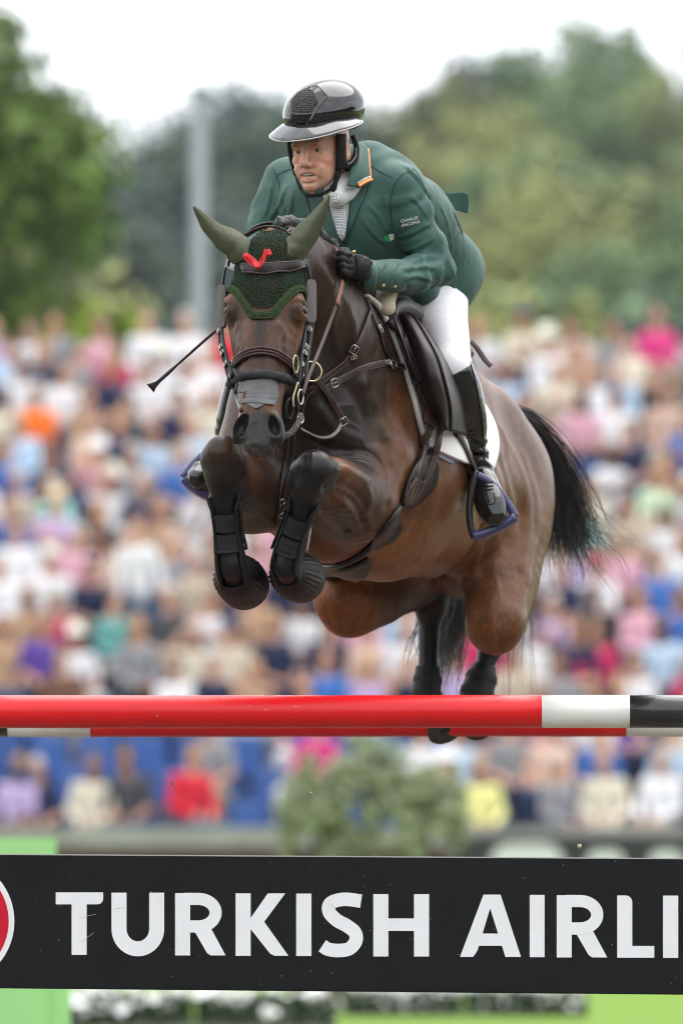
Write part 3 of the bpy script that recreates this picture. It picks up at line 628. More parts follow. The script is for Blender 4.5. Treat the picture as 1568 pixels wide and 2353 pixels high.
# chips and scuffs in the paint of the front pole
M['chip'] = mat('paint_chip', (.62, .50, .46), .7); M['scuff'] = mat('dark_scuff', (.20, .008, .010), .6)
fp_ = [o for o in bpy.data.objects if o.name == 'jump_pole'][0]; cg = np.random.RandomState(3)
for i in range(34):
    px = cg.choice([cg.uniform(5, 1230), cg.uniform(560, 760), cg.uniform(1040, 1120)]); x = W(px, 1635, 0)[0]; a = cg.choice([R(78), R(cg.uniform(-55, 70))]); rr = .0508
    P = np.array([(x+t_, -rr*math.cos(a+da), z1-.0008*x+rr*math.sin(a+da)) for t_, da in ((-.5, 0), (0, .01), (.5, .0))]); ln = cg.choice([.004, .006, .012, .03]); P[:, 0] = x+np.array((-.5, 0, .5))*ln
    v, f = ribbon(P, np.tile((0, -math.cos(a), math.sin(a)), (3, 1)), cg.uniform(.0008, .003) if ln < .01 else .0008, .0004, -.0002); mk('paint_chip', v, f, M['chip' if cg.rand() < .7 else 'scuff'], fp_)
M['mud'] = mat('dry_mud', (.16, .15, .13), .9)
plank = empty('plank', W(784, 2124, 0), 'black plank lettered in white hanging under the red front pole', 'plank')
tl = math.radians(.42)
def PK(px, py, d=0.0): return W(px, py, -.02-d)
M['plankblack'] = mat('plank_black', (.0062, .0068, .0074), .6, .18, var=.18, vscale=5, bump=.15, bscale=60, bdist=.003)
c4 = [PK(-520, 1960), PK(2100, 1976.5), PK(2100, 2291), PK(-520, 2266.5)]; V = c4+[p+np.array((0, .026, 0)) for p in c4]
v_, f_ = np.array(V), [(0, 3, 2, 1), (4, 5, 6, 7), (0, 1, 5, 4), (1, 2, 6, 5), (2, 3, 7, 6), (3, 0, 4, 7)]
po = mk('board', v_, f_, M['plankblack'], plank, smooth=False); bv = po.modifiers.new('b', 'BEVEL'); bv.width = .004; bv.segments = 2
v, f = merge(box((0, 0, 0), (1, 1, 1))); 
e4 = [PK(-520, 1958.6), PK(2100, 1975.1), PK(2100, 1977.6), PK(-520, 1961.1)]; mk('pale_edge', np.array([p+np.array((0, -.001, 0)) for p in e4]+[p+np.array((0, .027, 0)) for p in e4]), f_, mat('edge_grey', (.42, .40, .40), .6), plank, smooth=False)  # highlight along the plank's top edge, put into the colour as a pale strip
M['letter'] = mat('letter_white', (.80, .81, .82), .5, .4, var=.03, vscale=10)
LN_ = [0]
def slab(poly, parent_name='letter'):
    """polygon in photo points on the plank face -> thin raised lettering"""
    LN_[0] += 1; d = .0008+.00022*(LN_[0] % 4); P = [PK(x, y, d) for x, y in poly]; Q = [PK(x, y, -.0005) for x, y in poly]; n = len(P)
    return np.array(P+Q), [tuple(range(n))]+[(i, n+i, n+(i+1) % n, (i+1) % n) for i in range(n)]
def stripz(C, w):
    C = np.array(C, float); T = np.gradient(C, axis=0); T /= np.linalg.norm(T, axis=1)[:, None]; Nn = np.stack([-T[:, 1], T[:, 0]], 1); a = C+Nn*w/2; b = C-Nn*w/2
    return [slab([a[i], a[i+1], b[i+1], b[i]]) for i in range(len(C)-1)] if False else [strip_mesh(a, b)]
def strip_mesh(a, b):
    LN_[0] += 1; d = .0008+.00022*(LN_[0] % 4); n = len(a); V = [PK(*p, d) for p in a]+[PK(*p, d) for p in b]+[PK(*p, -.0005) for p in a]+[PK(*p, -.0005) for p in b]
    Fc = []
    for i in range(n-1): Fc += [(i, i+1, n+i+1, n+i), (i, 2*n+i, 2*n+i+1, i+1), (n+i, n+i+1, 3*n+i+1, 3*n+i)]
    Fc += [(0, n, 3*n, 2*n), (n-1, 3*n-1, 4*n-1, 2*n-1)]
    return np.array(V), Fc
def arc(cx, cy, rx, ry, a0, a1, n=16): return [(cx+rx*math.cos(R(a)), cy+ry*math.sin(R(a))) for a in np.linspace(a0, a1, n)]
def letter(ch, x0, x1, y0, y1):
    w = x1-x0; h = y1-y0; s = 34.5; r = []
    X = lambda u: x0+u; Yy = lambda v_: y0+v_
    if ch == 'I': r.append(slab([(x0, y0), (x1, y0), (x1, y1), (x0, y1)]))
    if ch == 'T': r += [slab([(x0, y0), (x1, y0)]+arc(x1-13, y0+14, 13, 13.5, 0, 90, 6)+[(x0, y0+27.5)]), slab([(x0+w*.335, y0+26), (x0+w*.335+s, y0+26), (x0+w*.335+s, y1), (x0+w*.335, y1)])]
    if ch == 'U': r += stripz([(x0+s/2, y0), (x0+s/2, y0+h*.4)]+[(x0+s/2, y1-h*.42)]+arc((x0+x1)/2, y1-h*.42, (w-s)/2, h*.42-s*.42, 180, 0, 22)[1:-1]+[(x1-s/2, y1-h*.42), (x1-s/2, y0+h*.4), (x1-s/2, y0)], s)
    if ch == 'R':
        r.append(slab([(x0, y0), (x0+s, y0), (x0+s, y1), (x0, y1)])); bx = x0+w*.46
        r += stripz([(x0+s*.6, y0+13.5), (bx, y0+13.5)]+arc(bx, y0+h*.315, w*.54-8-s/2+w*.02, h*.315-13.5, -90, 90, 18)[1:-1]+[(bx, y0+h*.63-13.5), (x0+s*.6, y0+h*.63-13.5)], 28)
        r.append(slab([(x0+w*.36, y0+h*.58), (x0+w*.70, y0+h*.55), (x1, y1), (x1-w*.30, y1), (x1-w*.37, y1-6)]))
    if ch == 'K': r += [slab([(x0, y0), (x0+s, y0), (x0+s, y1), (x0, y1)]), slab([(x0+s*.9, y0+h*.43), (x1-47, y0), (x1-7, y0), (x0+s*1.90, y0+h*.455), (x1, y1), (x1-32, y1), (x1-42, y1-5), (x0+s*.9, y0+h*.54)])]
    if ch == 'H': r += [slab([(x0, y0), (x0+s, y0), (x0+s, y1), (x0, y1)]), slab([(x1-s, y0), (x1, y0), (x1, y1), (x1-s, y1)]), slab([(x0+s*.8, y0+h*.39), (x1-s*.8, y0+h*.39), (x1-s*.8, y0+h*.59), (x0+s*.8, y0+h*.59)])]
    if ch == 'A':
        r += [slab([(x0+w*.385, y0), (x0+w*.52, y0), (x0+w*.52, y0+24), (x0+w*.475, y0+40), (x0+w*.285, y1-14), (x0+w*.215, y1), (x0, y1)]), slab([(x0+w*.50, y0), (x0+w*.665, y0), (x1, y1), (x1-w*.255, y1), (x0+w*.50, y0+34)]), slab([(x0+w*.30, y0+h*.625), (x0+w*.70, y0+h*.625), (x0+w*.75, y0+h*.82), (x0+w*.24, y0+h*.82)])]
    if ch == 'L': r += [slab([(x0, y0), (x0+16, y0)]+arc(x0+s-15, y0+16, 15, 16, -90, 0, 6)+[(x0+s, y1), (x0, y1)]), slab([(x0+s*.8, y1-27), (x1, y1-27), (x1, y1), (x0+s*.8, y1)])]
    if ch == 'N': r += [slab([(x0, y0), (x0+s, y0), (x0+s, y1), (x0, y1)]), slab([(x1-s, y0), (x1, y0), (x1, y1), (x1-s, y1)]), slab([(x0+s*.3, y0), (x0+s*1.2, y0), (x1-s*.3, y1), (x1-s*1.2, y1)])]
    if ch == 'E': r.append(slab([(x0, y0), (x0+s, y0), (x0+s, y1), (x0, y1)])); r += [slab([(x0+s*.8, a), (x1, a), (x1, a+27), (x0+s*.8, a+27)]) for a in (y0, y0+h*.4, y1-27)]
    if ch == 'S':
        Cp = [(x1-5, y0+17), (x0+w*.66, y0+13), (x0+w*.42, y0+14), (x0+w*.205, y0+h*.16), (x0+w*.185, y0+h*.29), (x0+w*.36, y0+h*.42), (x0+w*.60, y0+h*.51), (x0+w*.80, y0+h*.62), (x0+w*.82, y0+h*.76), (x0+w*.66, y1-17), (x0+w*.40, y1-13), (x0+w*.16, y1-16), (x0+2, y1-24)]
        r += stripz(spline(np.array(Cp), 6), 31)
    return merge(*r)
for ch, a, b in (('T', 128, 237), ('U', 256, 377), ('R', 402, 518), ('K', 541, 662), ('I', 680, 715), ('S', 738, 834), ('H', 857, 985), ('A', 1056, 1196), ('I', 1216, 1250), ('R', 1278, 1394), ('L', 1417, 1502), ('I', 1522, 1557), ('N', 1582, 1700), ('E', 1726, 1812), ('S', 1832, 1930)):
    dy = .0055*((a+b)/2-180); y0 = 2050.5+dy; y1 = 2194+dy*.95; v, f = letter(ch, a, b, y0, y1); mk('letter', v, f, M['letter'], plank, smooth=False)
def disc(cx, cy, r, d, m, nm):
    P = [PK(cx+r*math.cos(t_), cy+r*math.sin(t_), d) for t_ in np.linspace(0, 2*math.pi, 72, endpoint=False)]; Q = [p+np.array((0, d+.0005, 0)) for p in P]; n = 72
    mk(nm, np.array(P+Q), [tuple(range(n))]+[(i, n+i, n+(i+1) % n, (i+1) % n) for i in range(n)], M[m], plank, smooth=False)
M['logored'] = mat('logo_red', (.56, .004, .026), .65, .25, var=.05, vscale=10)
disc(-117, 2117, 150, .0012, 'letter', 'emblem_ring'); disc(-117, 2117, 137, .0022, 'logored', 'emblem_disc')
# scratches on the letters, mud specks on the board
for i in range(46):
    px, py = cg.uniform(5, 1560), cg.uniform(1975, 2268); v, f = uvsphere(PK(px, py, .0005), (cg.uniform(.0012, .003), .0006, cg.uniform(.001, .0025)), nu=7, nv=5); mk('mud_speck', v, f, M['mud'], plank)
M['scr'] = mat('scratch', (.42, .42, .43), .7)
for pts in ([(186, 2109), (205, 2104), (220, 2101)], [(186, 2166), (203, 2152), (216, 2143)], [(262, 2089), (275, 2087), (288, 2086)]):
    P = spline(np.array([PK(x, y, .0022) for x, y in pts]), 5); v, f = ribbon(P, np.tile((0, -1, 0), (len(P), 1)), .0012, .0002); mk('scratch', v, f, M['scr'], plank)
# clods of dirt thrown up
for px, py, Y, s, lab in ((1479, 2142, .1, .004, 'tiny clod of dirt flying in front of the right end of the plank'), (1315, 2030, -.05, .0, ''), (1337, 2084 if False else 2030, .3, 0, ''), (1330, 1945, .2, .007, 'crumb of sand flying above the right end of the plank'), (1386, 1972, .2, .004, 'tiny crumb of sand flying beside the larger one'), (395, 1800, .0, .005, 'dark fleck of bark flying below the red poles at left'), (714, 1822, .0, .004, 'pale fleck of straw flying below the red poles')):
    if not s: continue
    c = W(px, py, Y); v, f = uvsphere(c, (s, s*.8, s*.9), nu=8, nv=6); v = v+np.random.RandomState(int(px)).randn(*v.shape)*s*.15; mk('dirt_clod', v, f, mat('dirt', (.16, .13, .08) if 'pale' not in lab and 'sand' not in lab else (.45, .40, .28), .9), None, label=lab, cat='dirt clod', group='dirt thrown up by the hooves')

# ---------------------------------------------------------------- hazy air
hz = mk('haze', *box((0, 160, 34), (370, 610, 72)), None, kind='stuff', smooth=False)
hm = bpy.data.materials.new('haze'); hm.use_nodes = True; ht = hm.node_tree; ht.nodes.clear()
pv_ = ht.nodes.new('ShaderNodeVolumePrincipled'); ho = ht.nodes.new('ShaderNodeOutputMaterial'); pv_.inputs['Color'].default_value = (.86, .94, 1.0, 1); pv_.inputs['Density'].default_value = .00016; pv_.inputs['Anisotropy'].default_value = .2
ht.links.new(pv_.outputs[0], ho.inputs['Volume']); hz.data.materials.append(hm)
tag(hz, None, 'pale haze in the air over the arena and hills', 'haze')
# ================================================================== the horse
FOLDS = []
def build_horse_body():
    F = Field((-0.52, -1.02, 1.30), (0.86, 2.05, 3.10), HORSE_H)
    fwd = nrm(W(705, 1010, .1)-W(1105, 1180, 1.45)); lf = nrm(np.cross((0, 0, 1.0), fwd)); up = np.cross(fwd, lf)
    AX = (lf, up, fwd)
    # trunk
    F.cap(W(828, 1015, .42), W(985, 1095, 1.0), .375, .325, .05, lf, .80)
    F.cap(W(840, 1120, .45), W(1020, 1145, 1.12), .25, .165, .12, lf, 1.05)
    F.cap(W(765, 1205, .16), W(890, 1235, .5), .105, .115, .10)
    F.ell(W(735, 1040, .14), (.235, .31, .22), AX, .10)
    F.ell(W(1068, 1135, 1.40), (.265, .34, .36), AX, .12)
    F.cap(W(862, 735, .36), W(985, 850, .85), .085, .10, .12)
    F.cap(W(985, 850, .85), W(1085, 975, 1.30), .10, .12, .12)
    F.cap(W(1085, 975, 1.30), W(1128, 1010, 1.64), .11, .075, .10)
    F.ell(W(1140, 1145, 1.52), (.13, .25, .21), AX, .10)       # left buttock
    F.ell(W(980, 1120, 1.60), (.13, .24, .20), AX, .10)       # right buttock
    # shoulders and breast
    F.ell(W(845, 965, .12), (.105, .26, .17), AX, .10)
    F.ell(W(612, 985, .06), (.125, .26, .15), AX, .10)
    F.ell(W(748, 985, -.03), (.105, .15, .10), AX, .08)
    F.ell(W(640, 1010, -.03), (.105, .16, .10), AX, .08)
    F.ell(W(665, 1140, .02), (.12, .10, .12), AX, .08)
    # neck
    F.chain([(W(640, 598, -.36), .095, .85), (W(690, 665, -.20), .135, .88), (W(745, 770, .0), .185, .86), (W(775, 890, .16), .25, .88)], .08, lf)
    F.chain([(W(655, 574, -.34), .045), (W(712, 592, -.20), .055), (W(772, 632, .02), .07), (W(840, 712, .26), .085)], .09)
    F.cap(W(640, 800, -.22), W(690, 930, -.06), .08, .12, .09)
    # head: lateral, down from poll, out of the face
    hd = nrm(W(588, 1045, -.735)-W(616, 530, -.50))*1.035; hf = nrm(np.array((-math.sin(R(7)), -math.cos(R(7)), 0))); hn = nrm(hd); hf = nrm(hf-hn*(hf@hn)); hx = np.cross(hf, hn); hx = hx if hx[0] > 0 else -hx
    O = W(613, 530, -.53)
    H = lambda a, d, o: O+hx*a+hd*d+hf*o
    HA = (hx, hn, hf)
    F.ell(H(0, .075, -.10), (.100, .085, .10), HA, .04)
    F.ell(H(0, .18, -.075), (.112, .11, .075), HA, .04)
    F.chain([(H(0, .20, -.07), .072, 1.42), (H(0, .32, -.068), .068, 1.30), (H(0, .43, -.066), .062, 1.16), (H(0, .54, -.062), .056, 1.10)], .03, hx)
    F.ell(H(0, .27, -.20), (.088, .165, .125), HA, .05)
    for sg in (-1, 1):
        F.ell(H(sg*.066, .28, -.18), (.038, .135, .11), HA, .03)
        F.ell(H(sg*.100, .222, -.062), (.030, .044, .038), HA, .025)     # orbit
        F.cap(H(sg*.094, .203, -.046), H(sg*.116, .212, -.050), .010, .009, .010)
        F.cap(H(sg*.094, .27, -.085), H(sg*.070, .40, -.085), .016, .012, .025)
        F.cap(H(sg*.034, .30, -.018), H(sg*.030, .50, -.022), .016, .014, .02)   # edges of the nasal bone
    F.cap(H(0, .37, -.175), H(0, .60, -.115), .058, .036, .04, hx, 1.05)
    F.ell(H(0, .592, -.066), (.062, .062, .055), HA, .03)
    for sg in (-1, 1):
        F.ell(H(sg*.056, .606, -.042), (.022, .050, .038), np.array(((*nrm(hx*1+hd*sg*-.28),), (*nrm(hd+hx*sg*.28),), (*hf,))), .016)
    F.ell(H(0, .640, -.055), (.047, .040, .040), HA, .02)
    F.ell(H(-.018, .662, -.045), (.022, .016, .024), HA, .012); F.ell(H(.018, .662, -.045), (.022, .016, .024), HA, .012)
    F.ell(H(0, .640, -.105), (.036, .032, .034), HA, .02)
    for sg in (-1, 1):
        ax = np.array((nrm(hx+hd*-sg*.36), nrm(hd+hx*sg*.36), hf))
        F.ell(H(sg*.050, .604, -.006), (.0175, .036, .048), ax, .008, True)
        F.cap(H(sg*.034, .648, -.010), H(sg*.044, .620, -.004), .006, .010, .010, sub=True)
        F.ell(H(sg*.126, .228, -.046), (.018, .0135, .020), HA, .007, True)
    F.cap(H(-.05, .648, -.082), H(.05, .648, -.082), .004, .004, .008, sub=True)
    F.cap(H(0, .56, -.002), H(0, .64, -.008), .010, .008, .018, sub=True)
    # fore legs -------------------------------------------------------
    # left: elbow, forearm pointing at the camera, knee, folded cannon
    F.cap(W(850, 1060, .05), W(822, 1150, -.04), .13, .12, .07)
    F.chain([(W(812, 1158, -.03), .112), (W(780, 1128, -.22), .098), (W(748, 1104, -.36), .074), (W(722, 1092, -.46), .058)], .05)
    F.cap(W(838, 1120, -.10), W(770, 1086, -.40), .050, .038, .03)            # extensor muscle
    F.cap(W(812, 1195, -.02), W(765, 1130, -.30), .055, .036, .03)
    F.cap(W(822, 1218, .04), W(818, 1228, .05), .05, .04, .04)
    F.cap(W(722, 1078, -.490), W(708, 1112, -.478), .060, .050, .02)
    F.ell(W(750, 1090, -.462), (.030, .040, .035), None, .02); F.ell(W(683, 1085, -.465), (.026, .035, .035), None, .02)
    F.ell(W(718, 1102, -.548), (.008, .007, .010), None, .01, True)
    F.chain([(W(706, 1122, -.475), .045), (W(693, 1175, -.445), .035), (W(672, 1240, -.405), .034), (W(657, 1290, -.375), .040)], .03)
    F.chain([(W(655, 1302, -.372), .041), (W(666, 1325, -.31), .036), (W(684, 1330, -.22), .048)], .02)
    # right
    F.cap(W(592, 1060, .05), W(572, 1130, -.05), .125, .115, .07)
    F.chain([(W(572, 1140, -.05), .105), (W(548, 1115, -.22), .090), (W(525, 1085, -.38), .068), (W(512, 1062, -.47), .056)], .05)
    F.cap(W(512, 1042, -.490), W(509, 1085, -.480), .056, .048, .02)
    F.ell(W(480, 1055, -.462), (.026, .042, .035), None, .02); F.ell(W(538, 1062, -.462), (.024, .040, .035), None, .02)
    F.chain([(W(510, 1095, -.478), .046), (W(514, 1150, -.455), .037), (W(520, 1210, -.43), .034), (W(530, 1285, -.40), .041)], .03)
    F.chain([(W(531, 1300, -.398), .043), (W(542, 1330, -.33), .037), (W(556, 1342, -.24), .05)], .02)
    # hind legs --------------------------------------------------------
    F.chain([(W(1125, 1090, 1.40), .16, 1.35), (W(1146, 1220, 1.34), .138, 1.45), (W(1154, 1320, 1.25), .114, 1.45), (W(1148, 1400, 1.14), .088, 1.3), (W(1136, 1450, 1.08), .070, 1.1)], .08, fwd)
    F.cap(W(1148, 1200, 1.26), W(1138, 1415, 1.06), .10, .082, .06)
    F.chain([(W(1135, 1435, 1.06), .082), (W(1137, 1440, 1.25), .075), (W(1138, 1450, 1.46), .055), (W(1134, 1462, 1.54), .055)], .04)
    F.chain([(W(1134, 1470, 1.53), .05), (W(1117, 1518, 1.50), .034), (W(1098, 1585, 1.48), .032), (W(1086, 1620, 1.47), .038)], .03)
    F.chain([(W(1087, 1625, 1.47), .036), (W(1092, 1645, 1.43), .034), (W(1098, 1656, 1.40), .044)], .02)
    F.chain([(W(985, 1130, 1.56), .17, 1.3), (W(930, 1230, 1.42), .15, 1.4), (W(860, 1330, 1.22), .115, 1.2), (W(800, 1392, 1.08), .088, 1.0)], .08, fwd)
    F.cap(W(780, 1375, 1.02), W(800, 1395, 1.06), .085, .082, .05)
    F.chain([(W(805, 1396, 1.06), .086), (W(860, 1385, 1.18), .080), (W(930, 1366, 1.36), .062), (W(985, 1358, 1.50), .055)], .04)
    F.cap(W(975, 1352, 1.48), W(988, 1388, 1.48), .064, .050, .03); F.cap(W(1010, 1345, 1.56), W(985, 1365, 1.5), .028, .04, .03)
    F.chain([(W(990, 1390, 1.50), .047), (W(985, 1450, 1.48), .036), (W(984, 1530, 1.46), .034), (W(986, 1600, 1.45), .040)], .03)
    F.chain([(W(988, 1612, 1.45), .038), (W(1000, 1640, 1.41), .036), (W(1014, 1658, 1.38), .046)], .02)
    # hollows that draw the muscles
    F.cap(W(885, 1080, -.06), W(835, 1262, .02), .012, .012, .03, sub=True)
    F.cap(W(690, 900, -.21), W(694, 1080, -.145), .012, .016, .05, sub=True)
    for o in (0, 9, 17):
        q = [W(796+o*.3, 1046-o, -.6), W(840+o*.6, 1050-o, -.6), W(866+o, 1072-o*.4, -.6), W(874+o, 1100, -.6)]
        FOLDS.append(q)
    # drop single-voxel specks by keeping only the field near the body
    V, Q = F.mesh()
    return V, Q, H, HA, fwd, lf, up
HORSE_H = 0.006
hV, hQ, H, HA, FWD, LF, UP = build_horse_body()
def vnormals(V, Q):
    n = np.cross(V[Q[:, 2]]-V[Q[:, 0]], V[Q[:, 3]]-V[Q[:, 1]]); N = np.zeros_like(V)
    for k in range(4): np.add.at(N, Q[:, k], n)
    return N/(np.linalg.norm(N, axis=1)[:, None]+1e-12)
hN = vnormals(hV, hQ)
# skin relief: soft muscle unevenness, veins, folds of skin above the folded fore leg
hV = hV+hN*(vnoise(hV, 9, 1)*.0022+vnoise(hV, 21, 2)*.0011)[:, None]
def seg_dist(P, A):
    A = np.asarray(A); d = np.full(len(P), 9.0)
    for i in range(len(A)-1):
        ab = A[i+1]-A[i]; t = np.clip(((P-A[i])@ab)/(ab@ab), 0, 1); d = np.minimum(d, np.linalg.norm(P-A[i]-t[:, None]*ab, axis=1))
    return d
_t0 = BVHTree.FromPolygons(hV.tolist(), hQ.tolist())
def cast(tree, px, py):
    d = ray(px, py); h = tree.ray_cast(Vector(CAM), Vector(d))
    if h[0] is None: return None, None
    n = np.array(h[1]); return np.array(h[0]), (n if n@d < 0 else -n)
def relief(pts, w, amp):
    """raise (or sink) the skin along a line of photo points laid on the body"""
    global hV
    S = spline(np.array(pts, float), 5); P = [cast(_t0, *s)[0] for s in S]; P = np.array([p for p in P if p is not None])
    if len(P) < 2: return
    m = np.where((hV > P.min(0)-3*w).all(1) & (hV < P.max(0)+3*w).all(1))[0]
    amp *= 1.35 if abs(amp) > .0035 else 1.0
    d = seg_dist(hV[m], P); hV[m] += hN[m]*(amp*np.exp(-(d/w)**2))[:, None]
for k, o in enumerate((0, 8, 16)):
    relief([(792-o*.2, 1050-o), (835+o*.4, 1052-o), (862+o*.8, 1072-o*.5), (872+o, 1102)], .0075, -.0042)
    relief([(792, 1054-o), (835+o*.4, 1057-o), (858+o*.8, 1076-o*.5), (866+o, 1104)], .0075, .0034)
relief([(800, 1085), (836, 1110), (850, 1150), (838, 1180), (852, 1215)], .016, .006)
relief([(770, 1130), (810, 1150), (832, 1190)], .014, -.006)
relief([(716, 1042), (716, 1075), (714, 1092)], .007, .004)
relief([(874, 1000), (884, 1040), (880, 1090)], .018, -.004)
relief([(845, 900), (862, 960), (872, 1010)], .02, -.006)
relief([(775, 700), (765, 760), (790, 830)], .012, .004)
relief([(905, 1240), (980, 1200), (1060, 1150)], .02, -.004)
relief([(1165, 1060), (1195, 1180), (1190, 1320), (1160, 1420)], .034, -.005)
relief([(1205, 1060), (1235, 1180), (1215, 1330)], .03, .004)
for sg in (-1, 1):   # wrinkles over the eyes, tear line, nostril wrinkles
    pass
relief([(668, 690), (684, 684), (700, 690)], .004, .003); relief([(672, 700), (686, 694), (702, 699)], .003, -.003); relief([(672, 726), (690, 735), (702, 726)], .004, .003)
relief([(510, 690), (520, 684), (530, 692)], .004, .003); relief([(512, 702), (520, 697), (530, 703)], .003, -.003)
for pts, w_, a_ in (([(700, 655), (712, 740), (706, 830), (700, 890)], .022, -.007), ([(740, 620), (790, 700), (815, 790), (830, 880)], .03, .007), ([(770, 660), (800, 745), (800, 830)], .02, -.005),
                   ([(830, 880), (862, 940), (880, 1000)], .024, .008), ([(800, 890), (835, 950), (850, 1010)], .02, -.006), ([(735, 940), (770, 985), (830, 1010)], .022, .006), ([(715, 1010), (760, 1030), (800, 1035)], .014, -.005),
                   ([(600, 900), (560, 960), (540, 1010)], .02, -.005), ([(770, 1075), (812, 1080), (845, 1100)], .018, .006), ([(775, 1110), (815, 1130), (842, 1165)], .012, -.007), ([(790, 1160), (815, 1190), (822, 1230)], .014, .007), ([(745, 1120), (772, 1170), (800, 1220)], .012, -.006),
                   ([(1150, 990), (1195, 1080), (1212, 1180), (1195, 1290)], .034, .006), ([(1120, 1000), (1160, 1090), (1172, 1180)], .032, -.006), ([(1105, 1120), (1135, 1200), (1140, 1300)], .03, .006), ([(1080, 1130), (1110, 1220), (1108, 1310)], .024, -.005),
                   ([(920, 1000), (905, 1080), (890, 1160)], .02, -.005), ([(960, 1080), (940, 1180), (915, 1270)], .026, .0025), ([(1000, 1100), (985, 1200), (965, 1290)], .026, .0025)):
    relief(pts, w_, a_)
for pts in ([(745, 905), (775, 935), (790, 965), (825, 985)], [(775, 935), (810, 930), (845, 945)], [(810, 640), (800, 700), (815, 740)], [(742, 1000), (775, 1008), (800, 1000)], [(800, 1120), (825, 1145), (832, 1175), (850, 1200)], [(560, 1090), (580, 1130), (600, 1160)], [(655, 760), (640, 790), (645, 815)], [(548, 770), (556, 795), (550, 815)], [(1140, 1330), (1150, 1380), (1130, 1430)]):
    relief(pts, .0065, .0028)
relief([(640, 742), (655, 772), (652, 800)], .008, .003); relief([(545, 745), (540, 775), (547, 800)], .008, .003)
relief([(585, 975), (592, 1000), (590, 1030)], .005, -.003); relief([(572, 960), (580, 985)], .006, .002); relief([(618, 958), (608, 985)], .006, .002)
relief([(1000, 1338), (1050, 1305), (1085, 1262), (1108, 1215)], .016, -.018)
relief([(1075, 1330), (1092, 1280), (1118, 1230)], .022, .010)
hN = vnormals(hV, hQ)

# ------- coat colours: bay with black points
C = np.tile(np.array((.105, .038, .012)), (len(hV), 1))
ZN = .12*vnoise(hV, 7, 3)+.05*vnoise(hV, 25, 4)
def zone(c, r, col, s=1.0, soft=.5):
    global C
    c = np.asarray(c); r = np.broadcast_to(np.asarray(r, float), (3,))
    d = np.sqrt((((hV-c)/r)**2).sum(1))+ZN
    w = np.clip((1-d)/soft, 0, 1); w = (w*w*(3-2*w)*s)[:, None]; C = C*(1-w)+np.array(col)*w
DK = (.014, .008, .0065); BK = (.006, .0056, .006); TAN = (.20, .082, .021); GR = (.020, .018, .0175)
zone(W(720, 720, -.1), (.42, .5, .55), (.024, .011, .007), .9)
zone(W(740, 930, -.1), (.30, .30, .30), DK, .9)
zone(W(790, 1120, -.1), (.17, .35, .22), DK, .95)
zone(W(600, 1090, -.1), (.20, .3, .26), (.035, .016, .009), .9)
zone(W(840, 850, .1), (.15, .3, .17), (.04, .018, .010), .7)
zone(W(930, 990, .3), (.13, .3, .33), (.10, .042, .018), .8)
zone(W(905, 1280, .5), (.5, .6, .18), TAN, .55)
zone(W(1010, 1190, .7), (.26, .4, .24), TAN, .5)
zone(W(1150, 1000, 1.5), (.4, .6, .25), (.095, .046, .024), .8)
zone(W(1150, 1300, 1.2), (.20, .35, .25), (.13, .053, .021), .7)
zone(W(1110, 1450, 1.1), (.12, .2, .16), (.185, .062, .016), .8)
zone(W(780, 1400, 1.0), (.16, .26, .16), (.175, .056, .015), .85)
zone(W(900, 1400, 1.2), (.18, .2, .13), (.05, .026, .014), .8)
# legs turn black downwards
for kk, rr in (((718, 1090, -.47), (.12, .13, .12)), ((508, 1060, -.47), (.12, .13, .13)), ((690, 1200, -.42), (.12, .2, .16)), ((515, 1200, -.42), (.12, .25, .2)), ((655, 1300, -.33), (.14, .25, .12)), ((530, 1320, -.33), (.14, .25, .12)),
               ((975, 1372, 1.47), (.15, .18, .12)), ((985, 1500, 1.47), (.14, .25, .22)), ((1010, 1640, 1.43), (.2, .3, .15)), ((1130, 1560, 1.5), (.17, .22, .14)), ((1095, 1640, 1.45), (.2, .3, .15))):
    zone(W(*kk), rr, BK, 1.0, .45)
# face: dark stripe, warm cheeks, dark muzzle with grey skin
zone(H(0, .36, -.05), (.13, .16, .30), (.060, .026, .014), .9)
zone(H(.0, .33, 0), (.030, .07, .14), (.020, .014, .012), .8, .9)
for sg in (-1, 1): zone(H(sg*.045, .33, -.03), (.022, .09, .12), (.095, .040, .018), .7, .9); zone(H(sg*.09, .24, -.05), (.04, .07, .06), (.012, .009, .008), .95, .8)
zone(H(0, .49, -.03), (.09, .1, .06), (.13, .062, .036), .8, .8)
zone(H(0, .62, -.04), (.13, .12, .085), GR, 1.0, .35)
for sg in (-1, 1): zone(H(sg*.048, .6, -.03), (.018, .07, .042), (.012, .011, .012), .9, .6)
zone(H(0, .672, -.045), (.06, .05, .018), (.075, .06, .05), .8, .8)

def coat_detail(m):
    """fine hair: darker and lighter flecks that lie along the body"""
    t = m.node_tree; b = t.nodes['Principled BSDF']; src = b.inputs['Base Color'].links[0].from_socket
    c = t.nodes.new('ShaderNodeTexCoord'); o = src
    for sc_, st_, lo_, hi_ in ((230, (1, 1, .22), .62, 1.38), (48, (1, .7, .6), .78, 1.24)):
        mp_ = t.nodes.new('ShaderNodeMapping'); mp_.inputs['Scale'].default_value = st_; n = t.nodes.new('ShaderNodeTexNoise'); n.inputs['Scale'].default_value = sc_; n.inputs['Detail'].default_value = 4
        r = t.nodes.new('ShaderNodeMapRange'); r.inputs[1].default_value = .32; r.inputs[2].default_value = .68; r.inputs[3].default_value = lo_; r.inputs[4].default_value = hi_
        x = t.nodes.new('ShaderNodeVectorMath'); x.operation = 'SCALE'; t.links.new(c.outputs['Object'], mp_.inputs[0]); t.links.new(mp_.outputs[0], n.inputs['Vector']); t.links.new(n.outputs['Fac'], r.inputs[0]); t.links.new(o, x.inputs[0]); t.links.new(r.outputs[0], x.inputs['Scale']); o = x.outputs[0]
    t.links.new(o, b.inputs['Base Color'])
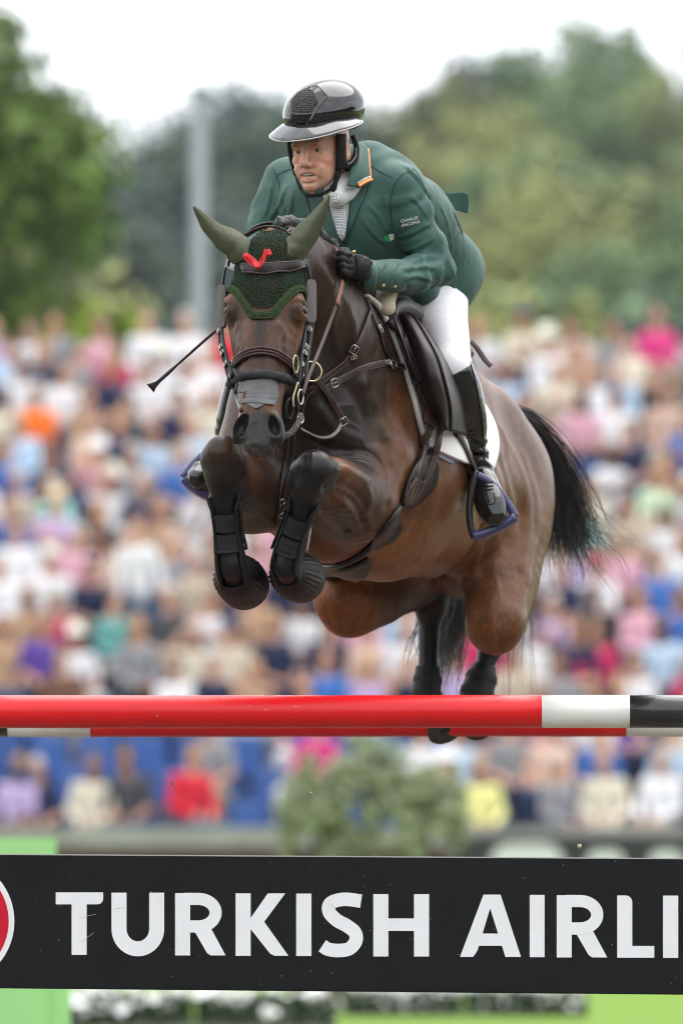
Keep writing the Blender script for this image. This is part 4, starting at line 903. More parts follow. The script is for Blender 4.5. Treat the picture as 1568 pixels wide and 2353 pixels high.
def coat_material():
    m = mat('horse_coat', rough=.43, spec=.28, attr='Col', var=.16, vscale=22, bump=.22, bscale=150, bdist=.004, stretch=(1, 1, .3))
    b = m.node_tree.nodes['Principled BSDF']; b.inputs['Coat Weight'].default_value = .06; b.inputs['Coat Roughness'].default_value = .30
    b.inputs['Sheen Weight'].default_value = .0; b.inputs['Sheen Roughness'].default_value = .3
    return m
M['coat'] = coat_material(); coat_detail(M['coat'])
M['hair'] = mat('black_hair', (.012, .010, .009), .42, .5, bump=.0)
M['eye'] = mat('eye', (.004, .003, .002), .08, .45)
M['hoof'] = mat('hoof', (.05, .045, .035), .6, .4, var=.3, vscale=30, bump=.3, bscale=90)
horse = empty('horse', W(800, 1340, .5), 'dark bay horse jumping over the red poles, knees tucked, ears in a green bonnet', 'horse')
HB = mk('body', hV, hQ, M['coat'], horse); vcol(HB, C)
HT = bvh(HB)
print('horse verts', len(hV))

for sg in (-1, 1):
    v, f = uvsphere(H(sg*.1050, .229, -.060), .0215); mk('eye', v, f, M['eye'], horse)
    # lids
    q = [H(sg*(.092+.020*math.sin(t)), .225-.019*math.cos(t), -.036-.028*(1-abs(math.sin(t)))*0-.016*math.sin(t)) for t in np.linspace(.2, 2.9, 9)]
# ------- hooves
def hoof(top, sole, r0, r1, name='hoof'):
    a = nrm(sole-top); P = [top, top+(sole-top)*.5, sole]; v, f = tube(P, [r0, (r0+r1)/2, r1], n=24)
    return mk(name, v, f, M['hoof'], horse)
hoof(W(676, 1328, -.27), W(694, 1336, -.165), .052, .066)
hoof(W(549, 1338, -.29), W(563, 1350, -.185), .052, .066)
hoof(W(1008, 1650, 1.40), W(1022, 1682, 1.36), .046, .058)
hoof(W(1092, 1648, 1.42), W(1102, 1672, 1.38), .046, .055)

# ------- mane plaited along the crest
def strand_mesh(paths, r0, r1=None, n=4):
    parts = []
    for P in paths:
        m = len(P); r = np.linspace(r0, r0*.15 if r1 is None else r1, m); parts.append(tube(P, r, n=n, cap=False))
    return merge(*parts)
rng = np.random.RandomState(5)
crest = spline(np.array([W(640, 524, -.40), W(668, 520, -.33), W(705, 534, -.24), W(742, 558, -.14), W(770, 588, -.06), W(800, 625, .10), W(835, 680, .22)]), 14)
paths = []
T_, N_, B_ = frames(crest)
for k in range(3):      # three-strand plait with bumps
    th = np.linspace(0, 2*math.pi*13, len(crest))+k*2*math.pi/3
    paths.append(crest+N_*(np.cos(th)*.014)[:, None]+B_*(np.sin(2*th)*.012)[:, None]+np.array((0, 0, .008)))
v1 = merge(*[tube(p, .0145+.003*np.sin(np.linspace(0, 80, len(p))), n=8) for p in paths])
fz = []
for i in range(260):
    j = rng.randint(0, len(crest)-1); p = crest[j]+rng.randn(3)*.012; d = nrm(rng.randn(3)*.7+N_[j]*.3+np.array((0, 0, .6)))*rng.uniform(.015, .04)
    fz.append(np.array([p, p+d*.5, p+d+rng.randn(3)*.006]))
v2 = strand_mesh(fz, .0007, n=3)
v, f = merge(v1, v2); mk('mane', v, f, M['hair'], horse, kind='stuff')
# ------- tail
def tail():
    fl = [np.array(q) for q in ((1128, 938, 1.62), (1178, 962, 1.72), (1228, 1025, 1.80), (1268, 1110, 1.84), (1293, 1185, 1.86), (1318, 1240, 1.88))]
    base = np.array([W(*q) for q in fl]); paths = []
    for i in range(1500):
        s = rng.rand(); u = rng.randn(3)*np.array((1, 1.2, .7))
        end = rng.choice([0.72, .85, 1.0, 1.0, 1.15]); sag = max(0, rng.randn()*.5+.35)
        P = base.copy(); k = np.linspace(0, 1, 6)
        wdt = .012+.029*np.sin(np.clip(k*1.25, 0, 1)*math.pi*.55)+.014*k**3
        P = P+u[None, :]*wdt[:, None]
        inner = rng.rand() < .3
        if inner:   # strands that drop close to the thigh
            P = P+(np.array(W(1270, 1235, 1.9))-base[-1])[None, :]*(k**2.0*rng.uniform(.4, 1))[:, None]
        P[-1] = P[-2]+(P[-1]-P[-2])*end+np.array((rng.randn()*.035, rng.randn()*.03, -sag*.07))
        P[-2] += rng.randn(3)*.010
        paths.append(spline(P, 5)+np.cumsum(rng.randn(26, 3)*.0006, 0))
    for q in (((1300, 1180), (1345, 1265), (1378, 1310), (1412, 1350)), ((1310, 1190), (1370, 1240), (1420, 1285), (1440, 1330)), ((1290, 1170), (1340, 1195), (1380, 1235), (1450, 1255)), ((1295, 1200), (1332, 1270), (1352, 1320), (1340, 1350)), ((1300, 1190), (1350, 1240), (1372, 1290), (1366, 1330))):
        for j in range(5):
            o = rng.randn(2)*7
            paths.append(spline(np.array([W(a+o[0]*(.5+i*.4), b+o[1]*(.5+i*.4), 1.87+.02*rng.randn()) for i, (a, b) in enumerate(q)]), 6))
    core = tube(spline(base[:5], 6), np.concatenate([np.linspace(.022, .05, 10), np.linspace(.05, .02, 15)]), n=12)
    return merge(core, strand_mesh(paths, .0017, n=3))
v, f = tail(); mk('tail', v, f, M['hair'], horse, kind='stuff')
# lower tail strands hanging behind the hind legs
paths = []
for i in range(260):
    a = rng.choice([1005, 1028, 1050, 962], p=[.3, .35, .25, .1])+rng.randn()*9; y0 = rng.uniform(1330, 1400); y1 = rng.uniform(1470, 1610)
    dx = rng.uniform(-35, 10); Y = 1.95+rng.randn()*.05
    P = [W(a+20, y0, Y), W(a+10+rng.randn()*5, (2*y0+y1)/3, Y), W(a+dx*.5+rng.randn()*6, (y0+2*y1)/3, Y), W(a+dx+rng.randn()*8, y1, Y)]
    paths.append(spline(np.array(P), 5))
for i in range(26):
    a = 1180+rng.randn()*22; y0 = 1340; y1 = rng.uniform(1470, 1640); Y = 1.9+rng.randn()*.06
    paths.append(spline(np.array([W(a, y0, Y), W(a+rng.randn()*6, 1420, Y), W(a+rng.uniform(-25, 18), y1, Y)]), 6))
v, f = strand_mesh(paths, .0023, n=3); mk('tail_end', v, f, M['hair'], horse, kind='stuff')
# red ribbon in the tail
M['ribbon'] = mat('red_ribbon', (.55, .008, .012), .45, .4, var=.2, vscale=40)
P = spline(np.array([W(1135, 933, 1.60), W(1165, 944, 1.66), W(1190, 955, 1.70), W(1215, 966, 1.73)]), 6)
v, f = ribbon(P, np.tile((0.3, -.5, .8), (len(P), 1)), np.linspace(.03, .012, len(P)), .002, .012)
mk('tail_ribbon', v, f, M['ribbon'], None, label='red ribbon tied at the top of the horse tail', cat='ribbon')
# whiskers
paths = []
for i in range(90):
    a = rng.uniform(-.055, .055); d = rng.uniform(.615, .672); o = rng.uniform(-.09, -.01)
    h = HT.find_nearest(Vector(H(a, d, o)))
    n = np.array(h[1]); p = np.array(h[0]); l = rng.uniform(.015, .045); dr = nrm(n+HA[1]*.5+rng.randn(3)*.35)
    paths.append(np.array([p, p+dr*l*.5, p+dr*l+np.array((0, 0, -l*.2))]))
v, f = strand_mesh(paths, .0004, n=3); mk('whiskers', v, f, mat('whisker', (.14, .11, .08), .4), horse, kind='stuff')
# ================================================================== tack
M['leather'] = mat('brown_leather', (.032, .0095, .0085), .42, .36, var=.25, vscale=30, bump=.15, bscale=260, bdist=.002)
M['leather_d'] = mat('dark_leather', (.0125, .006, .006), .42, .34, var=.25, vscale=30, bump=.15, bscale=260, bdist=.002)
M['leather_l'] = mat('worn_leather', (.050, .029, .025), .45, .4, var=.3, vscale=40, bump=.15, bscale=260, bdist=.002)
M['blackl'] = mat('black_leather', (.006, .006, .0065), .45, .32, var=.2, vscale=40, bump=.1, bscale=200, bdist=.002)
M['steel'] = mat('steel', (.46, .45, .43), .25, .5, 1.0)
M['brass'] = mat('warm_steel', (.50, .44, .28), .28, .5, 1.0)
M['rubber'] = mat('black_rubber', (.0075, .0075, .008), .52, .25, var=.25, vscale=25, bump=.12, bscale=160, bdist=.003)
M['neo'] = mat('elastic', (.014, .0145, .015), .75, .3, var=.15, vscale=60, bump=.3, bscale=700, bdist=.001)
M['fleece'] = mat('grey_fleece', (.06, .06, .064), .95, .1, var=.3, vscale=60, bump=1.0, bscale=240, bdist=.008)
M['tape'] = mat('grey_tape', (.16, .16, .165), .85, .2, var=.12, vscale=30, bump=.3, bscale=300, bdist=.002)
M['thread'] = mat('pale_thread', (.42, .38, .33), .8)
M['yarn'] = mat('green_yarn', (.014, .027, .014), .9, .2, var=.3, vscale=80, bump=.4, bscale=900, bdist=.001)
M['yarn_l'] = mat('green_trim_yarn', (.032, .054, .019), .9, .2, var=.3, vscale=80, bump=.6, bscale=700, bdist=.002)
M['olive'] = mat('olive_lycra', (.075, .083, .046), .55, .25, var=.10, vscale=14, bump=.5, bscale=22, bdist=.012)
M['white_pad'] = mat('white_cotton', (.80, .79, .78), .85, .2, var=.06, vscale=12, bump=.3, bscale=90, bdist=.004)
M['lilac'] = mat('lilac_tape', (.26, .25, .36), .6)

def lay(tree, pts, n=10, lift=0.0, smooth=3, Y0=None):
    """photo points laid on a surface -> points and normals"""
    S = spline(np.array(pts, float), n); P = []; N = []
    for s in S:
        p, nn = cast(tree, s[0], s[1])
        if p is None:
            q = W(s[0], s[1], P[-1][1] if P else (Y0 if Y0 is not None else 0.0)); h = tree.find_nearest(Vector(q)); p = q; nn = np.array(h[1])
        P.append(p); N.append(nn)
    P = np.array(P); N = np.array(N)
    for _ in range(smooth):
        P[1:-1] = (P[:-2]+2*P[1:-1]+P[2:])/4; N[1:-1] = (N[:-2]+2*N[1:-1]+N[2:])/4
    N /= np.linalg.norm(N, axis=1)[:, None]
    return P+N*lift, N
def strap(name, tree, pts, w, t=.003, m='leather', parent=None, lift=.002, n=8, **k):
    P, N = lay(tree, pts, n, lift); v, f = ribbon(P, N, w, t); return mk(name, v, f, M[m], parent, **k)
def strap3(name, P, N, w, t=.003, m='leather', parent=None, n=6, **k):
    P = spline(np.array(P, float), n); N = np.tile(np.asarray(N, float), (len(P), 1)) if np.ndim(N) == 1 else spline(np.array(N, float), n)
    v, f = ribbon(P, N, w, t); return mk(name, v, f, M[m], parent, **k)
def stitches(P, N, B, off, lift, step=.006, ln=.0035, r=.0005):
    """row of stitches as small tubes"""
    L = np.concatenate([[0], np.cumsum(np.linalg.norm(np.diff(P, axis=0), axis=1))]); parts = []
    for s in np.arange(.004, L[-1]-.004, step):
        g = lambda x: np.array([np.interp(x, L, P[:, i]) for i in range(3)])
        gn = lambda x, A: np.array([np.interp(x, L, A[:, i]) for i in range(3)])
        a = g(s)+gn(s, B)*off+gn(s, N)*lift; b = g(s+ln)+gn(s+ln, B)*off+gn(s+ln, N)*lift
        parts.append(tube([a, b], r, n=3, cap=False))
    return merge(*parts)
def buckle(c, nrmv, along, w, h, parent, m='steel', r=.0018):
    w *= .85; h *= .85
    n = nrm(nrmv); a = nrm(np.asarray(along)-n*(np.asarray(along)@n)); b = np.cross(n, a)
    q = [(-1, -1), (-1, 1), (1, 1), (1, -1)]; P = []
    for i in range(4):
        p0 = np.array(q[i]); p1 = np.array(q[(i+1) % 4])
        for t in (.12, .5, .88): P.append(p0+(p1-p0)*t)
    P = np.array([c+a*x*h/2+b*y*w/2+n*.003 for x, y in P])
    v, f = tube(P, r, np.tile(n, (len(P), 1)), n=7, closed=True)
    v2, f2 = tube([c-a*h*.45+n*.004, c+a*h*.55+n*.006], r*.7, n=6)
    return mk('buckle', *merge((v, f), (v2, f2)), M[m], parent)

# ---------------------------------------------------------------- ear bonnet
bonnet = empty('ear_bonnet', H(0, .1, 0), 'dark green crocheted ear bonnet with olive ear covers on the horse head', 'ear bonnet')
def bon_edge(phi):      # how far down the face the bonnet reaches, by angle round the head
    a = abs(math.degrees(phi)); return float(np.interp(a, [0, 14, 24, 38, 50, 62, 78, 100], [.262, .260, .225, .186, .166, .158, .168, .20]))
def bon_pt(phi, t):
    e = bon_edge(phi)
    if t < .34:
        el = R(84)*(1-t/.34); o = H(0, .082, -.105); d = HA[0]*math.sin(phi)*math.cos(el)+HA[2]*math.cos(phi)*math.cos(el)-HA[1]*math.sin(el)
    else:
        s = (t-.34)/.66; o = H(0, .082+(e-.082)*s, -.105); d = HA[0]*math.sin(phi)+HA[2]*math.cos(phi)
    far = o+nrm(d)*.5
    h = HT.ray_cast(Vector(far), Vector(-nrm(d)))
    return (np.array(h[0]), np.array(h[1])) if h[0] is not None and np.linalg.norm(np.array(h[0])-o) < .2 else (o+nrm(d)*.125, nrm(d))
NP_, NT_ = 61, 61
BG = np.zeros((NP_, NT_, 3)); BN = np.zeros((NP_, NT_, 3))
phis = np.linspace(-R(105), R(105), NP_)
for i, ph in enumerate(phis):
    for j in range(NT_):
        BG[i, j], BN[i, j] = bon_pt(ph, j/(NT_-1))
for _ in range(4):
    for A in (BG, BN):
        A[1:-1, 1:-1] = (A[1:-1, 1:-1]*2+A[:-2, 1:-1]+A[2:, 1:-1]+A[1:-1, :-2]+A[1:-1, 2:])/6
BN /= np.linalg.norm(BN, axis=2)[:, :, None]
BG = BG+BN*(.006+.014*np.clip(1-np.arange(NT_)/(NT_-1)/.3, 0, 1))[None, :, None]
def bon_at(u, v):
    x = np.clip(u, 0, 1)*(NP_-1); y = np.clip(v, 0, 1)*(NT_-1); i = min(int(x), NP_-2); j = min(int(y), NT_-2); a = x-i; b = y-j
    f = lambda A: A[i, j]*(1-a)*(1-b)+A[i+1, j]*a*(1-b)+A[i, j+1]*(1-a)*b+A[i+1, j+1]*a*b
    return f(BG), nrm(f(BN))
# crochet: staggered loops of yarn
parts = []
rowh = .0105; t = 0.02; row = 0
cu = .5
def row_len(v):
    P = np.array([bon_at(u, v)[0] for u in np.linspace(0.02, .98, 60)]); return np.concatenate([[0], np.cumsum(np.linalg.norm(np.diff(P, axis=0), axis=1))])
while t < .925:
    L = row_len(t); us = np.linspace(.02, .98, 60); st = .0125; k0 = (.5 if row % 2 else 0)
    for s in np.arange(k0*st, L[-1], st):
        u = float(np.interp(s, L, us)); p, n = bon_at(u, t)
        ph = abs(-105+210*u)
        p2, _ = bon_at(min(u+.01, 1), t); tx = nrm(p2-p); ty = np.cross(n, tx)
        a = np.linspace(0, 2*math.pi, 8, endpoint=False)
        Q = np.array([p+tx*math.cos(x)*.0058+ty*math.sin(x)*.0052+n*(.0012*math.cos(2*x)) for x in a])
        parts.append(tube(Q, .0019, np.tile(n, (8, 1)), n=5, closed=True))
    p, _ = bon_at(.5, t); dv = .004
    p3, _ = bon_at(.5, t+dv); t += dv*rowh/max(np.linalg.norm(p3-p), 1e-4); row += 1
mk('crochet_mesh', *merge(*parts), M['yarn'], bonnet, kind='stuff')
# solid lower border, five rows of thick stitches
parts = []
for r in range(5):
    q = [bon_at(u, 1.0-.003) for u in np.linspace(.06, .94, 110)]
    P = np.array([x[0] for x in q]); N = np.array([x[1] for x in q])
    T, N, B = frames(P, N); off = -.0045*r
    for s in (1,):
        P2 = P+B*off*(1 if B[55][2] < 0 else -1)*-1+N*(.002+.0015*math.sin(r*1.3))
        P2 = np.array([P2[i] for i in range(len(P2))])
        rad = .0029+.0009*np.sin(np.arange(len(P2))*2.1+r)
        parts.append(tube(P2, rad, N, n=6))
mk('crochet_border', *merge(*parts), M['yarn_l'], bonnet, kind='stuff')
def ear(name, nodes, label):
    """nodes: (px, py, Y, halfwidth, depth)"""
    D = spline(np.array([(*W(a, b, y), w, d) for a, b, y, w, d in nodes]), 8); P = D[:, :3]
    N = np.tile((0.0, -1.0, 0.1), (len(P), 1)); T, N, B = frames(P, N); n = 20; V = []; Fc = []
    for i in range(len(P)):
        for k in range(n):
            a = 2*math.pi*k/n; c, s_ = math.cos(a), math.sin(a)
            wr = 1+.05*math.sin(2*a+i*.5)+.14*math.sin(i*.7+3*a)*max(0, 1-i/20)+.07*math.sin(i*1.3+a*4)*max(0, 1-i/30)
            V.append(P[i]+B[i]*c*D[i, 3]*(1+.05*math.sin(i*.55))+N[i]*(np.sign(s_)*max(0, 1-abs(c)**1.5)*D[i, 4]*(1.0 if s_ > 0 else .6)*wr))
    for i in range(len(P)-1):
        for k in range(n): l = (k+1) % n; Fc.append((i*n+k, i*n+l, (i+1)*n+l, (i+1)*n+k))
    Fc.append(tuple((len(P)-1)*n+k for k in range(n)))
    o = mk(name, V, Fc, M['olive'], bonnet); k = 15; v, f = tube(np.array([V[i*n+k] for i in range(len(P))]), .0012, n=5); mk('seam', v, f, M['yarn'], o); k = 1 if nodes[-1][0] > 600 else 9; v, f = tube(np.array([V[i*n+k] for i in range(len(P))]), .0018, n=5); mk('seam', v, f, M['olive'], o); return o
ear('ear_cover', [(560, 588, -.50, .040, .05), (540, 563, -.51, .043, .034), (511, 544, -.52, .035, .024), (482, 520, -.53, .024, .016), (459, 492, -.54, .013, .009), (445, 473, -.545, .003, .003)], '')
ear('ear_cover', [(664, 588, -.50, .038, .05), (686, 560, -.51, .041, .034), (711, 526, -.52, .034, .024), (733, 493, -.53, .022, .016), (748, 465, -.54, .011, .009), (756, 447, -.545, .002, .003)], '')
BT = bvh(HB, *[o for o in bonnet.children if o.name.startswith('crochet')])
# piping round the crown between the ears
P = np.array([W(a, b, y) for a, b, y in ((560, 540, -.56), (590, 524, -.565), (622, 519, -.565), (650, 526, -.56), (668, 540, -.56))]); v, f = tube(spline(P, 6), .0035, n=7); mk('piping', v, f, M['leather_d'], bonnet)
# red ribbon bow on the browband
bow = empty('ribbon_bow', W(592, 600, -.60), 'small red ribbon bow tied on the browband over the green bonnet', 'ribbon')
for nm, pts, ww in (('loop', [(590, 614), (575, 604), (562, 590), (567, 586), (582, 598), (592, 612)], .018), ('tail', [(591, 614), (600, 598), (612, 582), (622, 577)], .020)):
    P = spline(np.array([W(a, b, -.625+.006*math.sin(i*2)) for i, (a, b) in enumerate(pts)]), 6)
    v, f = ribbon(P, np.tile((.25, -1, .3), (len(P), 1)), ww*np.linspace(.45, 1, len(P)), .001); mk(nm, v, f, M['ribbon'], bow)
P = spline(np.array([W(a, b, -.63) for a, b in ((593, 613), (604, 600), (608, 584), (611, 572))]), 6); v, f = ribbon(P, np.tile((-.3, -1, .1), (len(P), 1)), np.linspace(.008, .014, len(P)), .001); mk('tail', v, f, M['ribbon'], bow)
v, f = uvsphere(W(592, 613, -.625), (.007, .006, .006)); mk('knot', v, f, M['ribbon'], bow)

# ---------------------------------------------------------------- bridle
bridle = empty('bridle', H(0, .3, 0), 'brown and black leather bridle with padded noseband on the horse head', 'bridle')
P, N = lay(BT, [(521, 606), (545, 612), (580, 618), (612, 618), (650, 614), (682, 608), (704, 604)], 8, .006, 12)
T, N, B = frames(P, N)
ww = np.interp(np.linspace(0, 1, len(P)), [0, .5, 1], [.022, .034, .022])
v, f = ribbon(P, N, ww, .007); bb = mk('browband', v, f, M['leather_d'], bridle)
for o in (-.012, .012):
    v, f = tube(P+B*o*(ww/.026)[:, None]+N*.004, .0035, n=7); mk('padding', v, f, M['leather_l'], bb)
# cheek pieces, blinker pads, buckles
for sg, px in ((-1, ((519, 612), (512, 650), (508, 700), (508, 745), (512, 790), (522, 830), (533, 868))), (1, ((704, 606), (711, 640), (711, 690), (708, 740), (700, 790), (690, 830), (678, 870)))):
    Y = [-.50, -.49, -.485, -.49, -.52, -.56, -.60]
    P = spline(np.array([W(a, b, y) for (a, b), y in zip(px, Y)]), 6); N = np.tile(nrm(HA[0]*sg*.8+HA[2]*.6), (len(P), 1))
    v, f = ribbon(P, N, .014, .004); cp = mk('cheek_piece', v, f, M['blackl'], bridle)
    v, f = ribbon(P[18:]+HA[2]*.016-HA[0]*sg*.004, N[18:], .011, .004); mk('noseband_strap', v, f, M['blackl'], bridle)
    v, f = ribbon(P[16:]-HA[2]*.022+HA[0]*sg*.010, N[16:], .010, .004); mk('bit_strap', v, f, M['blackl'], bridle)
    for k, sz in ((25, .020), (27, .018), (31, .017), (20, .022)):
        if k >= len(P): continue
        a = frames(P, N); v, f = box(P[k]+N[k]*.006, (.018, .008, sz), np.stack([a[2][k], a[1][k], a[0][k]], 1)); mk('keeper', v, f, M['blackl'], cp, smooth=False)
        buckle(P[k]+N[k]*.008, N[k], a[0][k], .016, .015, cp, r=.0016)
    # blinker pad
    x0, x1, y0, y1 = ((498, 517, 653, 751) if sg < 0 else (704, 727, 641, 740))
    cx, cy = (x0+x1)/2, (y0+y1)/2; hw, hh = (x1-x0)/2, (y1-y0)/2; poly = []
    for i in range(28):
        a = 2*math.pi*i/28; c, s_ = math.cos(a), math.sin(a)
        poly.append((cx+hw*abs(c)**.5*np.sign(c), cy+hh*abs(s_)**.30*np.sign(s_)))
    nf = nrm(HA[2]*.9+HA[0]*sg*.35)
    fr = [W(a, b, -.515)-HA[2]*0+np.array((0, 1.2*sg*(a-cx)/750, 0)) for a, b in poly]; n = len(fr)
    V = fr+[p-nf*.012 for p in fr]+[W(cx, cy, -.515)+nf*.003]
    Fc = [(i, (i+1) % n, n+(i+1) % n, n+i) for i in range(n)]+[(2*n, (i+1) % n, i) for i in range(n)]+[tuple(n+i for i in range(n))]
    bl = mk('blinker_pad', V, Fc, mat('blinker_leather', (.105, .090, .088), .5, .4, var=.12, vscale=30), bridle, smooth=False)
    e = np.array([W(cx-sg*hw*.72, y0+8+(y1-y0-16)*t, -.515)+np.array((0, 1.2*sg*(-sg*hw*.72)/750, 0))+nf*.002 for t in np.linspace(0, 1, 20)])
    mk('stitching', *stitches(e, np.tile(nf, (20, 1)), np.tile(HA[0], (20, 1)), 0, .001, .005, .003, .0006), M['blackl'], bl)
# headpiece behind the ears
P = spline(np.array([W(526, 606, -.45), W(545, 560, -.40), W(600, 520, -.36), W(660, 525, -.36), W(695, 565, -.40), W(698, 600, -.45)]), 6); Nn = P-H(0, .12, -.1)
v, f = ribbon(P, Nn, .03, .005); mk('headpiece', v, f, M['leather_d'], bridle)
# padded noseband: three ridges
NPTS = [(539, 872), (538, 850), (550, 828), (575, 812), (604, 808), (632, 814), (655, 830), (671, 850), (676, 872)]
P, N = lay(HT, NPTS, 8, .005, 8); T, N, B = frames(P, N)
v, f = ribbon(P, N, .026, .006); nb = mk('noseband', v, f, M['leather'], bridle)
for o in (-.009, 0, .009):
    v, f = tube(P+B*o+N*.007, .0046, n=8); mk('padding', v, f, M['leather'], nb)
# drop noseband in grey fleece
P, N = lay(HT, [(534, 888), (545, 873), (568, 863), (595, 860), (625, 863), (650, 868), (672, 876)], 10, .010, 8)
rr = .0135+.0012*vnoise(P, 90, 5)
v, f = tube(P, rr, N, n=14); v = np.asarray(v); v = v+np.random.RandomState(1).randn(*v.shape)*.0009
fn = mk('fleece_noseband', v, f, M['fleece'], bridle)
fz = []
r2 = np.random.RandomState(3)
for i in range(900):
    j = r2.randint(0, len(P)); a = r2.rand()*6.283; T, N2, B = frames(P, N); d = nrm(N2[j]*math.sin(a)+B[j]*math.cos(a)+r2.randn(3)*.4); p = P[j]+d*.012+T[j]*r2.uniform(-.003, .003); fz.append(np.array([p, p+d*.005+r2.randn(3)*.002]))
mk('fleece_fibre', *strand_mesh(fz, .0004, n=3), M['fleece'], fn, kind='stuff')
for sg, pts in ((-1, [(536, 886), (545, 915), (556, 945)]), (1, [(668, 874), (663, 905), (660, 940), (655, 965)])):
    P, N = lay(HT, pts, 6, .003); v, f = ribbon(P, N, .012, .004); mk('chin_strap', v, f, M['blackl'], bridle)
# bit rings on the horse's left and right, hooks and hanging straps
def wring(name, px, py, Y, r, th, nv, parent, m='steel', sx=1.0): v, f = ring(W(px, py, Y), r, th, nv, sx=sx); return mk(name, v, f, M[m], parent)
LN = nrm(np.array((.75, -.65, 0)))
wring('bit_ring', 679, 836, -.63, .026, .0026, LN, bridle, 'brass', .45)
wring('bit_ring', 690, 912, -.62, .022, .0034, LN, bridle, 'steel', .55)
P = spline(np.array([W(684, 878, -.63), W(678, 895, -.635), W(673, 915, -.64), W(674, 935, -.64)]), 6); v, f = tube(P, .0035, n=8); mk('bit_shank', v, f, M['brass'], bridle)
wring('bit_ring', 690, 962, -.62, .013, .0032, LN, bridle, 'steel')
wring('bit_guard', 664, 940, -.64, .030, .005, LN, bridle, 'rubber', .5)
wring('bit_ring', 531, 850, -.58, .026, .0026, (-.8, -.6, 0), bridle, 'steel', .5)
strap3('cheek_hanger', [W(703, 745, -.52), W(694, 800, -.56), W(688, 850, -.60), W(684, 905, -.62), W(682, 945, -.62)], LN, .009, .004, 'blackl', bridle)
strap3('cheek_hanger', [W(712, 742, -.49), W(708, 800, -.52), W(703, 850, -.57), W(695, 905, -.60), (W(690, 930, -.61))], LN, .009, .004, 'blackl', bridle)
strap3('throat_lash', [W(716, 735, -.44), W(714, 765, -.43), W(706, 820, -.42), W(680, 880, -.36)], LN, .010, .004, 'leather_d', bridle)
# curb strap wrapped in pale tape
P = spline(np.array([W(648, 1004, -.66), W(664, 996, -.65), W(676, 985, -.64), W(686, 968, -.63), W(690, 950, -.62)]), 6); v, f = tube(P, .009+.0016*np.sin(np.arange(len(P))*2.3), n=9)
mk('curb_strap', v, f, mat('frayed_tape', (.12, .115, .11), .8, var=.5, vscale=60, bump=.8, bscale=120), bridle)
v, f = tube(spline(np.array([W(641, 935, -.66), W(655, 960, -.66), W(662, 985, -.645)]), 5), .017, n=10); 
# reins
rp_ = [W(786, 645, -.24), W(775, 690, -.29), W(757, 740, -.34), W(738, 790, -.42), W(722, 830, -.51), W(706, 870, -.58), W(694, 905, -.62)]
strap3('rein', rp_, LN, .014, .003, 'leather_l', bridle)
P = spline(np.array([W(786, 645, -.243), W(782, 664, -.265), W(772, 700, -.303)]), 6); v, f = ribbon(P, np.tile(LN, (len(P), 1)), .015, .0042); mk('rein_grip', v, f, mat('tan_leather', (.20, .075, .04), .5, var=.2, vscale=30), bridle)
strap3('rein', [W(690, 985, -.60), W(705, 993, -.57), W(730, 1004, -.48), W(755, 1004, -.40), W(773, 992, -.34), W(783, 975, -.30)], (.5, -.6, .6), .012, .003, 'leather_l', bridle)
strap3('rein', [W(540, 900, -.60), W(560, 820, -.40), W(560, 740, -.2), W(560, 700, -.06)], (-.8, -.6, 0), .014, .003, 'leather_l', bridle)
# loop of tan rein round the hand
P = spline(np.array([W(770, 570, -.20), W(779, 580, -.23), W(782, 598, -.235), W(776, 618, -.22)]), 6); v, f = ribbon(P, np.tile((.6, -.8, 0), (len(P), 1)), .018, .004); mk('rein_loop', v, f, mat('tan_leather_2', (.17, .065, .035), .5, var=.2, vscale=30), bridle)

# tape across the nose, five overlapping strips
tape = empty('nose_tape', H(0, .48, 0), 'grey adhesive tape strips across the horse nose under the fleece noseband', 'tape')
r3 = np.random.RandomState(2)
for k, (ya, yb, xa, xb) in enumerate(((880, 876, 556, 632), (892, 889, 549, 635), (903, 902, 548, 635), (914, 914, 547, 633), (920, 924, 553, 630))):
    P, N = lay(HT, [(xa, ya+3), ((2*xa+xb)/3, ya), ((xa+2*xb)/3, yb), (xb, yb+2)], 6, .0025+.0008*k, 4); v, f = ribbon(P, N, .021 if k < 4 else .015, .0016); mk('strip', v, f, M['tape'], tape)
pts = [(556, 924), (571, 930), (586, 938), (593, 937), (606, 930), (626, 926), (622, 916), (590, 914), (562, 914)]
P = []; N = []
for a, b in pts: p, n = cast(HT, a, b); P.append(p+n*.0052); N.append(n)
c0, n0 = cast(HT, 591, 923); V = P+[c0+n0*.0058]; mk('point', V, [(i, (i+1) % len(P), len(P)) for i in range(len(P))], M['tape'], tape)

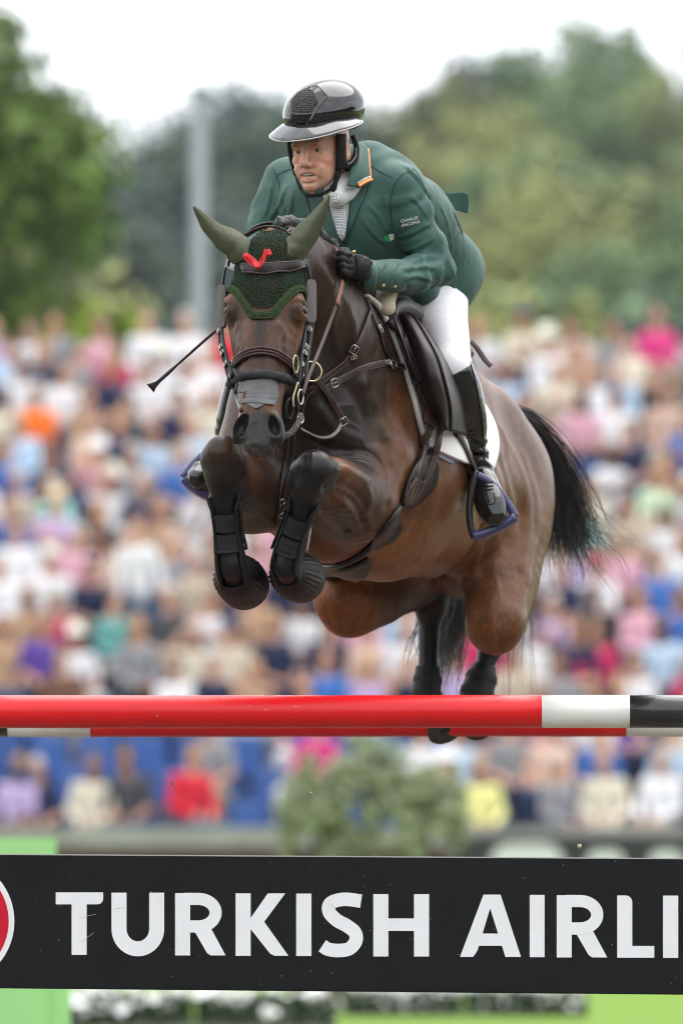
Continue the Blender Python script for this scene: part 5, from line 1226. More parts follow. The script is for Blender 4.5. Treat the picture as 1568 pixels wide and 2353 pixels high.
# ---------------------------------------------------------------- saddle pad
pad = empty('saddle_pad', W(1000, 950, .6), 'white quilted saddle pad under the brown saddle', 'saddle pad')
def patch(tree, rows, nu, nv, lift, thick, smooth=6):
    """rows of photo points -> draped quilt with thickness"""
    Rr = [spline(np.array(r, float), 12) for r in rows]
    Rr = [np.array([np.interp(np.linspace(0, 1, nu), np.linspace(0, 1, len(r)), r[:, i]) for i in range(2)]).T for r in Rr]
    G2 = np.array(Rr); G2 = spline(G2.reshape(len(rows), -1), max(1, nv//(len(rows)-1))).reshape(-1, nu, 2); m = len(G2)
    P = np.zeros((m, nu, 3)); N = np.zeros((m, nu, 3)); ok = np.zeros((m, nu), bool)
    for i in range(m):
        for j in range(nu):
            p, n = cast(tree, *G2[i, j])
            if p is not None: P[i, j], N[i, j], ok[i, j] = p, n, True
    for i in range(m):
        g = np.where(ok[i])[0]
        for j in range(nu):
            if not ok[i, j] and len(g):
                q = g[np.argmin(abs(g-j))]; P[i, j] = W(*G2[i, j], P[i, q][1]); N[i, j] = N[i, q]
    rows_ok = [i for i in range(m) if ok[i].any()]
    for i in range(m):
        if not ok[i].any() and rows_ok:
            q = min(rows_ok, key=lambda r_: abs(r_-i)); P[i] = [W(*G2[i, j], P[q, j][1]) for j in range(nu)]; N[i] = N[q]
    for _ in range(smooth):
        for A in (P, N):
            A[1:-1, 1:-1] = (A[1:-1, 1:-1]*2+A[:-2, 1:-1]+A[2:, 1:-1]+A[1:-1, :-2]+A[1:-1, 2:])/6
            A[0, 1:-1] = (A[0, 1:-1]*2+A[0, :-2]+A[0, 2:])/4; A[-1, 1:-1] = (A[-1, 1:-1]*2+A[-1, :-2]+A[-1, 2:])/4
            A[1:-1, 0] = (A[1:-1, 0]*2+A[:-2, 0]+A[2:, 0])/4; A[1:-1, -1] = (A[1:-1, -1]*2+A[:-2, -1]+A[2:, -1])/4
    N /= np.linalg.norm(N, axis=2)[:, :, None]
    top = (P+N*(lift+thick)).reshape(-1, 3); bot = (P+N*lift).reshape(-1, 3); k = m*nu; Fc = []
    for i in range(m-1):
        for j in range(nu-1):
            a = i*nu+j; Fc.append((a, a+1, a+nu+1, a+nu)); Fc.append((k+a, k+a+nu, k+a+nu+1, k+a+1))
    edge = [j for j in range(nu)]+[i*nu+nu-1 for i in range(1, m)]+[(m-1)*nu+j for j in range(nu-2, -1, -1)]+[i*nu for i in range(m-2, 0, -1)]
    for q in range(len(edge)): a, b = edge[q], edge[(q+1) % len(edge)]; Fc.append((a, k+a, k+b, b))
    return np.concatenate([top, bot]), Fc, P, N
v, f, padP, padN = patch(HT, [[(832, 678), (900, 730), (985, 790)], [(872, 722), (960, 800), (1060, 880)], [(910, 810), (1000, 870), (1100, 930)], [(938, 905), (1020, 950), (1128, 985)], [(962, 1000), (1050, 1030), (1134, 1035)], [(972, 1022), (1056, 1062), (1122, 1077)]], 40, 40, .004, .016)
quilt = mk('quilt', v, f, M['white_pad'], pad)
PT = bvh(HB, quilt)
# hidden right side of the pad, a plain mirrored sheet over the back
def mirror_back(V):
    c = W(1000, 900, .8); V = np.asarray(V); return V-2*((V-c)@LF)[:, None]*LF
# lilac tapes
strap('binding', PT, [(966, 1010), (985, 1020)], .032, .002, 'lilac', pad, .003); strap('binding', PT, [(1000, 1035), (1030, 1052), (1054, 1058)], .03, .002, 'lilac', pad, .003)

# ---------------------------------------------------------------- saddle
saddle = empty('saddle', W(1000, 800, .6), 'dark brown leather jumping saddle on the white pad under the rider', 'saddle')
def grid(rows, n, name, m, parent, thick=.01, nv=6):
    """rows of (px, py, Y): lofted leather panel with thickness"""
    G = [spline(np.array([W(*q) for q in r]), n) for r in rows]; G = np.array(G); k = G.shape[1]
    G = spline(G.reshape(len(rows), -1), nv).reshape(-1, k, 3); m0 = len(G)
    du = np.gradient(G, axis=1); dv = np.gradient(G, axis=0); N = np.cross(du, dv); N /= np.linalg.norm(N, axis=2)[:, :, None]+1e-9
    if (N[m0//2, k//2]@(CAM-G[m0//2, k//2])) < 0: N = -N; 
    top = G.reshape(-1, 3); bot = (G-N*thick).reshape(-1, 3); K = m0*k; Fc = []
    for i in range(m0-1):
        for j in range(k-1): a = i*k+j; Fc.append((a, a+1, a+k+1, a+k)); Fc.append((K+a, K+a+k, K+a+k+1, K+a+1))
    edge = [j for j in range(k)]+[i*k+k-1 for i in range(1, m0)]+[(m0-1)*k+j for j in range(k-2, -1, -1)]+[i*k for i in range(m0-2, 0, -1)]
    for q in range(len(edge)): a, b = edge[q], edge[(q+1) % len(edge)]; Fc.append((a, K+a, K+b, b))
    return mk(name, np.concatenate([top, bot]), Fc, M[m], parent)
def bodyY(px, py, off, d=.7):
    p, n = cast(PT, px, py); return (px, py, (p[1] if p is not None else d)-off)
# outer flap: front edge near the pad, rolled ridge standing off it, back under the thigh
rows = []
for (a, b), (c, d_), (e, g) in (((910, 722), (950, 728), (990, 765)), ((934, 775), (980, 776), (1030, 810)), ((952, 830), (1004, 822), (1065, 865)), ((964, 890), (1020, 876), (1090, 925)), ((990, 950), (1033, 935), (1090, 970)), ((1016, 992), (1034, 990), (1075, 1000))):
    y0 = bodyY(a, b, .07)[2]
    rows.append([(a, b, y0), ((a+c)/2, (b+d_)/2-4, y0-.05), (c, d_, y0+.0), ((c+e)/2, (d_+g)/2, (y0+bodyY(e, g, .06)[2])/2), bodyY(e, g, .05)])
flap = grid(rows, 6, 'flap', 'leather_d', saddle, .010)
P = spline(np.array([W(*r[2]) for r in rows])+np.array((.002, -.006, .002)), 6); v, f = tube(P, .0045, n=7); mk('edge_binding', v, f, M['leather'], flap)
P = spline(np.array([W(*r[0]) for r in rows])+np.array((-.002, -.006, .0)), 6); v, f = tube(P, .004, n=7); mk('edge_binding', v, f, M['leather'], flap)
# knee block roll under the flap
def rel(pts, off): return [bodyY(a, b, o) for (a, b), o in zip(pts, off)]
grid([rel(((896, 732), (904, 718), (920, 722)), (.05, .12, .10)), rel(((914, 774), (922, 767), (936, 772)), (.05, .12, .10)), rel(((932, 827), (940, 822), (950, 825)), (.05, .11, .09)), rel(((952, 882), (958, 878), (966, 880)), (.05, .09, .08))], 6, 'panel', 'leather_d', saddle, .02)
grid([rel(((938, 824), (950, 822), (962, 826)), (.05, .08, .09)), rel(((954, 882), (966, 876), (980, 880)), (.05, .08, .09)), rel(((970, 932), (984, 925), (1002, 932)), (.05, .08, .09)), rel(((974, 975), (988, 975), (1000, 985)), (.05, .08, .09))], 6, 'sweat_flap', 'leather', saddle, .006)
# pommel and cantle, seat
v, f = tube(spline(np.array([W(892, 730, .12), W(898, 708, .16), W(925, 704, .26), W(955, 722, .36)]), 6), .028, n=12); mk('pommel', v, f, M['leather_d'], saddle)
v, f = tube(spline(np.array([W(900, 712, .32), W(945, 742, .52), W(1005, 790, .80), W(1055, 812, 1.0)]), 6), [.05]*19, n=14, flat=.6); mk('seat', v, f, M['leather'], saddle)
grid([[(1058, 806, 1.05), (1080, 806, 1.1), (1098, 835, 1.12)], [(1070, 840, 1.0), (1092, 842, 1.02), (1103, 862, 1.06)], [(1080, 880, .98), (1096, 885, .99), (1100, 890, 1.0)]], 6, 'cantle', 'leather', saddle, .05)
P = spline(np.array([W(1056, 784, 1.0), W(1075, 780, 1.02), W(1095, 800, 1.04), W(1112, 825, 1.04), W(1127, 841, 1.04)]), 6); v, f = ribbon(P, np.tile((.3, -.7, .6), (len(P), 1)), .022, .004); mk('saddle_strap', v, f, M['leather'], saddle)
# stirrup leathers and irons
for pts in ([(1028, 962, .20), (1055, 1020, .34), (1080, 1084, .45)], [(1036, 962, .20), (1066, 1022, .34), (1094, 1082, .45)]):
    P = spline(np.array([W(*q) for q in pts]), 8); v, f = ribbon(P, np.tile((.9, -.35, .1), (len(P), 1)), .022, .004); mk('stirrup_leather', v, f, M['leather'], saddle)
M['iron_b'] = mat('navy_stirrup', (.035, .038, .13), .35, .5, coat=.3); M['iron_k'] = mat('black_stirrup', (.010, .010, .011), .35, .5, coat=.2)
def stirrup(pts_l, pts_r, pts_b, flip=1, nrmv=(.0, -1, .2)):
    parts = []
    for k, (pts, w, m) in enumerate(((pts_l, .024, 'iron_k'), (pts_r, .024, 'iron_b'), (pts_b, .030, 'iron_b'))):
        P = spline(np.array([W(*q) for q in pts]), 8); v, f = ribbon(P, np.tile(nrmv, (len(P), 1)), w if k < 2 else w, .022 if k < 2 else .030); mk(('branch', 'branch', 'tread')[k], v, f, M[m], saddle)
stirrup([(1092, 1090, .44), (1084, 1120, .44), (1078, 1165, .44), (1080, 1205, .44), (1089, 1236, .44)], [(1094, 1092, .44), (1118, 1105, .44), (1145, 1130, .44), (1168, 1162, .44), (1183, 1188, .44)], [(1086, 1234, .44), (1110, 1228, .44), (1145, 1213, .44), (1184, 1190, .44)])
v, f = uvsphere(W(1091, 1089, .44), (.012, .012, .016)); mk('leather_eye', v, f, M['iron_k'], saddle)
stirrup([(470, 1040, .62), (480, 1080, .62), (500, 1130, .62)], [(468, 1046, .62), (446, 1066, .62), (430, 1085, .615), (421, 1097, .61)], [(422, 1100, .60), (440, 1118, .60), (468, 1136, .60), (505, 1152, .62)])

# ---------------------------------------------------------------- girth
girth = empty('girth', W(900, 1180, .3), 'brown leather girth with stud guard round the horse belly', 'girth')
GT = PT
strap('girth_strap', GT, [(978, 960), (974, 1000), (962, 1040), (948, 1082), (944, 1098)], .030, .006, 'leather_l', girth, .014)
strap('girth_strap', GT, [(1000, 962), (998, 1000), (990, 1045), (975, 1085), (968, 1105)], .030, .006, 'leather_l', girth, .016)
v, f, gP, gN = patch(GT, [[(955, 1050), (975, 1042), (998, 1058)], [(938, 1082), (966, 1080), (1000, 1084)], [(924, 1122), (956, 1125), (990, 1120)], [(917, 1158), (934, 1164), (960, 1150)]], 18, 18, .006, .012, 3); gd = mk('girth_pad', v, f, M['leather_d'], girth)
GT2 = bvh(HB, quilt, gd)
v, f, gP, gN = patch(GT2, [[(950, 1096), (968, 1104), (990, 1090)], [(938, 1120), (962, 1124), (984, 1112)], [(924, 1154), (944, 1158), (964, 1142)]], 18, 18, .002, .007, 2); gd2 = mk('girth_pocket', v, f, M['leather'], girth)
GT3 = bvh(gd2)
for o in (0, 10, 20, 30):
    try:
        P, N = lay(GT3, [(948+o, 1102-o*.1), (938+o*.95, 1128), (930+o*.8, 1150-o*.15)], 8, .001, 1); T, N, B = frames(P, N)
        mk('stitching', *stitches(P, N, B, 0, .0006, .0055, .0035, .0006), M['thread'], gd2)
    except Exception as e: print('st', e)
# belly band under the body
bpts = [(912, 1168), (892, 1195), (870, 1225), (848, 1252), (825, 1272), (795, 1288), (760, 1298), (738, 1300)]
P, N = lay(HT, bpts, 8, .008, 10); T, N, B = frames(P, N)
ww = np.interp(np.linspace(0, 1, len(P)), [0, .3, .55, 1], [.045, .05, .055, .05])
v, f = tube(P, ww*.30, N, n=12, flat=.55); mk('belly_band', v, f, M['blackl'], girth)
v, f, gP, gN = patch(HT, [[(748, 1306), (800, 1296), (842, 1278)], [(745, 1324), (800, 1318), (850, 1290)], [(748, 1334), (795, 1336), (838, 1316)]], 24, 16, .004, .014, 4); mk('stud_guard', v, f, M['leather_d'], girth)
v, f, gP, gN = patch(HT, [[(905, 1180), (880, 1212), (850, 1252)], [(915, 1195), (895, 1225), (860, 1258)], [(918, 1215), (893, 1243), (868, 1250)]], 24, 12, .003, .010, 4); mk('stud_guard', v, f, M['leather_d'], girth)

# ---------------------------------------------------------------- breastplate
bp_ = empty('breastplate', W(760, 860, -.1), 'brown leather breastplate with steel rings across the horse neck and chest', 'breastplate')
def bstrap(pts, w, m='leather', st=True, n=8, lift=.004, nm='strap'):
    P, N = lay(HT, pts, n, lift, 6); v, f = ribbon(P, N, w, .004); o = mk(nm, v, f, M[m], bp_)
    if st:
        T, N, B = frames(P, N)
        mk('stitching', *merge(*[stitches(P, N, B, s*w*.40, .0046, .006, .0036, .0005) for s in (-1, 1)]), M['thread'], o)
    return P, N, o
bstrap([(692, 935), (703, 908), (730, 878), (765, 852), (795, 826), (811, 803)], .019)
bstrap([(811, 803), (825, 775), (838, 745), (848, 714)], .013, 'leather_l', False)
bstrap([(832, 668), (842, 690), (850, 716), (862, 745), (874, 770)], .013, 'leather_l', False)
strap3('strap', [W(848, 717, .10), W(880, 721, .25), W(905, 719, .36), W(925, 718, .44)], (.2, -.8, .5), .012, .004, 'leather_l', bp_)
bstrap([(738, 900), (755, 886), (785, 868), (815, 853), (843, 842), (882, 833)], .021, 'leather_l')
bstrap([(882, 833), (903, 838), (925, 846)], .020, 'leather', lift=.01)
strap3('strap', [W(925, 846, .30), W(940, 853, .30), W(957, 864, .31)], (.5, -.8, .2), .020, .004, 'leather', bp_)
bstrap([(690, 950), (694, 925), (708, 900), (735, 886)], .020, 'leather')
bstrap([(719, 866), (737, 890), (754, 913), (768, 936), (783, 962)], .020, 'leather', lift=.010)
bstrap([(668, 990), (667, 1020), (664, 1045), (655, 1080), (645, 1120), (640, 1160), (640, 1195), (650, 1230)], .024, 'leather_d', lift=.006, nm='martingale_strap')
for px, py, w, h, al in ((811, 800, .028, .030, (785, 840)), (762, 880, .030, .030, (800, 862)), (786, 966, .026, .026, (775, 945)), (866, 757, .022, .030, (872, 775)), (642, 1150, .026, .02, (642, 1170)), (642, 1178, .026, .02, (642, 1190))):
    p, n = cast(HT, px, py); q, _ = cast(HT, *al); buckle(p+n*.010, n, q-p, w, h, bp_)
wring('ring', 716, 853, -.34, .030, .0036, (.3, -.95, .1), bp_, 'brass')
p, n = cast(HT, 897, 838); v, f = ring(p+n*.012, .013, .0028, n); mk('ring', v, f, M['steel'], bp_)
v, f = ring(W(925, 846, .295), .013, .003, (.3, -.9, 0)); mk('ring', v, f, M['steel'], bp_)
for px, py in ((882, 833), (809, 818)):
    p, n = cast(HT, px, py); v, f = ring(p+n*.011, .006, .0012, n); v2, f2 = ring(p+n*.011+np.array((.007, 0, .002)), .006, .0012, n); mk('badge', *merge((v, f), (v2, f2)), M['thread'], bp_)
bstrap([(872, 768), (880, 795), (890, 820), (896, 835)], .016, 'blackl', False, nm='link_strap')
p, n = cast(HT, 872, 766); 

# ---------------------------------------------------------------- leg boots
def boot_front(nm, axis, rads, lab, shell_side, facing):
    """open-fronted tendon boot: shell behind, two elastic straps across the front"""
    t = empty(nm, W(*axis[-1]), lab, 'leg boot', 'protective boots on the horse legs')
    D = spline(np.array([(*W(a, b, y), r) for (a, b, y), r in zip(axis, rads)]), 8); P = D[:, :3]; rr = D[:, 3]
    N = np.tile(facing, (len(P), 1)); T, N, B = frames(P, N); n = 22; V = []; Fc = []; m = len(P)
    for lay_ in (0, 1):
        for i in range(m):
            u = i/(m-1); op = np.interp(u, [0, .15, .65, 1], [R(75), R(52), R(50), R(42)]) 
            for k in range(n):
                a = R(90)+op+(2*math.pi-2*op)*k/(n-1); rad = rr[i]+.011-(.008 if lay_ else 0)+(.003 if k in (0, n-1) else 0)
                V.append(P[i]+B[i]*math.cos(a)*rad+N[i]*math.sin(a)*rad)
    K = m*n
    for i in range(m-1):
        for k in range(n-1): a = i*n+k; Fc.append((a, a+1, a+n+1, a+n)); Fc.append((K+a, K+a+n, K+a+n+1, K+a+1))
    edge = [j for j in range(n)]+[i*n+n-1 for i in range(1, m)]+[(m-1)*n+j for j in range(n-2, -1, -1)]+[i*n for i in range(m-2, 0, -1)]
    for q in range(len(edge)): a, b = edge[q], edge[(q+1) % len(edge)]; Fc.append((a, K+a, K+b, b))
    mk('shell', V, Fc, M['rubber'], t)
    for side in (0, n-1):       # rolled rim along the opening
        v, f = tube(np.array([V[i*n+side] for i in range(m)]), .0045, n=7); mk('rim', v, f, M['rubber'], t)
    for a0, a1 in ((.20, .42), (.425, .66)):
        Q = []; k0, k1 = int(a0*(m-1)), int(a1*(m-1)); ns = 28
        for i in range(k0, k1+1):
            for k in range(ns):
                a = 2*math.pi*k/ns; rad = rr[i]+.0125+.0012*math.sin(i*2.0); Q.append(P[i]+B[i]*math.cos(a)*rad+N[i]*math.sin(a)*rad)
        Fc = [(i*ns+k, i*ns+(k+1) % ns, (i+1)*ns+(k+1) % ns, (i+1)*ns+k) for i in range(k1-k0) for k in range(ns)]
        mk('elastic_strap', Q, Fc, M['neo'], t)
    i0, i1 = int(.18*(m-1)), int(.66*(m-1))
    q = np.array([P[i]+B[i]*shell_side*(rr[i]+.016) for i in range(i0, i1+1)]); v, f = ribbon(q, np.array([B[i]*shell_side for i in range(i0, i1+1)]), .030, .005); mk('fastening_tab', v, f, M['rubber'], t)
    return t
FC = nrm(np.array((-.12, -1, .12)))
boot_front('tendon_boot', [(700, 1150, -.462), (690, 1185, -.440), (676, 1225, -.414), (664, 1262, -.392), (656, 1296, -.374), (660, 1318, -.34)], [.034, .030, .029, .033, .037, .038], 'black tendon boot on the left foreleg with a pale scuffed fastening', 1, FC)
boot_front('tendon_boot', [(514, 1140, -.46), (517, 1175, -.445), (520, 1215, -.43), (525, 1255, -.412), (530, 1298, -.40), (537, 1330, -.36)], [.036, .032, .029, .034, .039, .040], 'black tendon boot on the right foreleg, the leftmost leg in the picture', -1, FC)
P = spline(np.array([W(714, 1195, -.44), W(710, 1230, -.42), (W(704, 1266, -.40))]), 6); v, f = ribbon(P, np.tile((.8, -.6, 0), (len(P), 1)), .012, .002); mk('scuffed_label', v, f, mat('scuffed_white', (.45, .43, .42), .7, var=.9, vscale=90, col2=(.10, .02, .02)), [o for o in bpy.data.objects if o.name == 'tendon_boot'][0])
def bell_boot(top, end, r0, r1, lab):
    t = empty('bell_boot', end, lab, 'bell boot', 'bell boots on the fore hooves')
    a = nrm(end-top); L = np.linalg.norm(end-top); N0 = nrm(np.cross(a, (0, 0, 1))); B0 = np.cross(a, N0); n = 120; V = []
    prof = [(0, r0), (.03, r0+.004), (.10, r0+.010), (.22, r0+.019), (.38, r0+(r1-r0)*.72), (.55, r0+(r1-r0)*.9), (.72, r1), (.85, r1+.001), (1.0, r1-.004), (1.0, r1-.010), (.6, r1-.012), (.15, r0+.006)]
    for s_, r in prof:
        for k in range(n):
            th = 2*math.pi*k/n; rib = max(0, math.sin(th*30))**.6*.0062*(np.interp(s_, [.12, .24, .62, .76], [0, 1, 1, 0])) if r > r0+.005 else 0
            V.append(top+a*L*s_+(N0*math.cos(th)+B0*math.sin(th))*(r+rib+.0008*math.sin(th*7)))
    Fc = [(i*n+k, i*n+(k+1) % n, (i+1)*n+(k+1) % n, (i+1)*n+k) for i in range(len(prof)-1) for k in range(n)]
    mk('cup', V, Fc, M['rubber'], t)
    v, f = ring(top+a*L*.02, r0+.002, .005, a, n=40); mk('collar', v, f, M['rubber'], t); v, f = ring(top+a*L*.97, r1-.004, .0045, a, n=60); mk('worn_rim', v, f, mat('worn_rubber', (.06, .048, .032), .8, var=.6, vscale=40, bump=.5, bscale=90), t); return t
bell_boot(W(658, 1312, -.345), W(694, 1330, -.165), .046, .075, 'ribbed black bell boot on the left fore hoof, right one of the pair')
bell_boot(W(535, 1315, -.365), W(563, 1346, -.175), .048, .076, 'ribbed black bell boot on the right fore hoof, left one of the pair')
def boot_hind(axis, rads, lab):
    t = empty('fetlock_boot', W(*axis[-1]), lab, 'leg boot', 'protective boots on the horse legs')
    D = spline(np.array([(*W(a, b, y), r) for (a, b, y), r in zip(axis, rads)]), 8); v, f = tube(D[:, :3], D[:, 3], n=22, cap=True); mk('shell', v, f, M['rubber'], t)
    for i in (6, 16, 24):
        v, f = tube(D[i:i+5, :3], D[i:i+5, 3]+.003, n=22, cap=False); mk('strap', v, f, M['neo'], t)
boot_hind([(983, 1530, 1.46), (982, 1560, 1.46), (979, 1590, 1.455), (980, 1620, 1.45), (986, 1640, 1.45)], [.040, .046, .050, .052, .046], 'black boot on the right hind leg just above the red pole')
boot_hind([(1113, 1530, 1.50), (1106, 1556, 1.49), (1097, 1585, 1.48), (1090, 1615, 1.47), (1088, 1640, 1.47)], [.040, .050, .054, .054, .046], 'black boot on the left hind leg, seen right of the other hind boot')
# ================================================================== the rider
M['skin'] = mat('skin', (.47, .215, .135), .42, .4, attr='Col', var=.06, vscale=55, bump=.12, bscale=190, bdist=.002, sss=.35)
M['jacket'] = mat('green_jacket', (.036, .092, .076), .64, .3, var=.07, vscale=9, bump=.30, bscale=26, bdist=.006, sheen=.10)
M['jacket_d'] = mat('green_lining', (.010, .030, .026), .6, .3)
M['orange'] = mat('orange_piping', (.80, .25, .05), .6, var=.06, vscale=20)
M['white'] = mat('white_shirt', (.80, .80, .80), .7, var=.04, vscale=20)
M['breeches'] = mat('white_breeches', (.74, .73, .76), .7, .3, var=.03, vscale=10, bump=.15, bscale=25, bdist=.006)
M['boot'] = mat('boot_leather', (.004, .004, .004), .22, .5, var=.3, vscale=20, bump=.35, bscale=16, bdist=.008, coat=.25)
M['glove'] = mat('glove', (.008, .008, .0085), .62, .3, bump=.4, bscale=160, bdist=.003, var=.25, vscale=60)
M['shell'] = mat('gloss_black', (.008, .008, .009), .05, .62)
M['matteblack'] = mat('matte_black', (.006, .006, .006), .6, .25, bump=.1, bscale=300)
M['gold'] = mat('gold_button', (.75, .55, .25), .25, .5, 1.0)
rider = empty('person', W(1000, 700, .7), 'rider in green jacket and black helmet leaning over the jumping horse', 'person')
# ---- head
HS = 1.07
yaw, pit = R(27), R(9)
rf = nrm(np.array((-math.sin(yaw), -math.cos(yaw), -math.tan(pit)))); rl = nrm(np.cross((0, 0, 1.0), rf)); 
rl = rl if rl[0] > 0 else -rl
ru = np.cross(rf, rl); ru = ru if ru[2] > 0 else -ru
rl = nrm(rl+ru*.03)
RO = W(706, 346, .02)-rf*.078*HS
L = lambda x, y, z: RO+(rl*x+rf*y+ru*z)*HS
def LS(F, c, r, k, sub=False, rot=None):
    F.ell(L(*c), np.array(r)*HS, (rl, rf, ru) if rot is None else rot, k, sub)
def LC(F, a, b, ra, rb, k, sub=False, u=None, sc=1.0): F.cap(L(*a), L(*b), ra*HS, rb*HS, k, u, sc, sub)
F = Field(RO-np.array((.15, .17, .25)), RO+np.array((.19, .25, .15)), .0023)
LS(F, (0, -.015, .035), (.076, .096, .085), .02)
LS(F, (0, .030, -.02), (.061, .056, .075), .025)
LS(F, (0, .042, -.070), (.036, .042, .042), .025)
for s in (-1, 1):
    LC(F, (s*.050, .0, -.040), (s*.026, .045, -.083), .019, .015, .02)
    LC(F, (s*.026, .045, -.083), (s*.007, .072, -.100), .016, .015, .015)
    LS(F, (s*.041, .056, -.028), (.018, .019, .014), .018)
    LS(F, (s*.032, .058, -.060), (.017, .020, .020), .02)
LS(F, (0, .078, -.101), (.018, .014, .014), .012)
LC(F, (-.036, .080, .018), (.036, .080, .018), .0125, .0125, .012)
LC(F, (0, .080, .018), (0, .090, .003), .011, .008, .01)
LC(F, (0, .088, .003), (0, .106, -.031), .0082, .0125, .008)
LS(F, (0, .107, -.034), (.011, .010, .010), .006)
for s in (-1, 1):
    LS(F, (s*.0125, .095, -.039), (.0082, .011, .0085), .005)
    LS(F, (s*.031, .089, -.001), (.0175, .015, .0105), .006, True)
    LC(F, (s*.016, .0755, .0085), (s*.046, .070, .0065), .0042, .0042, .004)      # upper lid
    LC(F, (s*.018, .0755, -.0088), (s*.044, .0712, -.0082), .0038, .0038, .004)    # lower lid
    LC(F, (s*.018, .090, -.044), (s*.032, .078, -.072), .003, .003, .008, True)  # smile fold
    LC(F, (s*.036, .078, -.052), (s*.030, .076, -.066), .010, .009, .012)
    LS(F, (s*.0075, .099, -.0465), (.0035, .006, .0025), .003, True)
# mouth
LC(F, (-.022, .080, -.0615), (.022, .080, -.0615), .0075, .0075, .008)
LC(F, (-.018, .079, -.0825), (0, .083, -.0865), .0065, .0075, .006); LC(F, (0, .083, -.0865), (.018, .079, -.0825), .0075, .0065, .006)
LC(F, (-.024, .080, -.0665), (.0, .088, -.0725), .0040, .0082, .003, True); LC(F, (.0, .088, -.0725), (.024, .080, -.0665), .0082, .0040, .003, True)
LC(F, (-.028, .080, -.0665), (.028, .080, -.0665), .0028, .0028, .003, True)
LC(F, (-.014, .086, -.093), (.014, .086, -.093), .004, .004, .008, True)
for s in (-1, 1):
    LS(F, (s*.080, -.012, -.012), (.010, .020, .030), .008)
    LS(F, (s*.090, -.008, -.008), (.006, .011, .018), .005, True)
# neck
nb = W(800, 415, .20)
F.cap(L(0, -.035, -.05), nb, .058, .062, .03)
v, q = F.mesh()
N = vnormals(v, q)
lv = np.stack([(v-RO)@rl, (v-RO)@rf, (v-RO)@ru], 1)/HS
Cc = np.tile(np.array((.64, .345, .25)), (len(v), 1))
def sz(c, r, col, s):
    global Cc
    d = np.sqrt((((lv-np.array(c))/np.array(r))**2).sum(1)); w = np.clip((1-d)/.7, 0, 1)[:, None]*s; Cc = Cc*(1-w)+np.array(col)*w
for s in (-1, 1): sz((s*.043, .06, -.035), (.028, .04, .026), (.70, .28, .19), .6); sz((s*.031, .08, .0155), (.024, .03, .0055), (.13, .065, .035), .75)
sz((0, .105, -.034), (.016, .02, .016), (.62, .28, .21), .6)
sz((0, .085, -.062), (.026, .02, .0045), (.42, .13, .10), .8); sz((0, .085, -.0815), (.022, .02, .0055), (.46, .15, .12), .8); sz((0, .080, -.0705), (.026, .013, .0055), (.10, .02, .02), .9)
sz((0, .06, -.10), (.06, .06, .03), (.38, .21, .16), .5)
rhead = mk('body', v, q, M['skin'], rider); vcol(rhead, Cc)
# eyes
for s in (-1, 1):
    c = L(s*.031, .0655, -.001); V, fq = uvsphere(c, .0122*HS, nu=28, nv=18); look = nrm(rf+rl*-.12)
    d = ((np.asarray(V)-c)/(.0122*HS))@look; ec = np.where(d[:, None] > .975, np.array((.004, .004, .004)), np.where(d[:, None] > .86, np.array((.06, .085, .07)), np.array((.36, .31, .28))))
    e = mk('eye', V, fq, mat('eye_white', attr='Col', rough=.08, spec=.6), rider); vcol(e, ec)
# teeth
M['teeth'] = mat('teeth', (.62, .56, .45), .25, .5)
parts = []
for i in range(-4, 5):
    a = i*.0048; parts.append(uvsphere(L(a, .0835-a*a*10, -.0665), (.0026, .0024, .0044), (rl, rf, ru), 8, 6))
for i in range(-3, 4):
    a = i*.0044; parts.append(uvsphere(L(a, .0815-a*a*10, -.0765), (.0023, .0022, .0030), (rl, rf, ru), 8, 6))
mk('teeth', *merge(*parts), M['teeth'], rider)
# hair at the temples
hp = []
r5 = np.random.RandomState(4)
for i in range(260):
    s = 1 if r5.rand() < .75 else -1; p = L(s*(.071+r5.uniform(-.002, .004)), r5.uniform(.0, .035), r5.uniform(-.002, .035)); hp.append(np.array([p, p+(ru*-1+rf*-.2+r5.randn(3)*.2)*.010]))
mk('hair', *strand_mesh(hp, .0006, n=3), mat('brown_hair', (.05, .03, .018), .5), rider, kind='stuff')

# ---- helmet
helmet = None
hc = L(.0, -.018, .040)+np.array((.010, 0, .046))+ru*.030
hax = np.array((rl, nrm(rf*.98+ru*-.16), nrm(ru*.98+rf*.16)))
hr = np.array((.122, .154, .096))
def hpt(th, ph, lift=0.0):
    """th: azimuth from front towards the wearer's left; ph: elevation"""
    d = np.array((math.sin(th)*math.cos(ph), math.cos(th)*math.cos(ph), math.sin(ph)))
    r = 1.0/np.sqrt(((d/hr)**2.0).sum()); return hc+hax.T@(d*(r+lift))
V = []; nu, nv = 64, 28
def low(th): return np.interp(abs((th+math.pi) % (2*math.pi)-math.pi), [0, .7, 1.3, 1.8, 2.4, math.pi], [R(-9), R(-10), R(-17), R(-30), R(-40), R(-44)])
for j in range(nv):
    for i in range(nu):
        th = 2*math.pi*i/nu; lo = low(th); V.append(hpt(th, lo+(R(90)-lo)*j/(nv-1)))
Fc = [(j*nu+i, j*nu+(i+1) % nu, (j+1)*nu+(i+1) % nu, (j+1)*nu+i) for j in range(nv-1) for i in range(nu)]
helmet = mk('helmet', V, Fc, M['shell'], rider); md = helmet.modifiers.new('t', 'SOLIDIFY'); md.thickness = .012; md.offset = -1
# lower edge bead and back dial band
v, f = tube(np.array([hpt(th, low(th), .001) for th in np.linspace(0, 2*math.pi, 64, endpoint=False)]), .0045, n=7, closed=True); mk('edge_trim', v, f, M['matteblack'], helmet)
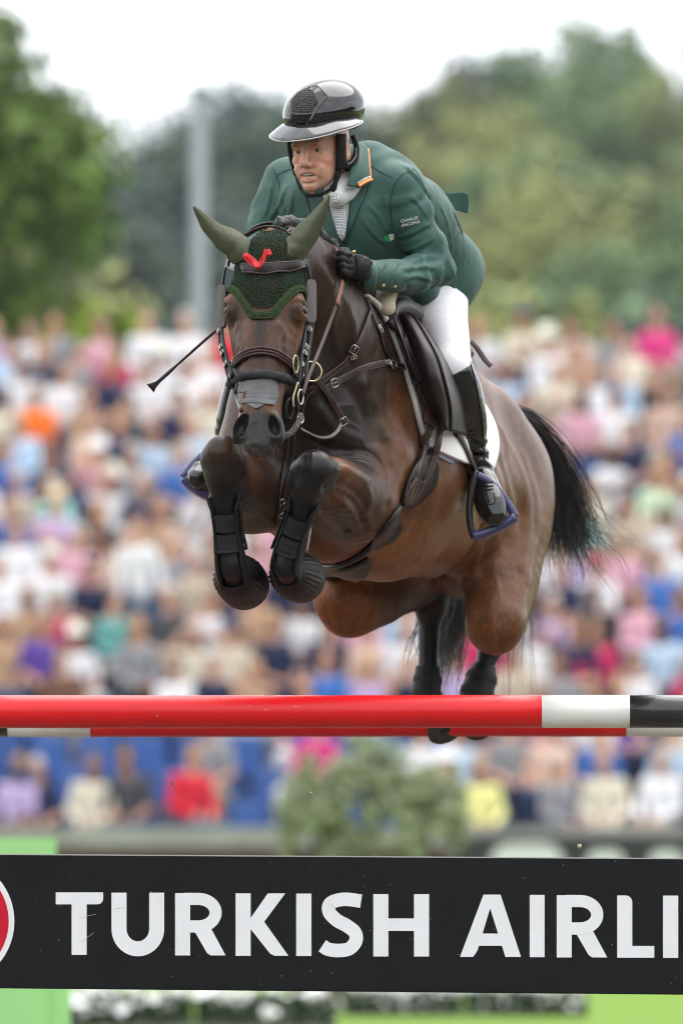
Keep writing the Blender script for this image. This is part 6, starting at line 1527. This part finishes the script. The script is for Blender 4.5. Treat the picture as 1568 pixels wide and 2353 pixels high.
# polycarbonate brim
V = []; n = 49; ths = np.linspace(-R(94), R(94), n); K = 7
for i, th in enumerate(ths):
    a = abs(th)/R(94); ext = .064*max(0, 1-a**1.7)**.8+.002
    base = hpt(th, low(th)+R(5), .002); out = hax.T@np.array((math.sin(th), math.cos(th)*1.05, 0)); out = nrm(out)
    for k in range(K):
        s = k/(K-1); V.append(base+out*ext*s-hax[2]*(ext*.42*s+.10*ext*s*s))
Fc = [(i*K+k, (i+1)*K+k, (i+1)*K+k+1, i*K+k+1) for i in range(n-1) for k in range(K-1)]
M['brim'] = mat('brim_grey', (.02, .02, .022), .08, .6, coat=.3)
brim = mk('brim', V, Fc, M['brim'], helmet); md = brim.modifiers.new('t', 'SOLIDIFY'); md.thickness = .003
v, f = tube(np.array([V[i*K+K-1] for i in range(n)]), .0026, n=6); mk('brim_edge', v, f, mat('brim_rim', (.5, .5, .5), .15, .6), brim)
# front vent: raised frame, honeycomb mesh and plate
HTR = bvh(helmet)
def hpanel(name, pts, lift, thick, m, parent):
    P = []; N = []
    for a, b in pts:
        p, n_ = cast(HTR, a, b); 
        if p is None: p = W(a, b, .0); n_ = nrm(p-hc)
        P.append(p); N.append(n_)
    P = np.array(P); N = np.array(N); k = len(P); c = P.mean(0); h = HTR.find_nearest(Vector(c)); cn = np.array(h[1]); cn = cn if cn@(c-hc) > 0 else -cn; cp = np.array(h[0])
    V = np.concatenate([P+N*(lift+thick), P+N*(lift-.004), [cp+cn*(lift+thick)]])
    Fc = [(i, (i+1) % k, 2*k) for i in range(k)]+[(i, k+i, k+(i+1) % k, (i+1) % k) for i in range(k)]
    return mk(name, V, Fc, M[m], parent, smooth=False)
def dense(poly, n=5): return [tuple(np.array(poly[i])+(np.array(poly[(i+1) % len(poly)])-np.array(poly[i]))*t/n) for i in range(len(poly)) for t in range(n)]
Z = lambda a, b: (633.5+.1719*a, 181+.1719*b)
vent = hpanel('vent_frame', dense([Z(200, 300), Z(290, 190), Z(440, 110), Z(540, 85), Z(600, 130), Z(690, 235), Z(560, 400), Z(430, 600), Z(230, 605), Z(210, 500)]), .0012, .0022, 'shell', helmet)
VT = bvh(helmet, vent)
outl = dense([Z(200, 300), Z(290, 190), Z(440, 110), Z(540, 85), Z(600, 130), Z(690, 235), Z(560, 400), Z(430, 600), Z(230, 605), Z(210, 500)])
P = np.array([cast(VT, *q)[0] if cast(VT, *q)[0] is not None else W(*q, 0) for q in outl]); v, f = tube(P, .0012, n=5, closed=True); mk('groove', v, f, M['matteblack'], vent)
grille = hpanel('grille', dense([Z(228, 330), Z(300, 220), Z(440, 140), Z(500, 165), Z(555, 300), Z(450, 445), Z(235, 440)]), .0036, .001, 'matteblack', helmet)
parts = []
GTR = bvh(grille)
for j in range(13):
    for i in range(15):
        a, b = 236+i*24+(12 if j % 2 else 0)+r5.uniform(-4, 4), 145+j*25+r5.uniform(-4, 4)
        p, n_ = cast(GTR, *Z(a, b))
        if p is None: continue
        sid = nrm(np.cross(n_, ru)); upv = np.cross(sid, n_); sx = r5.uniform(.85, 1.1)
        Q = np.array([p+n_*.0008+(sid*math.cos(t)+upv*math.sin(t))*.0019*sx for t in np.linspace(0, 2*math.pi, 6, endpoint=False)]); parts.append(tube(Q, .00055, np.tile(n_, (6, 1)), n=4, closed=True))
M['grillm'] = mat('grille_grey', (.16, .16, .165), .3, .5); mk('honeycomb', *merge(*parts), M['grillm'], grille, kind='stuff')
hpanel('name_plate', dense([Z(230, 490), Z(410, 490), Z(395, 580), Z(245, 585)]), .0036, .002, 'matteblack', helmet)
# harness: padded strap before and behind the ear, lace to the chin
def hstrap(pts, w, t, m='matteblack', n=6, nm='harness'):
    P = spline(np.array([L(*p) for p in pts]), n); c = L(0, -.01, -.03); Nn = P-c; Nn = Nn-np.outer(Nn@ru, ru)*.8; v, f = ribbon(P, Nn, w, t); return mk(nm, v, f, M[m], helmet)
for s in (-1, 1):
    hstrap([(s*.082, .022, .040), (s*.080, .024, .0), (s*.076, .022, -.035), (s*.070, .020, -.060)], .036, .010)
    hstrap([(s*.086, -.040, .03), (s*.092, -.045, -.01), (s*.090, -.028, -.042), (s*.077, .004, -.062)], .026, .012)
    hstrap([(s*.070, .020, -.060), (s*.064, .026, -.085), (s*.050, .034, -.112)], .012, .006)
    hstrap([(s*.050, .034, -.112), (s*.025, .052, -.128), (0, .055, -.131)], .010, .004, nm='chin_strap')
for i in range(7):
    v, f = uvsphere(L(.066-.0015*i, .0235+.0022*i, -.066-.008*i), .0078); mk('lace_knot', v, f, M['matteblack'], helmet)
v, f = uvsphere(L(.052, .036, -.114), (.011, .010, .012)); mk('lace_knot', v, f, M['matteblack'], helmet)
P = spline(np.array([L(*p) for p in ((.095, -.035, -.005), (.096, -.026, -.030), (.088, -.004, -.048), (.084, .004, -.046))]), 5)+rl*.006; v, f = tube(P, .0013, n=5); mk('harness_line', v, f, mat('grey_line', (.4, .4, .4), .4), helmet)

# ---- jacket: torso and sleeves
F = Field(W(560, 740, -.35)-np.array((0, .05, .05)), W(1135, 300, 1.05)+np.array((.08, .05, .08)), .0045)
SL = (W(918, 428, .20), W(655, 420, .38))
EL = (W(1000, 616, .25), W(590, 560, .34)); WR = (W(842, 630, -.07), W(572, 668, .02))
F.chain([(W(1006, 622, .72), .135, 1.12), (W(974, 572, .60), .120, 1.15), (W(922, 505, .46), .132, 1.25), (W(850, 458, .32), .128, 1.3)], .05, LF)
F.cap(SL[0]+np.array((-.03, 0, -.01)), SL[1]+np.array((.04, 0, -.01)), .070, .066, .06)
F.cap(W(850, 392, .30), W(912, 425, .30), .072, .07, .06); F.cap(W(770, 395, .32), W(665, 412, .38), .065, .062, .06)
F.cap(W(850, 395, .30), W(955, 488, .52), .075, .08, .08)
F.ell(W(1022, 640, .64), (.10, .10, .125), (LF, FWD, np.array((0, 0, 1.0))), .05)
F.cap(W(965, 640, .50), W(975, 668, .50), .06, .045, .05)
F.cap(W(812, 500, .22), W(905, 600, .40), .105, .11, .08); F.cap(W(705, 470, .28), W(770, 560, .26), .09, .10, .08)
F.chain([(SL[0], .071), (W(948, 500, .21), .066), (W(984, 575, .235), .060), (EL[0], .055)], .035)
F.chain([(EL[0], .057), (W(930, 632, .10), .053), (W(870, 632, -.02), .048), (W(838, 630, -.075), .046)], .025)
F.chain([(SL[1], .072), (W(622, 490, .36), .066), (EL[1], .060)], .03)
F.chain([(EL[1], .058), (W(575, 610, .2), .054), (WR[1], .046)], .02)
# neck hole and sleeve ends
F.cap(L(0, .02, -.09), W(790, 425, .10), .060, .05, .01, sub=True)
v, q = F.mesh(); N = vnormals(v, q)
def folds(P, a, b, freq, amp, seed, r):
    """creases running round a limb a->b"""
    ax = nrm(b-a); t = (P-a)@ax; ln = np.linalg.norm(b-a); d = np.linalg.norm(P-a-np.outer(np.clip(t, 0, ln), ax), axis=1)
    w = np.clip(1.4-d/r, 0, 1)*np.clip((t+.04)/.06, 0, 1)*np.clip((ln+.04-t)/.06, 0, 1)
    o = vnoise(P, 16, seed)*3.2+vnoise(P, 7, seed+1)*4.5; m = np.clip(vnoise(P, 9, seed+2)*1.2+.55, .05, 1)
    s = np.sin(t*freq+o); return w*amp*m*(np.abs(s)**.7*np.sign(s))
dsp = folds(v, SL[0], EL[0], 62, .0055, 1, .10)+folds(v, EL[0], WR[0], 55, .006, 4, .085)+folds(v, SL[1], EL[1], 60, .005, 7, .09)
# pull lines across the back and side
o = vnoise(v, 7, 11)*2.2
tt = (v@nrm(np.array((.55, .25, -.8))))
dsp += .0030*np.sin(tt*40+o*2)*np.clip(vnoise(v, 5, 12)+.35, 0, 1)
dsp += vnoise(v, 26, 13)*.0009
v = v+N*dsp[:, None]
_jt = BVHTree.FromPolygons(v.tolist(), q.tolist())
def crease(pts, w=.0075, amp=.0048):
    """a sharp pulled fold: ridge with a furrow under it"""
    global v
    S = spline(np.array(pts, float), 6)
    for off, a_ in ((0, amp), (9, -amp*.9)):
        P = [cast(_jt, s[0]+off*.25, s[1]+off)[0] for s in S]; P = np.array([p for p in P if p is not None])
        if len(P) < 2: continue
        m = np.where((v > P.min(0)-3*w).all(1) & (v < P.max(0)+3*w).all(1))[0]; d = seg_dist(v[m], P); L_ = np.linalg.norm(v[m]-P[0], axis=1); L2 = np.linalg.norm(v[m]-P[-1], axis=1)
        v[m] += N[m]*(a_*np.exp(-(d/w)**2)*np.clip(np.minimum(L_, L2)/.02+.25, 0, 1))[:, None]
for c_ in ([(912, 545), (945, 535), (988, 512)], [(922, 575), (955, 570), (992, 548)], [(940, 450), (962, 470), (980, 500)], [(1004, 590), (975, 590), (940, 600)], [(1000, 615), (965, 612), (925, 618)], [(990, 645), (958, 634), (930, 640)], [(915, 598), (905, 620), (900, 650)], [(885, 600), (876, 622), (874, 645)], [(948, 600), (936, 622), (932, 655)],
           [(845, 470), (870, 500), (888, 535)], [(830, 500), (850, 530), (880, 560)], [(880, 440), (888, 480), (893, 520)], [(1010, 470), (1030, 520), (1042, 580)], [(1040, 480), (1062, 540), (1070, 600)], [(1000, 520), (1012, 560), (1022, 610)], [(655, 430), (640, 470), (622, 500)], [(672, 440), (668, 480), (655, 510)], [(625, 420), (618, 460), (606, 500)], [(1030, 600), (1045, 640), (1040, 670)], [(930, 380), (960, 410), (985, 450)]): crease(c_)
jacket = mk('jacket', v, q, M['jacket'], rider)
JT = bvh(jacket)
def seam(pts, r=.0013, m='jacket_d', n=8, lift=.0006): P, N = lay(JT, pts, n, lift, 2, .2); v, f = tube(P, r, n=5); return mk('seam', v, f, M[m], jacket)
seam([(952, 388), (925, 400), (906, 425), (896, 470), (902, 520)]); seam([(845, 375), (870, 392), (900, 408)]); seam([(627, 384), (640, 420), (650, 470), (662, 505)]); seam([(632, 404), (655, 392), (678, 385)])
seam([(950, 385), (975, 430), (1000, 500), (1015, 560)]); pass
seam([(853, 595), (862, 610), (864, 632), (858, 668)], .0009, 'thread'); pass
# collar and lapels
def jpatch(name, rows, lift, thick, m, nu=14, nv=12, parent=None, tree=None, sm=3):
    v, f, P, N = patch(tree or JT, rows, nu, nv, lift, thick, sm); return mk(name, v, f, M[m], parent or jacket)
shirt = jpatch('shirt', [[(745, 432), (775, 425), (806, 418)], [(748, 450), (775, 460), (808, 455)], [(758, 490), (780, 500), (802, 500)], [(778, 540), (787, 548), (795, 540)]], .002, .004, 'white', parent=rider)
def tie_mat():
    m = mat('tie_check', (.5, .5, .5), .6); t = m.node_tree; b = t.nodes['Principled BSDF']; w = t.nodes.new('ShaderNodeTexChecker'); w.inputs['Scale'].default_value = 230
    w.inputs['Color1'].default_value = (.75, .75, .76, 1); w.inputs['Color2'].default_value = (.22, .23, .26, 1); c = t.nodes.new('ShaderNodeTexCoord'); mpp = t.nodes.new('ShaderNodeMapping'); mpp.inputs['Rotation'].default_value = (.6, .7, .5)
    t.links.new(c.outputs['Object'], mpp.inputs[0]); t.links.new(mpp.outputs[0], w.inputs['Vector']); t.links.new(w.outputs['Color'], b.inputs['Base Color']); return m
M['tie'] = tie_mat()
JS = bvh(jacket, shirt)
tie = jpatch('tie', [[(752, 442), (768, 436), (786, 442)], [(762, 462), (776, 462), (790, 460)], [(762, 495), (780, 500), (797, 492)], [(772, 525), (784, 530), (796, 522)], [(783, 546), (787, 550), (792, 545)]], .006, .008, 'tie', parent=rider, tree=JS)
v, f = uvsphere(W(772, 455, .045), (.014, .010, .017)); mk('tie_knot', v, f, M['tie'], tie)
JS = bvh(jacket, shirt, tie)
lap = jpatch('lapel', [[(803, 420), (820, 412), (846, 420)], [(804, 440), (820, 440), (838, 446)], [(803, 470), (815, 475), (832, 463)], [(798, 515), (806, 515), (815, 502)], [(788, 562), (791, 565), (796, 556)]], .004, .006, 'jacket', tree=JS)
lap2 = jpatch('lapel', [[(700, 440), (722, 430), (744, 436)], [(706, 460), (725, 455), (752, 458)], [(712, 490), (735, 485), (762, 492)], [(735, 530), (755, 525), (776, 535)], [(770, 570), (778, 565), (786, 566)]], .004, .006, 'jacket', tree=JS)
cr_ = [[(812, 345, .13), (832, 328, .19), (848, 342, .235)], [(808, 375, .08), (830, 366, .10), (851, 380, .18)], [(803, 402, .045), (826, 398, .06), (853, 415, .135)], [(798, 424, .03), (812, 428, .04), (824, 432, .075)]]
coll = grid(cr_, 6, 'collar', 'jacket', jacket, .006)
P = spline(np.array([W(*cr_[0][2]), W(*cr_[1][2]), W(*cr_[2][2])]), 8)+np.array((-.006, -.010, 0)); P2 = spline(np.array([W(853, 414, .12), W(838, 420, .085), W(823, 430, .06)]), 8)+np.array((0, -.002, .005))
for q in (P, P2):
    v, f = ribbon(q, np.tile((.15, -1, .15), (len(q), 1)), .012, .003); mk('collar_piping', v, f, M['orange'], coll)
    o_ = np.array((-.008, -.004, .0)) if q is P else np.array((-.003, -.004, .008)); v, f = tube(q+o_, .0014, n=5); mk('collar_cord', v, f, M['white'], coll)
# shirt collar and throat under the chin
F = Field(W(730, 470, -.1)-np.array((.02, .06, .02)), W(830, 390, .2)+np.array((.02, .02, .02)), .004)
F.cap(W(772, 446, .09), W(800, 416, .18), .040, .066, .02); v, q = F.mesh(); mk('shirt_collar', v, q, M['white'], rider)
P, N = lay(JT, [(706, 432), (712, 440), (722, 446)], 6, .008, 1, .1); v, f = ribbon(P, N, .009, .003); mk('collar_piping', v, f, M['orange'], coll)
LPT = bvh(jacket, lap, lap2)
for pts in ([(846, 428), (835, 455), (822, 485), (806, 525), (792, 562)], [(700, 442), (708, 470), (722, 505), (748, 540), (780, 570)], [(805, 428), (804, 470), (799, 515), (790, 560)]):
    P, N = lay(LPT, pts, 8, .002, 2, .15); v, f = tube(P, .0016, n=5); mk('seam', v, f, M['jacket_d'], jacket)
# vent flap lifted at the back
vf = grid([[(990, 428, .52), (1025, 442, .56), (1060, 440, .58), (1074, 446, .58)], [(1005, 448, .54), (1035, 460, .57), (1062, 462, .585), (1076, 465, .585)], [(1020, 470, .56), (1040, 478, .575), (1060, 486, .59), (1074, 490, .59)]], 6, 'vent_flap', 'jacket', jacket, .004)
# pocket flap, buttons, badge
for px, py in ((879, 655), (905, 658)):
    p, n_ = cast(JT, px, py); v, f = uvsphere(p+n_*.002, .0075); v = p+n_*.002+((v-p-n_*.002)-np.outer((v-p-n_*.002)@n_, n_)*.55); mk('button', v, f, M['gold'], jacket)
p, n_ = cast(JT, 812, 577) ; 
if p is not None: v, f = uvsphere(p+n_*.002, .0085); mk('button', v, f, M['gold'], jacket)
M['badge_g'] = mat('badge_green', (.02, .30, .10), .6); M['badge_w'] = mat('badge_white', (.75, .75, .72), .6)
for pts, m in (([[(880, 543), (886, 540), (892, 538)], [(882, 552), (888, 555), (895, 554)]], 'badge_g'), ([[(892, 538), (898, 536), (904, 536)], [(895, 554), (900, 551), (905, 548)]], 'badge_w')):
    jpatch('badge', pts, .0015, .001, m, 8, 6, sm=1)
def text_on(name, s, tree, px, py, dx, size, m, parent, bold=False):
    """flat lettering laid on a surface"""
    cu = bpy.data.curves.new(name, 'FONT'); cu.body = s; cu.size = size; cu.extrude = .0004; cu.align_x = 'LEFT'
    o = bpy.data.objects.new(name, cu); COL.objects.link(o); p, n_ = cast(tree, px, py); q, _ = cast(tree, *dx); x = nrm(q-p); n_ = sum(cast(tree, 925+8*i, 506+j*9)[1] for i in range(4) for j in range(2)); n_ = nrm(n_-x*(n_@x)); y = np.cross(n_, x)
    o.matrix_basis = Matrix(((x[0], y[0], n_[0], p[0]+n_[0]*.009), (x[1], y[1], n_[1], p[1]+n_[1]*.009), (x[2], y[2], n_[2], p[2]+n_[2]*.009), (0, 0, 0, 1)))
    dg = bpy.context.evaluated_depsgraph_get(); me = bpy.data.meshes.new_from_object(o.evaluated_get(dg)); mw = o.matrix_basis.copy(); bpy.data.objects.remove(o); me.transform(mw); me.materials.clear(); return ob(name, me, M[m], parent)
bpy.context.view_layer.update()
text_on('lettering', 'CHARLES', JT, 921, 509, (957, 501), .0135, 'white', jacket); text_on('lettering', 'ANCONA', JT, 923, 519, (957, 511), .0135, 'white', jacket)

# ---- glove (the rider's left hand on the plait) and the hidden right hand
def hand(c, toward, up_, out, name='glove'):
    """closed hand: c knuckle centre, toward = wrist->knuckles, up_ = thumb side, out = back of hand"""
    t, u, o = nrm(toward), nrm(up_), nrm(out); Fh = Field(c-np.array((.14, .14, .14)), c+np.array((.14, .14, .14)), .003)
    Fh.ell(c-t*.030, (.048, .036, .021), (t, u, o), .01); Fh.cap(c-t*.05, c-t*.105, .031, .036, .02)
    for i, (dz, ln) in enumerate(((.030, .036), (.011, .040), (-.008, .038), (-.026, .031))):
        k = c+u*dz; a = k+t*ln*.9+o*.004; b = a-o*.026+t*.004; d = b-t*.026-o*.004
        Fh.cap(k-t*.01, a, .0105, .0098, .006); Fh.cap(a, b, .0098, .009, .003); Fh.cap(b, d, .009, .0082, .003)
        Fh.ell(k, (.011, .010, .011), (t, u, o), .006)
    Fh.cap(c-t*.05+u*.026-o*.006, c-t*.012+u*.044-o*.010, .014, .0115, .01); Fh.cap(c-t*.012+u*.044-o*.010, c+t*.022+u*.042-o*.016, .0112, .0095, .004)
    v, q = Fh.mesh(); v = v+vnormals(v, q)*(vnoise(v, 110, 3)*.0011+vnoise(v, 45, 5)*.0016)[:, None]
    return mk(name, v, q, M['glove'], rider)
gl = hand(W(795, 607, -.235), W(790, 607, -.24)-W(842, 630, -.09), np.array((-.05, -.1, 1.0)), np.array((.35, -.93, .1)))
GLT = bvh(gl)
hand(W(560, 692, -.04), W(560, 705, -.1)-W(585, 620, .2), np.array((.3, -.2, 1)), np.array((-.8, -.5, .1)))
# cuff tab of the glove
P, N = lay(GLT, [(822, 587), (826, 600), (828, 618), (824, 632)], 6, .003, 2, -.15); v, f = ribbon(P, N, .026, .004); mk('cuff_tab', v, f, M['matteblack'], gl)
v, f = tube(spline(np.array([W(838, 594, -.10), W(838, 612, -.155), W(834, 640, -.155), W(832, 664, -.10)]), 6), .0055, n=7); mk('cuff_edge', v, f, M['glove'], gl)
v, f = uvsphere(W(822, 598, -.185), .004); mk('stud', v, f, M['gold'], gl)
# ---- breeches
F = Field(W(850, 900, -.1)-np.array((.1, .05, .05)), W(1120, 600, 1.1)+np.array((.05, 0, .05)), .005)
F.ell(W(996, 652, .72), (.12, .12, .11), (LF, FWD, np.array((0, 0, 1.0))), .05)
F.chain([(W(1004, 668, .66), .096), (W(1012, 735, .54), .086), (W(1030, 800, .42), .068), (W(1038, 845, .34), .056)], .05)
F.cap(W(1038, 845, .34), W(1050, 885, .40), .055, .050, .03)
F.chain([(W(930, 655, .78), .095), (W(880, 700, .62), .08), (W(760, 760, .55), .07)], .05)
v, q = F.mesh(); N = vnormals(v, q); v = v+N*(vnoise(v, 12, 21)*.002+folds(v, W(1030, 790, .42), W(1045, 880, .40), 130, .0022, 22, .09))[:, None]
br = mk('breeches', v, q, M['breeches'], rider)
# ---- tall boots
def tall_boot(pts, toe, nm='boot'):
    c = np.array([W(*p[:3]) for p in pts]).mean(0); Fb = Field(c-np.array((.22, .25, .34)), c+np.array((.22, .25, .36)), .004)
    Fb.chain([(W(*p[:3]), p[3]) for p in pts], .01)
    ank = W(*pts[-1][:3]); te = W(*toe); d = te-ank
    Fb.chain([(ank+np.array((0, 0.02, 0)), .044), (ank+d*.45+np.array((0.004, 0, -.002)), .047), (ank+d*.80, .049), (te, .036)], .03)
    Fb.cap(ank+np.array((0, .03, -.03)), ank+d*.3+np.array((0, 0, -.03)), .032, .030, .02)
    v, q = Fb.mesh(); N = vnormals(v, q); ax0, ax1 = W(*pts[-2][:3]), ank
    t = (v-ank)@np.array((0, 0, 1.0)); w = np.exp(-((t-.045)/.055)**2); v = v+N*(w*.0045*np.sin(t*170+vnoise(v, 18, 3)*2.5))[:, None]
    b = mk(nm, v, q, M['boot'], rider)
    return b, ank, te
b1, ank, te = tall_boot([(1044, 858, .345, .062), (1057, 900, .375, .068), (1071, 960, .42, .064), (1082, 1020, .47, .050), (1094, 1075, .51, .041)], (1136, 1182, .40))
b2, a2, t2 = tall_boot([(560, 880, .62, .060), (540, 960, .66, .060), (520, 1040, .72, .044), (505, 1075, .74, .041)], (456, 1098, .56))
BT2 = bvh(b1)
P, N = lay(BT2, [(1030, 868), (1038, 866), (1048, 860)], 6, .001, 2, .3); v, f = tube(P, .0045, n=7); mk('boot_top', v, f, M['boot'], b1)
P, N = lay(BT2, [(1078, 830), (1092, 880), (1103, 950), (1110, 1020), (1112, 1070)], 8, .001, 2, .35); v, f = tube(P, .0022, n=6); mk('zip', v, f, M['matteblack'], b1)
for k, yy in enumerate((1106, 1114, 1122)): P, N = lay(BT2, [(1098, yy), (1116, yy+3), (1132, yy+2)], 5, .001, 1, .4); v, f = tube(P, .0022, n=5); mk('lace', v, f, M['matteblack'], b1)
P, N = lay(BT2, [(1112, 1125), (1114, 1145), (1122, 1158), (1136, 1154), (1134, 1132)], 6, .001, 1, .4); v, f = tube(P, .0018, n=5); mk('seam', v, f, M['matteblack'], b1)
M['sole'] = mat('worn_sole', (.16, .14, .10), .8, var=.5, vscale=50, bump=.5, bscale=120)
for bb, an, tt_, w in ((b1, ank, te, 1), (b2, a2, t2, -1)):
    d = tt_-an; sdn = nrm(np.cross(d, (0, 0, 1))); dn = nrm(np.cross(sdn, d)); dn = dn if dn[2] < 0 else -dn
    P = np.array([an+d*.52, an+d*.8, an+d*1.02])+dn*.034; v, f = ribbon(spline(P, 6), np.tile(-dn, (13, 1)), np.interp(np.linspace(0, 1, 13), [0, .6, .9, 1], [.062, .075, .06, .03]), .010); mk('sole', v, f, M['sole'], bb)
# beige knee pad / half pad showing beneath the sleeve
F = Field(W(860, 740, -.1)-np.array((.05, .1, .05)), W(930, 650, .45)+np.array((.05, .05, .05)), .005)
F.chain([(W(888, 668, .17), .036), (W(884, 690, .10), .033), (W(888, 706, .07), .028)], .03)
v, q = F.mesh(); mk('half_pad', v, q, mat('beige_felt', (.55, .47, .36), .9, var=.08, vscale=20), saddle)
# ---- crop
crop = empty('riding_crop', W(360, 880, -.2), 'thin black riding crop with flat tip sticking out left of the horse head', 'riding crop')
P = spline(np.array([W(575, 688, -.06), W(503, 752, -.16), W(430, 817, -.22), W(362, 878, -.26)]), 8); v, f = tube(P, np.interp(np.linspace(0, 1, len(P)), [0, .6, .82, .84, 1], [.0055, .0045, .0038, .006, .0062]), n=8); mk('shaft', v, f, M['leather_d'], crop)
P = np.array([W(364, 877, -.26), W(352, 886, -.262), W(345, 892, -.265)]); v, f = ribbon(P, np.tile((.2, -1, .1), (3, 1)), [.010, .022, .034], .003); mk('tip', v, f, M['leather_d'], crop)
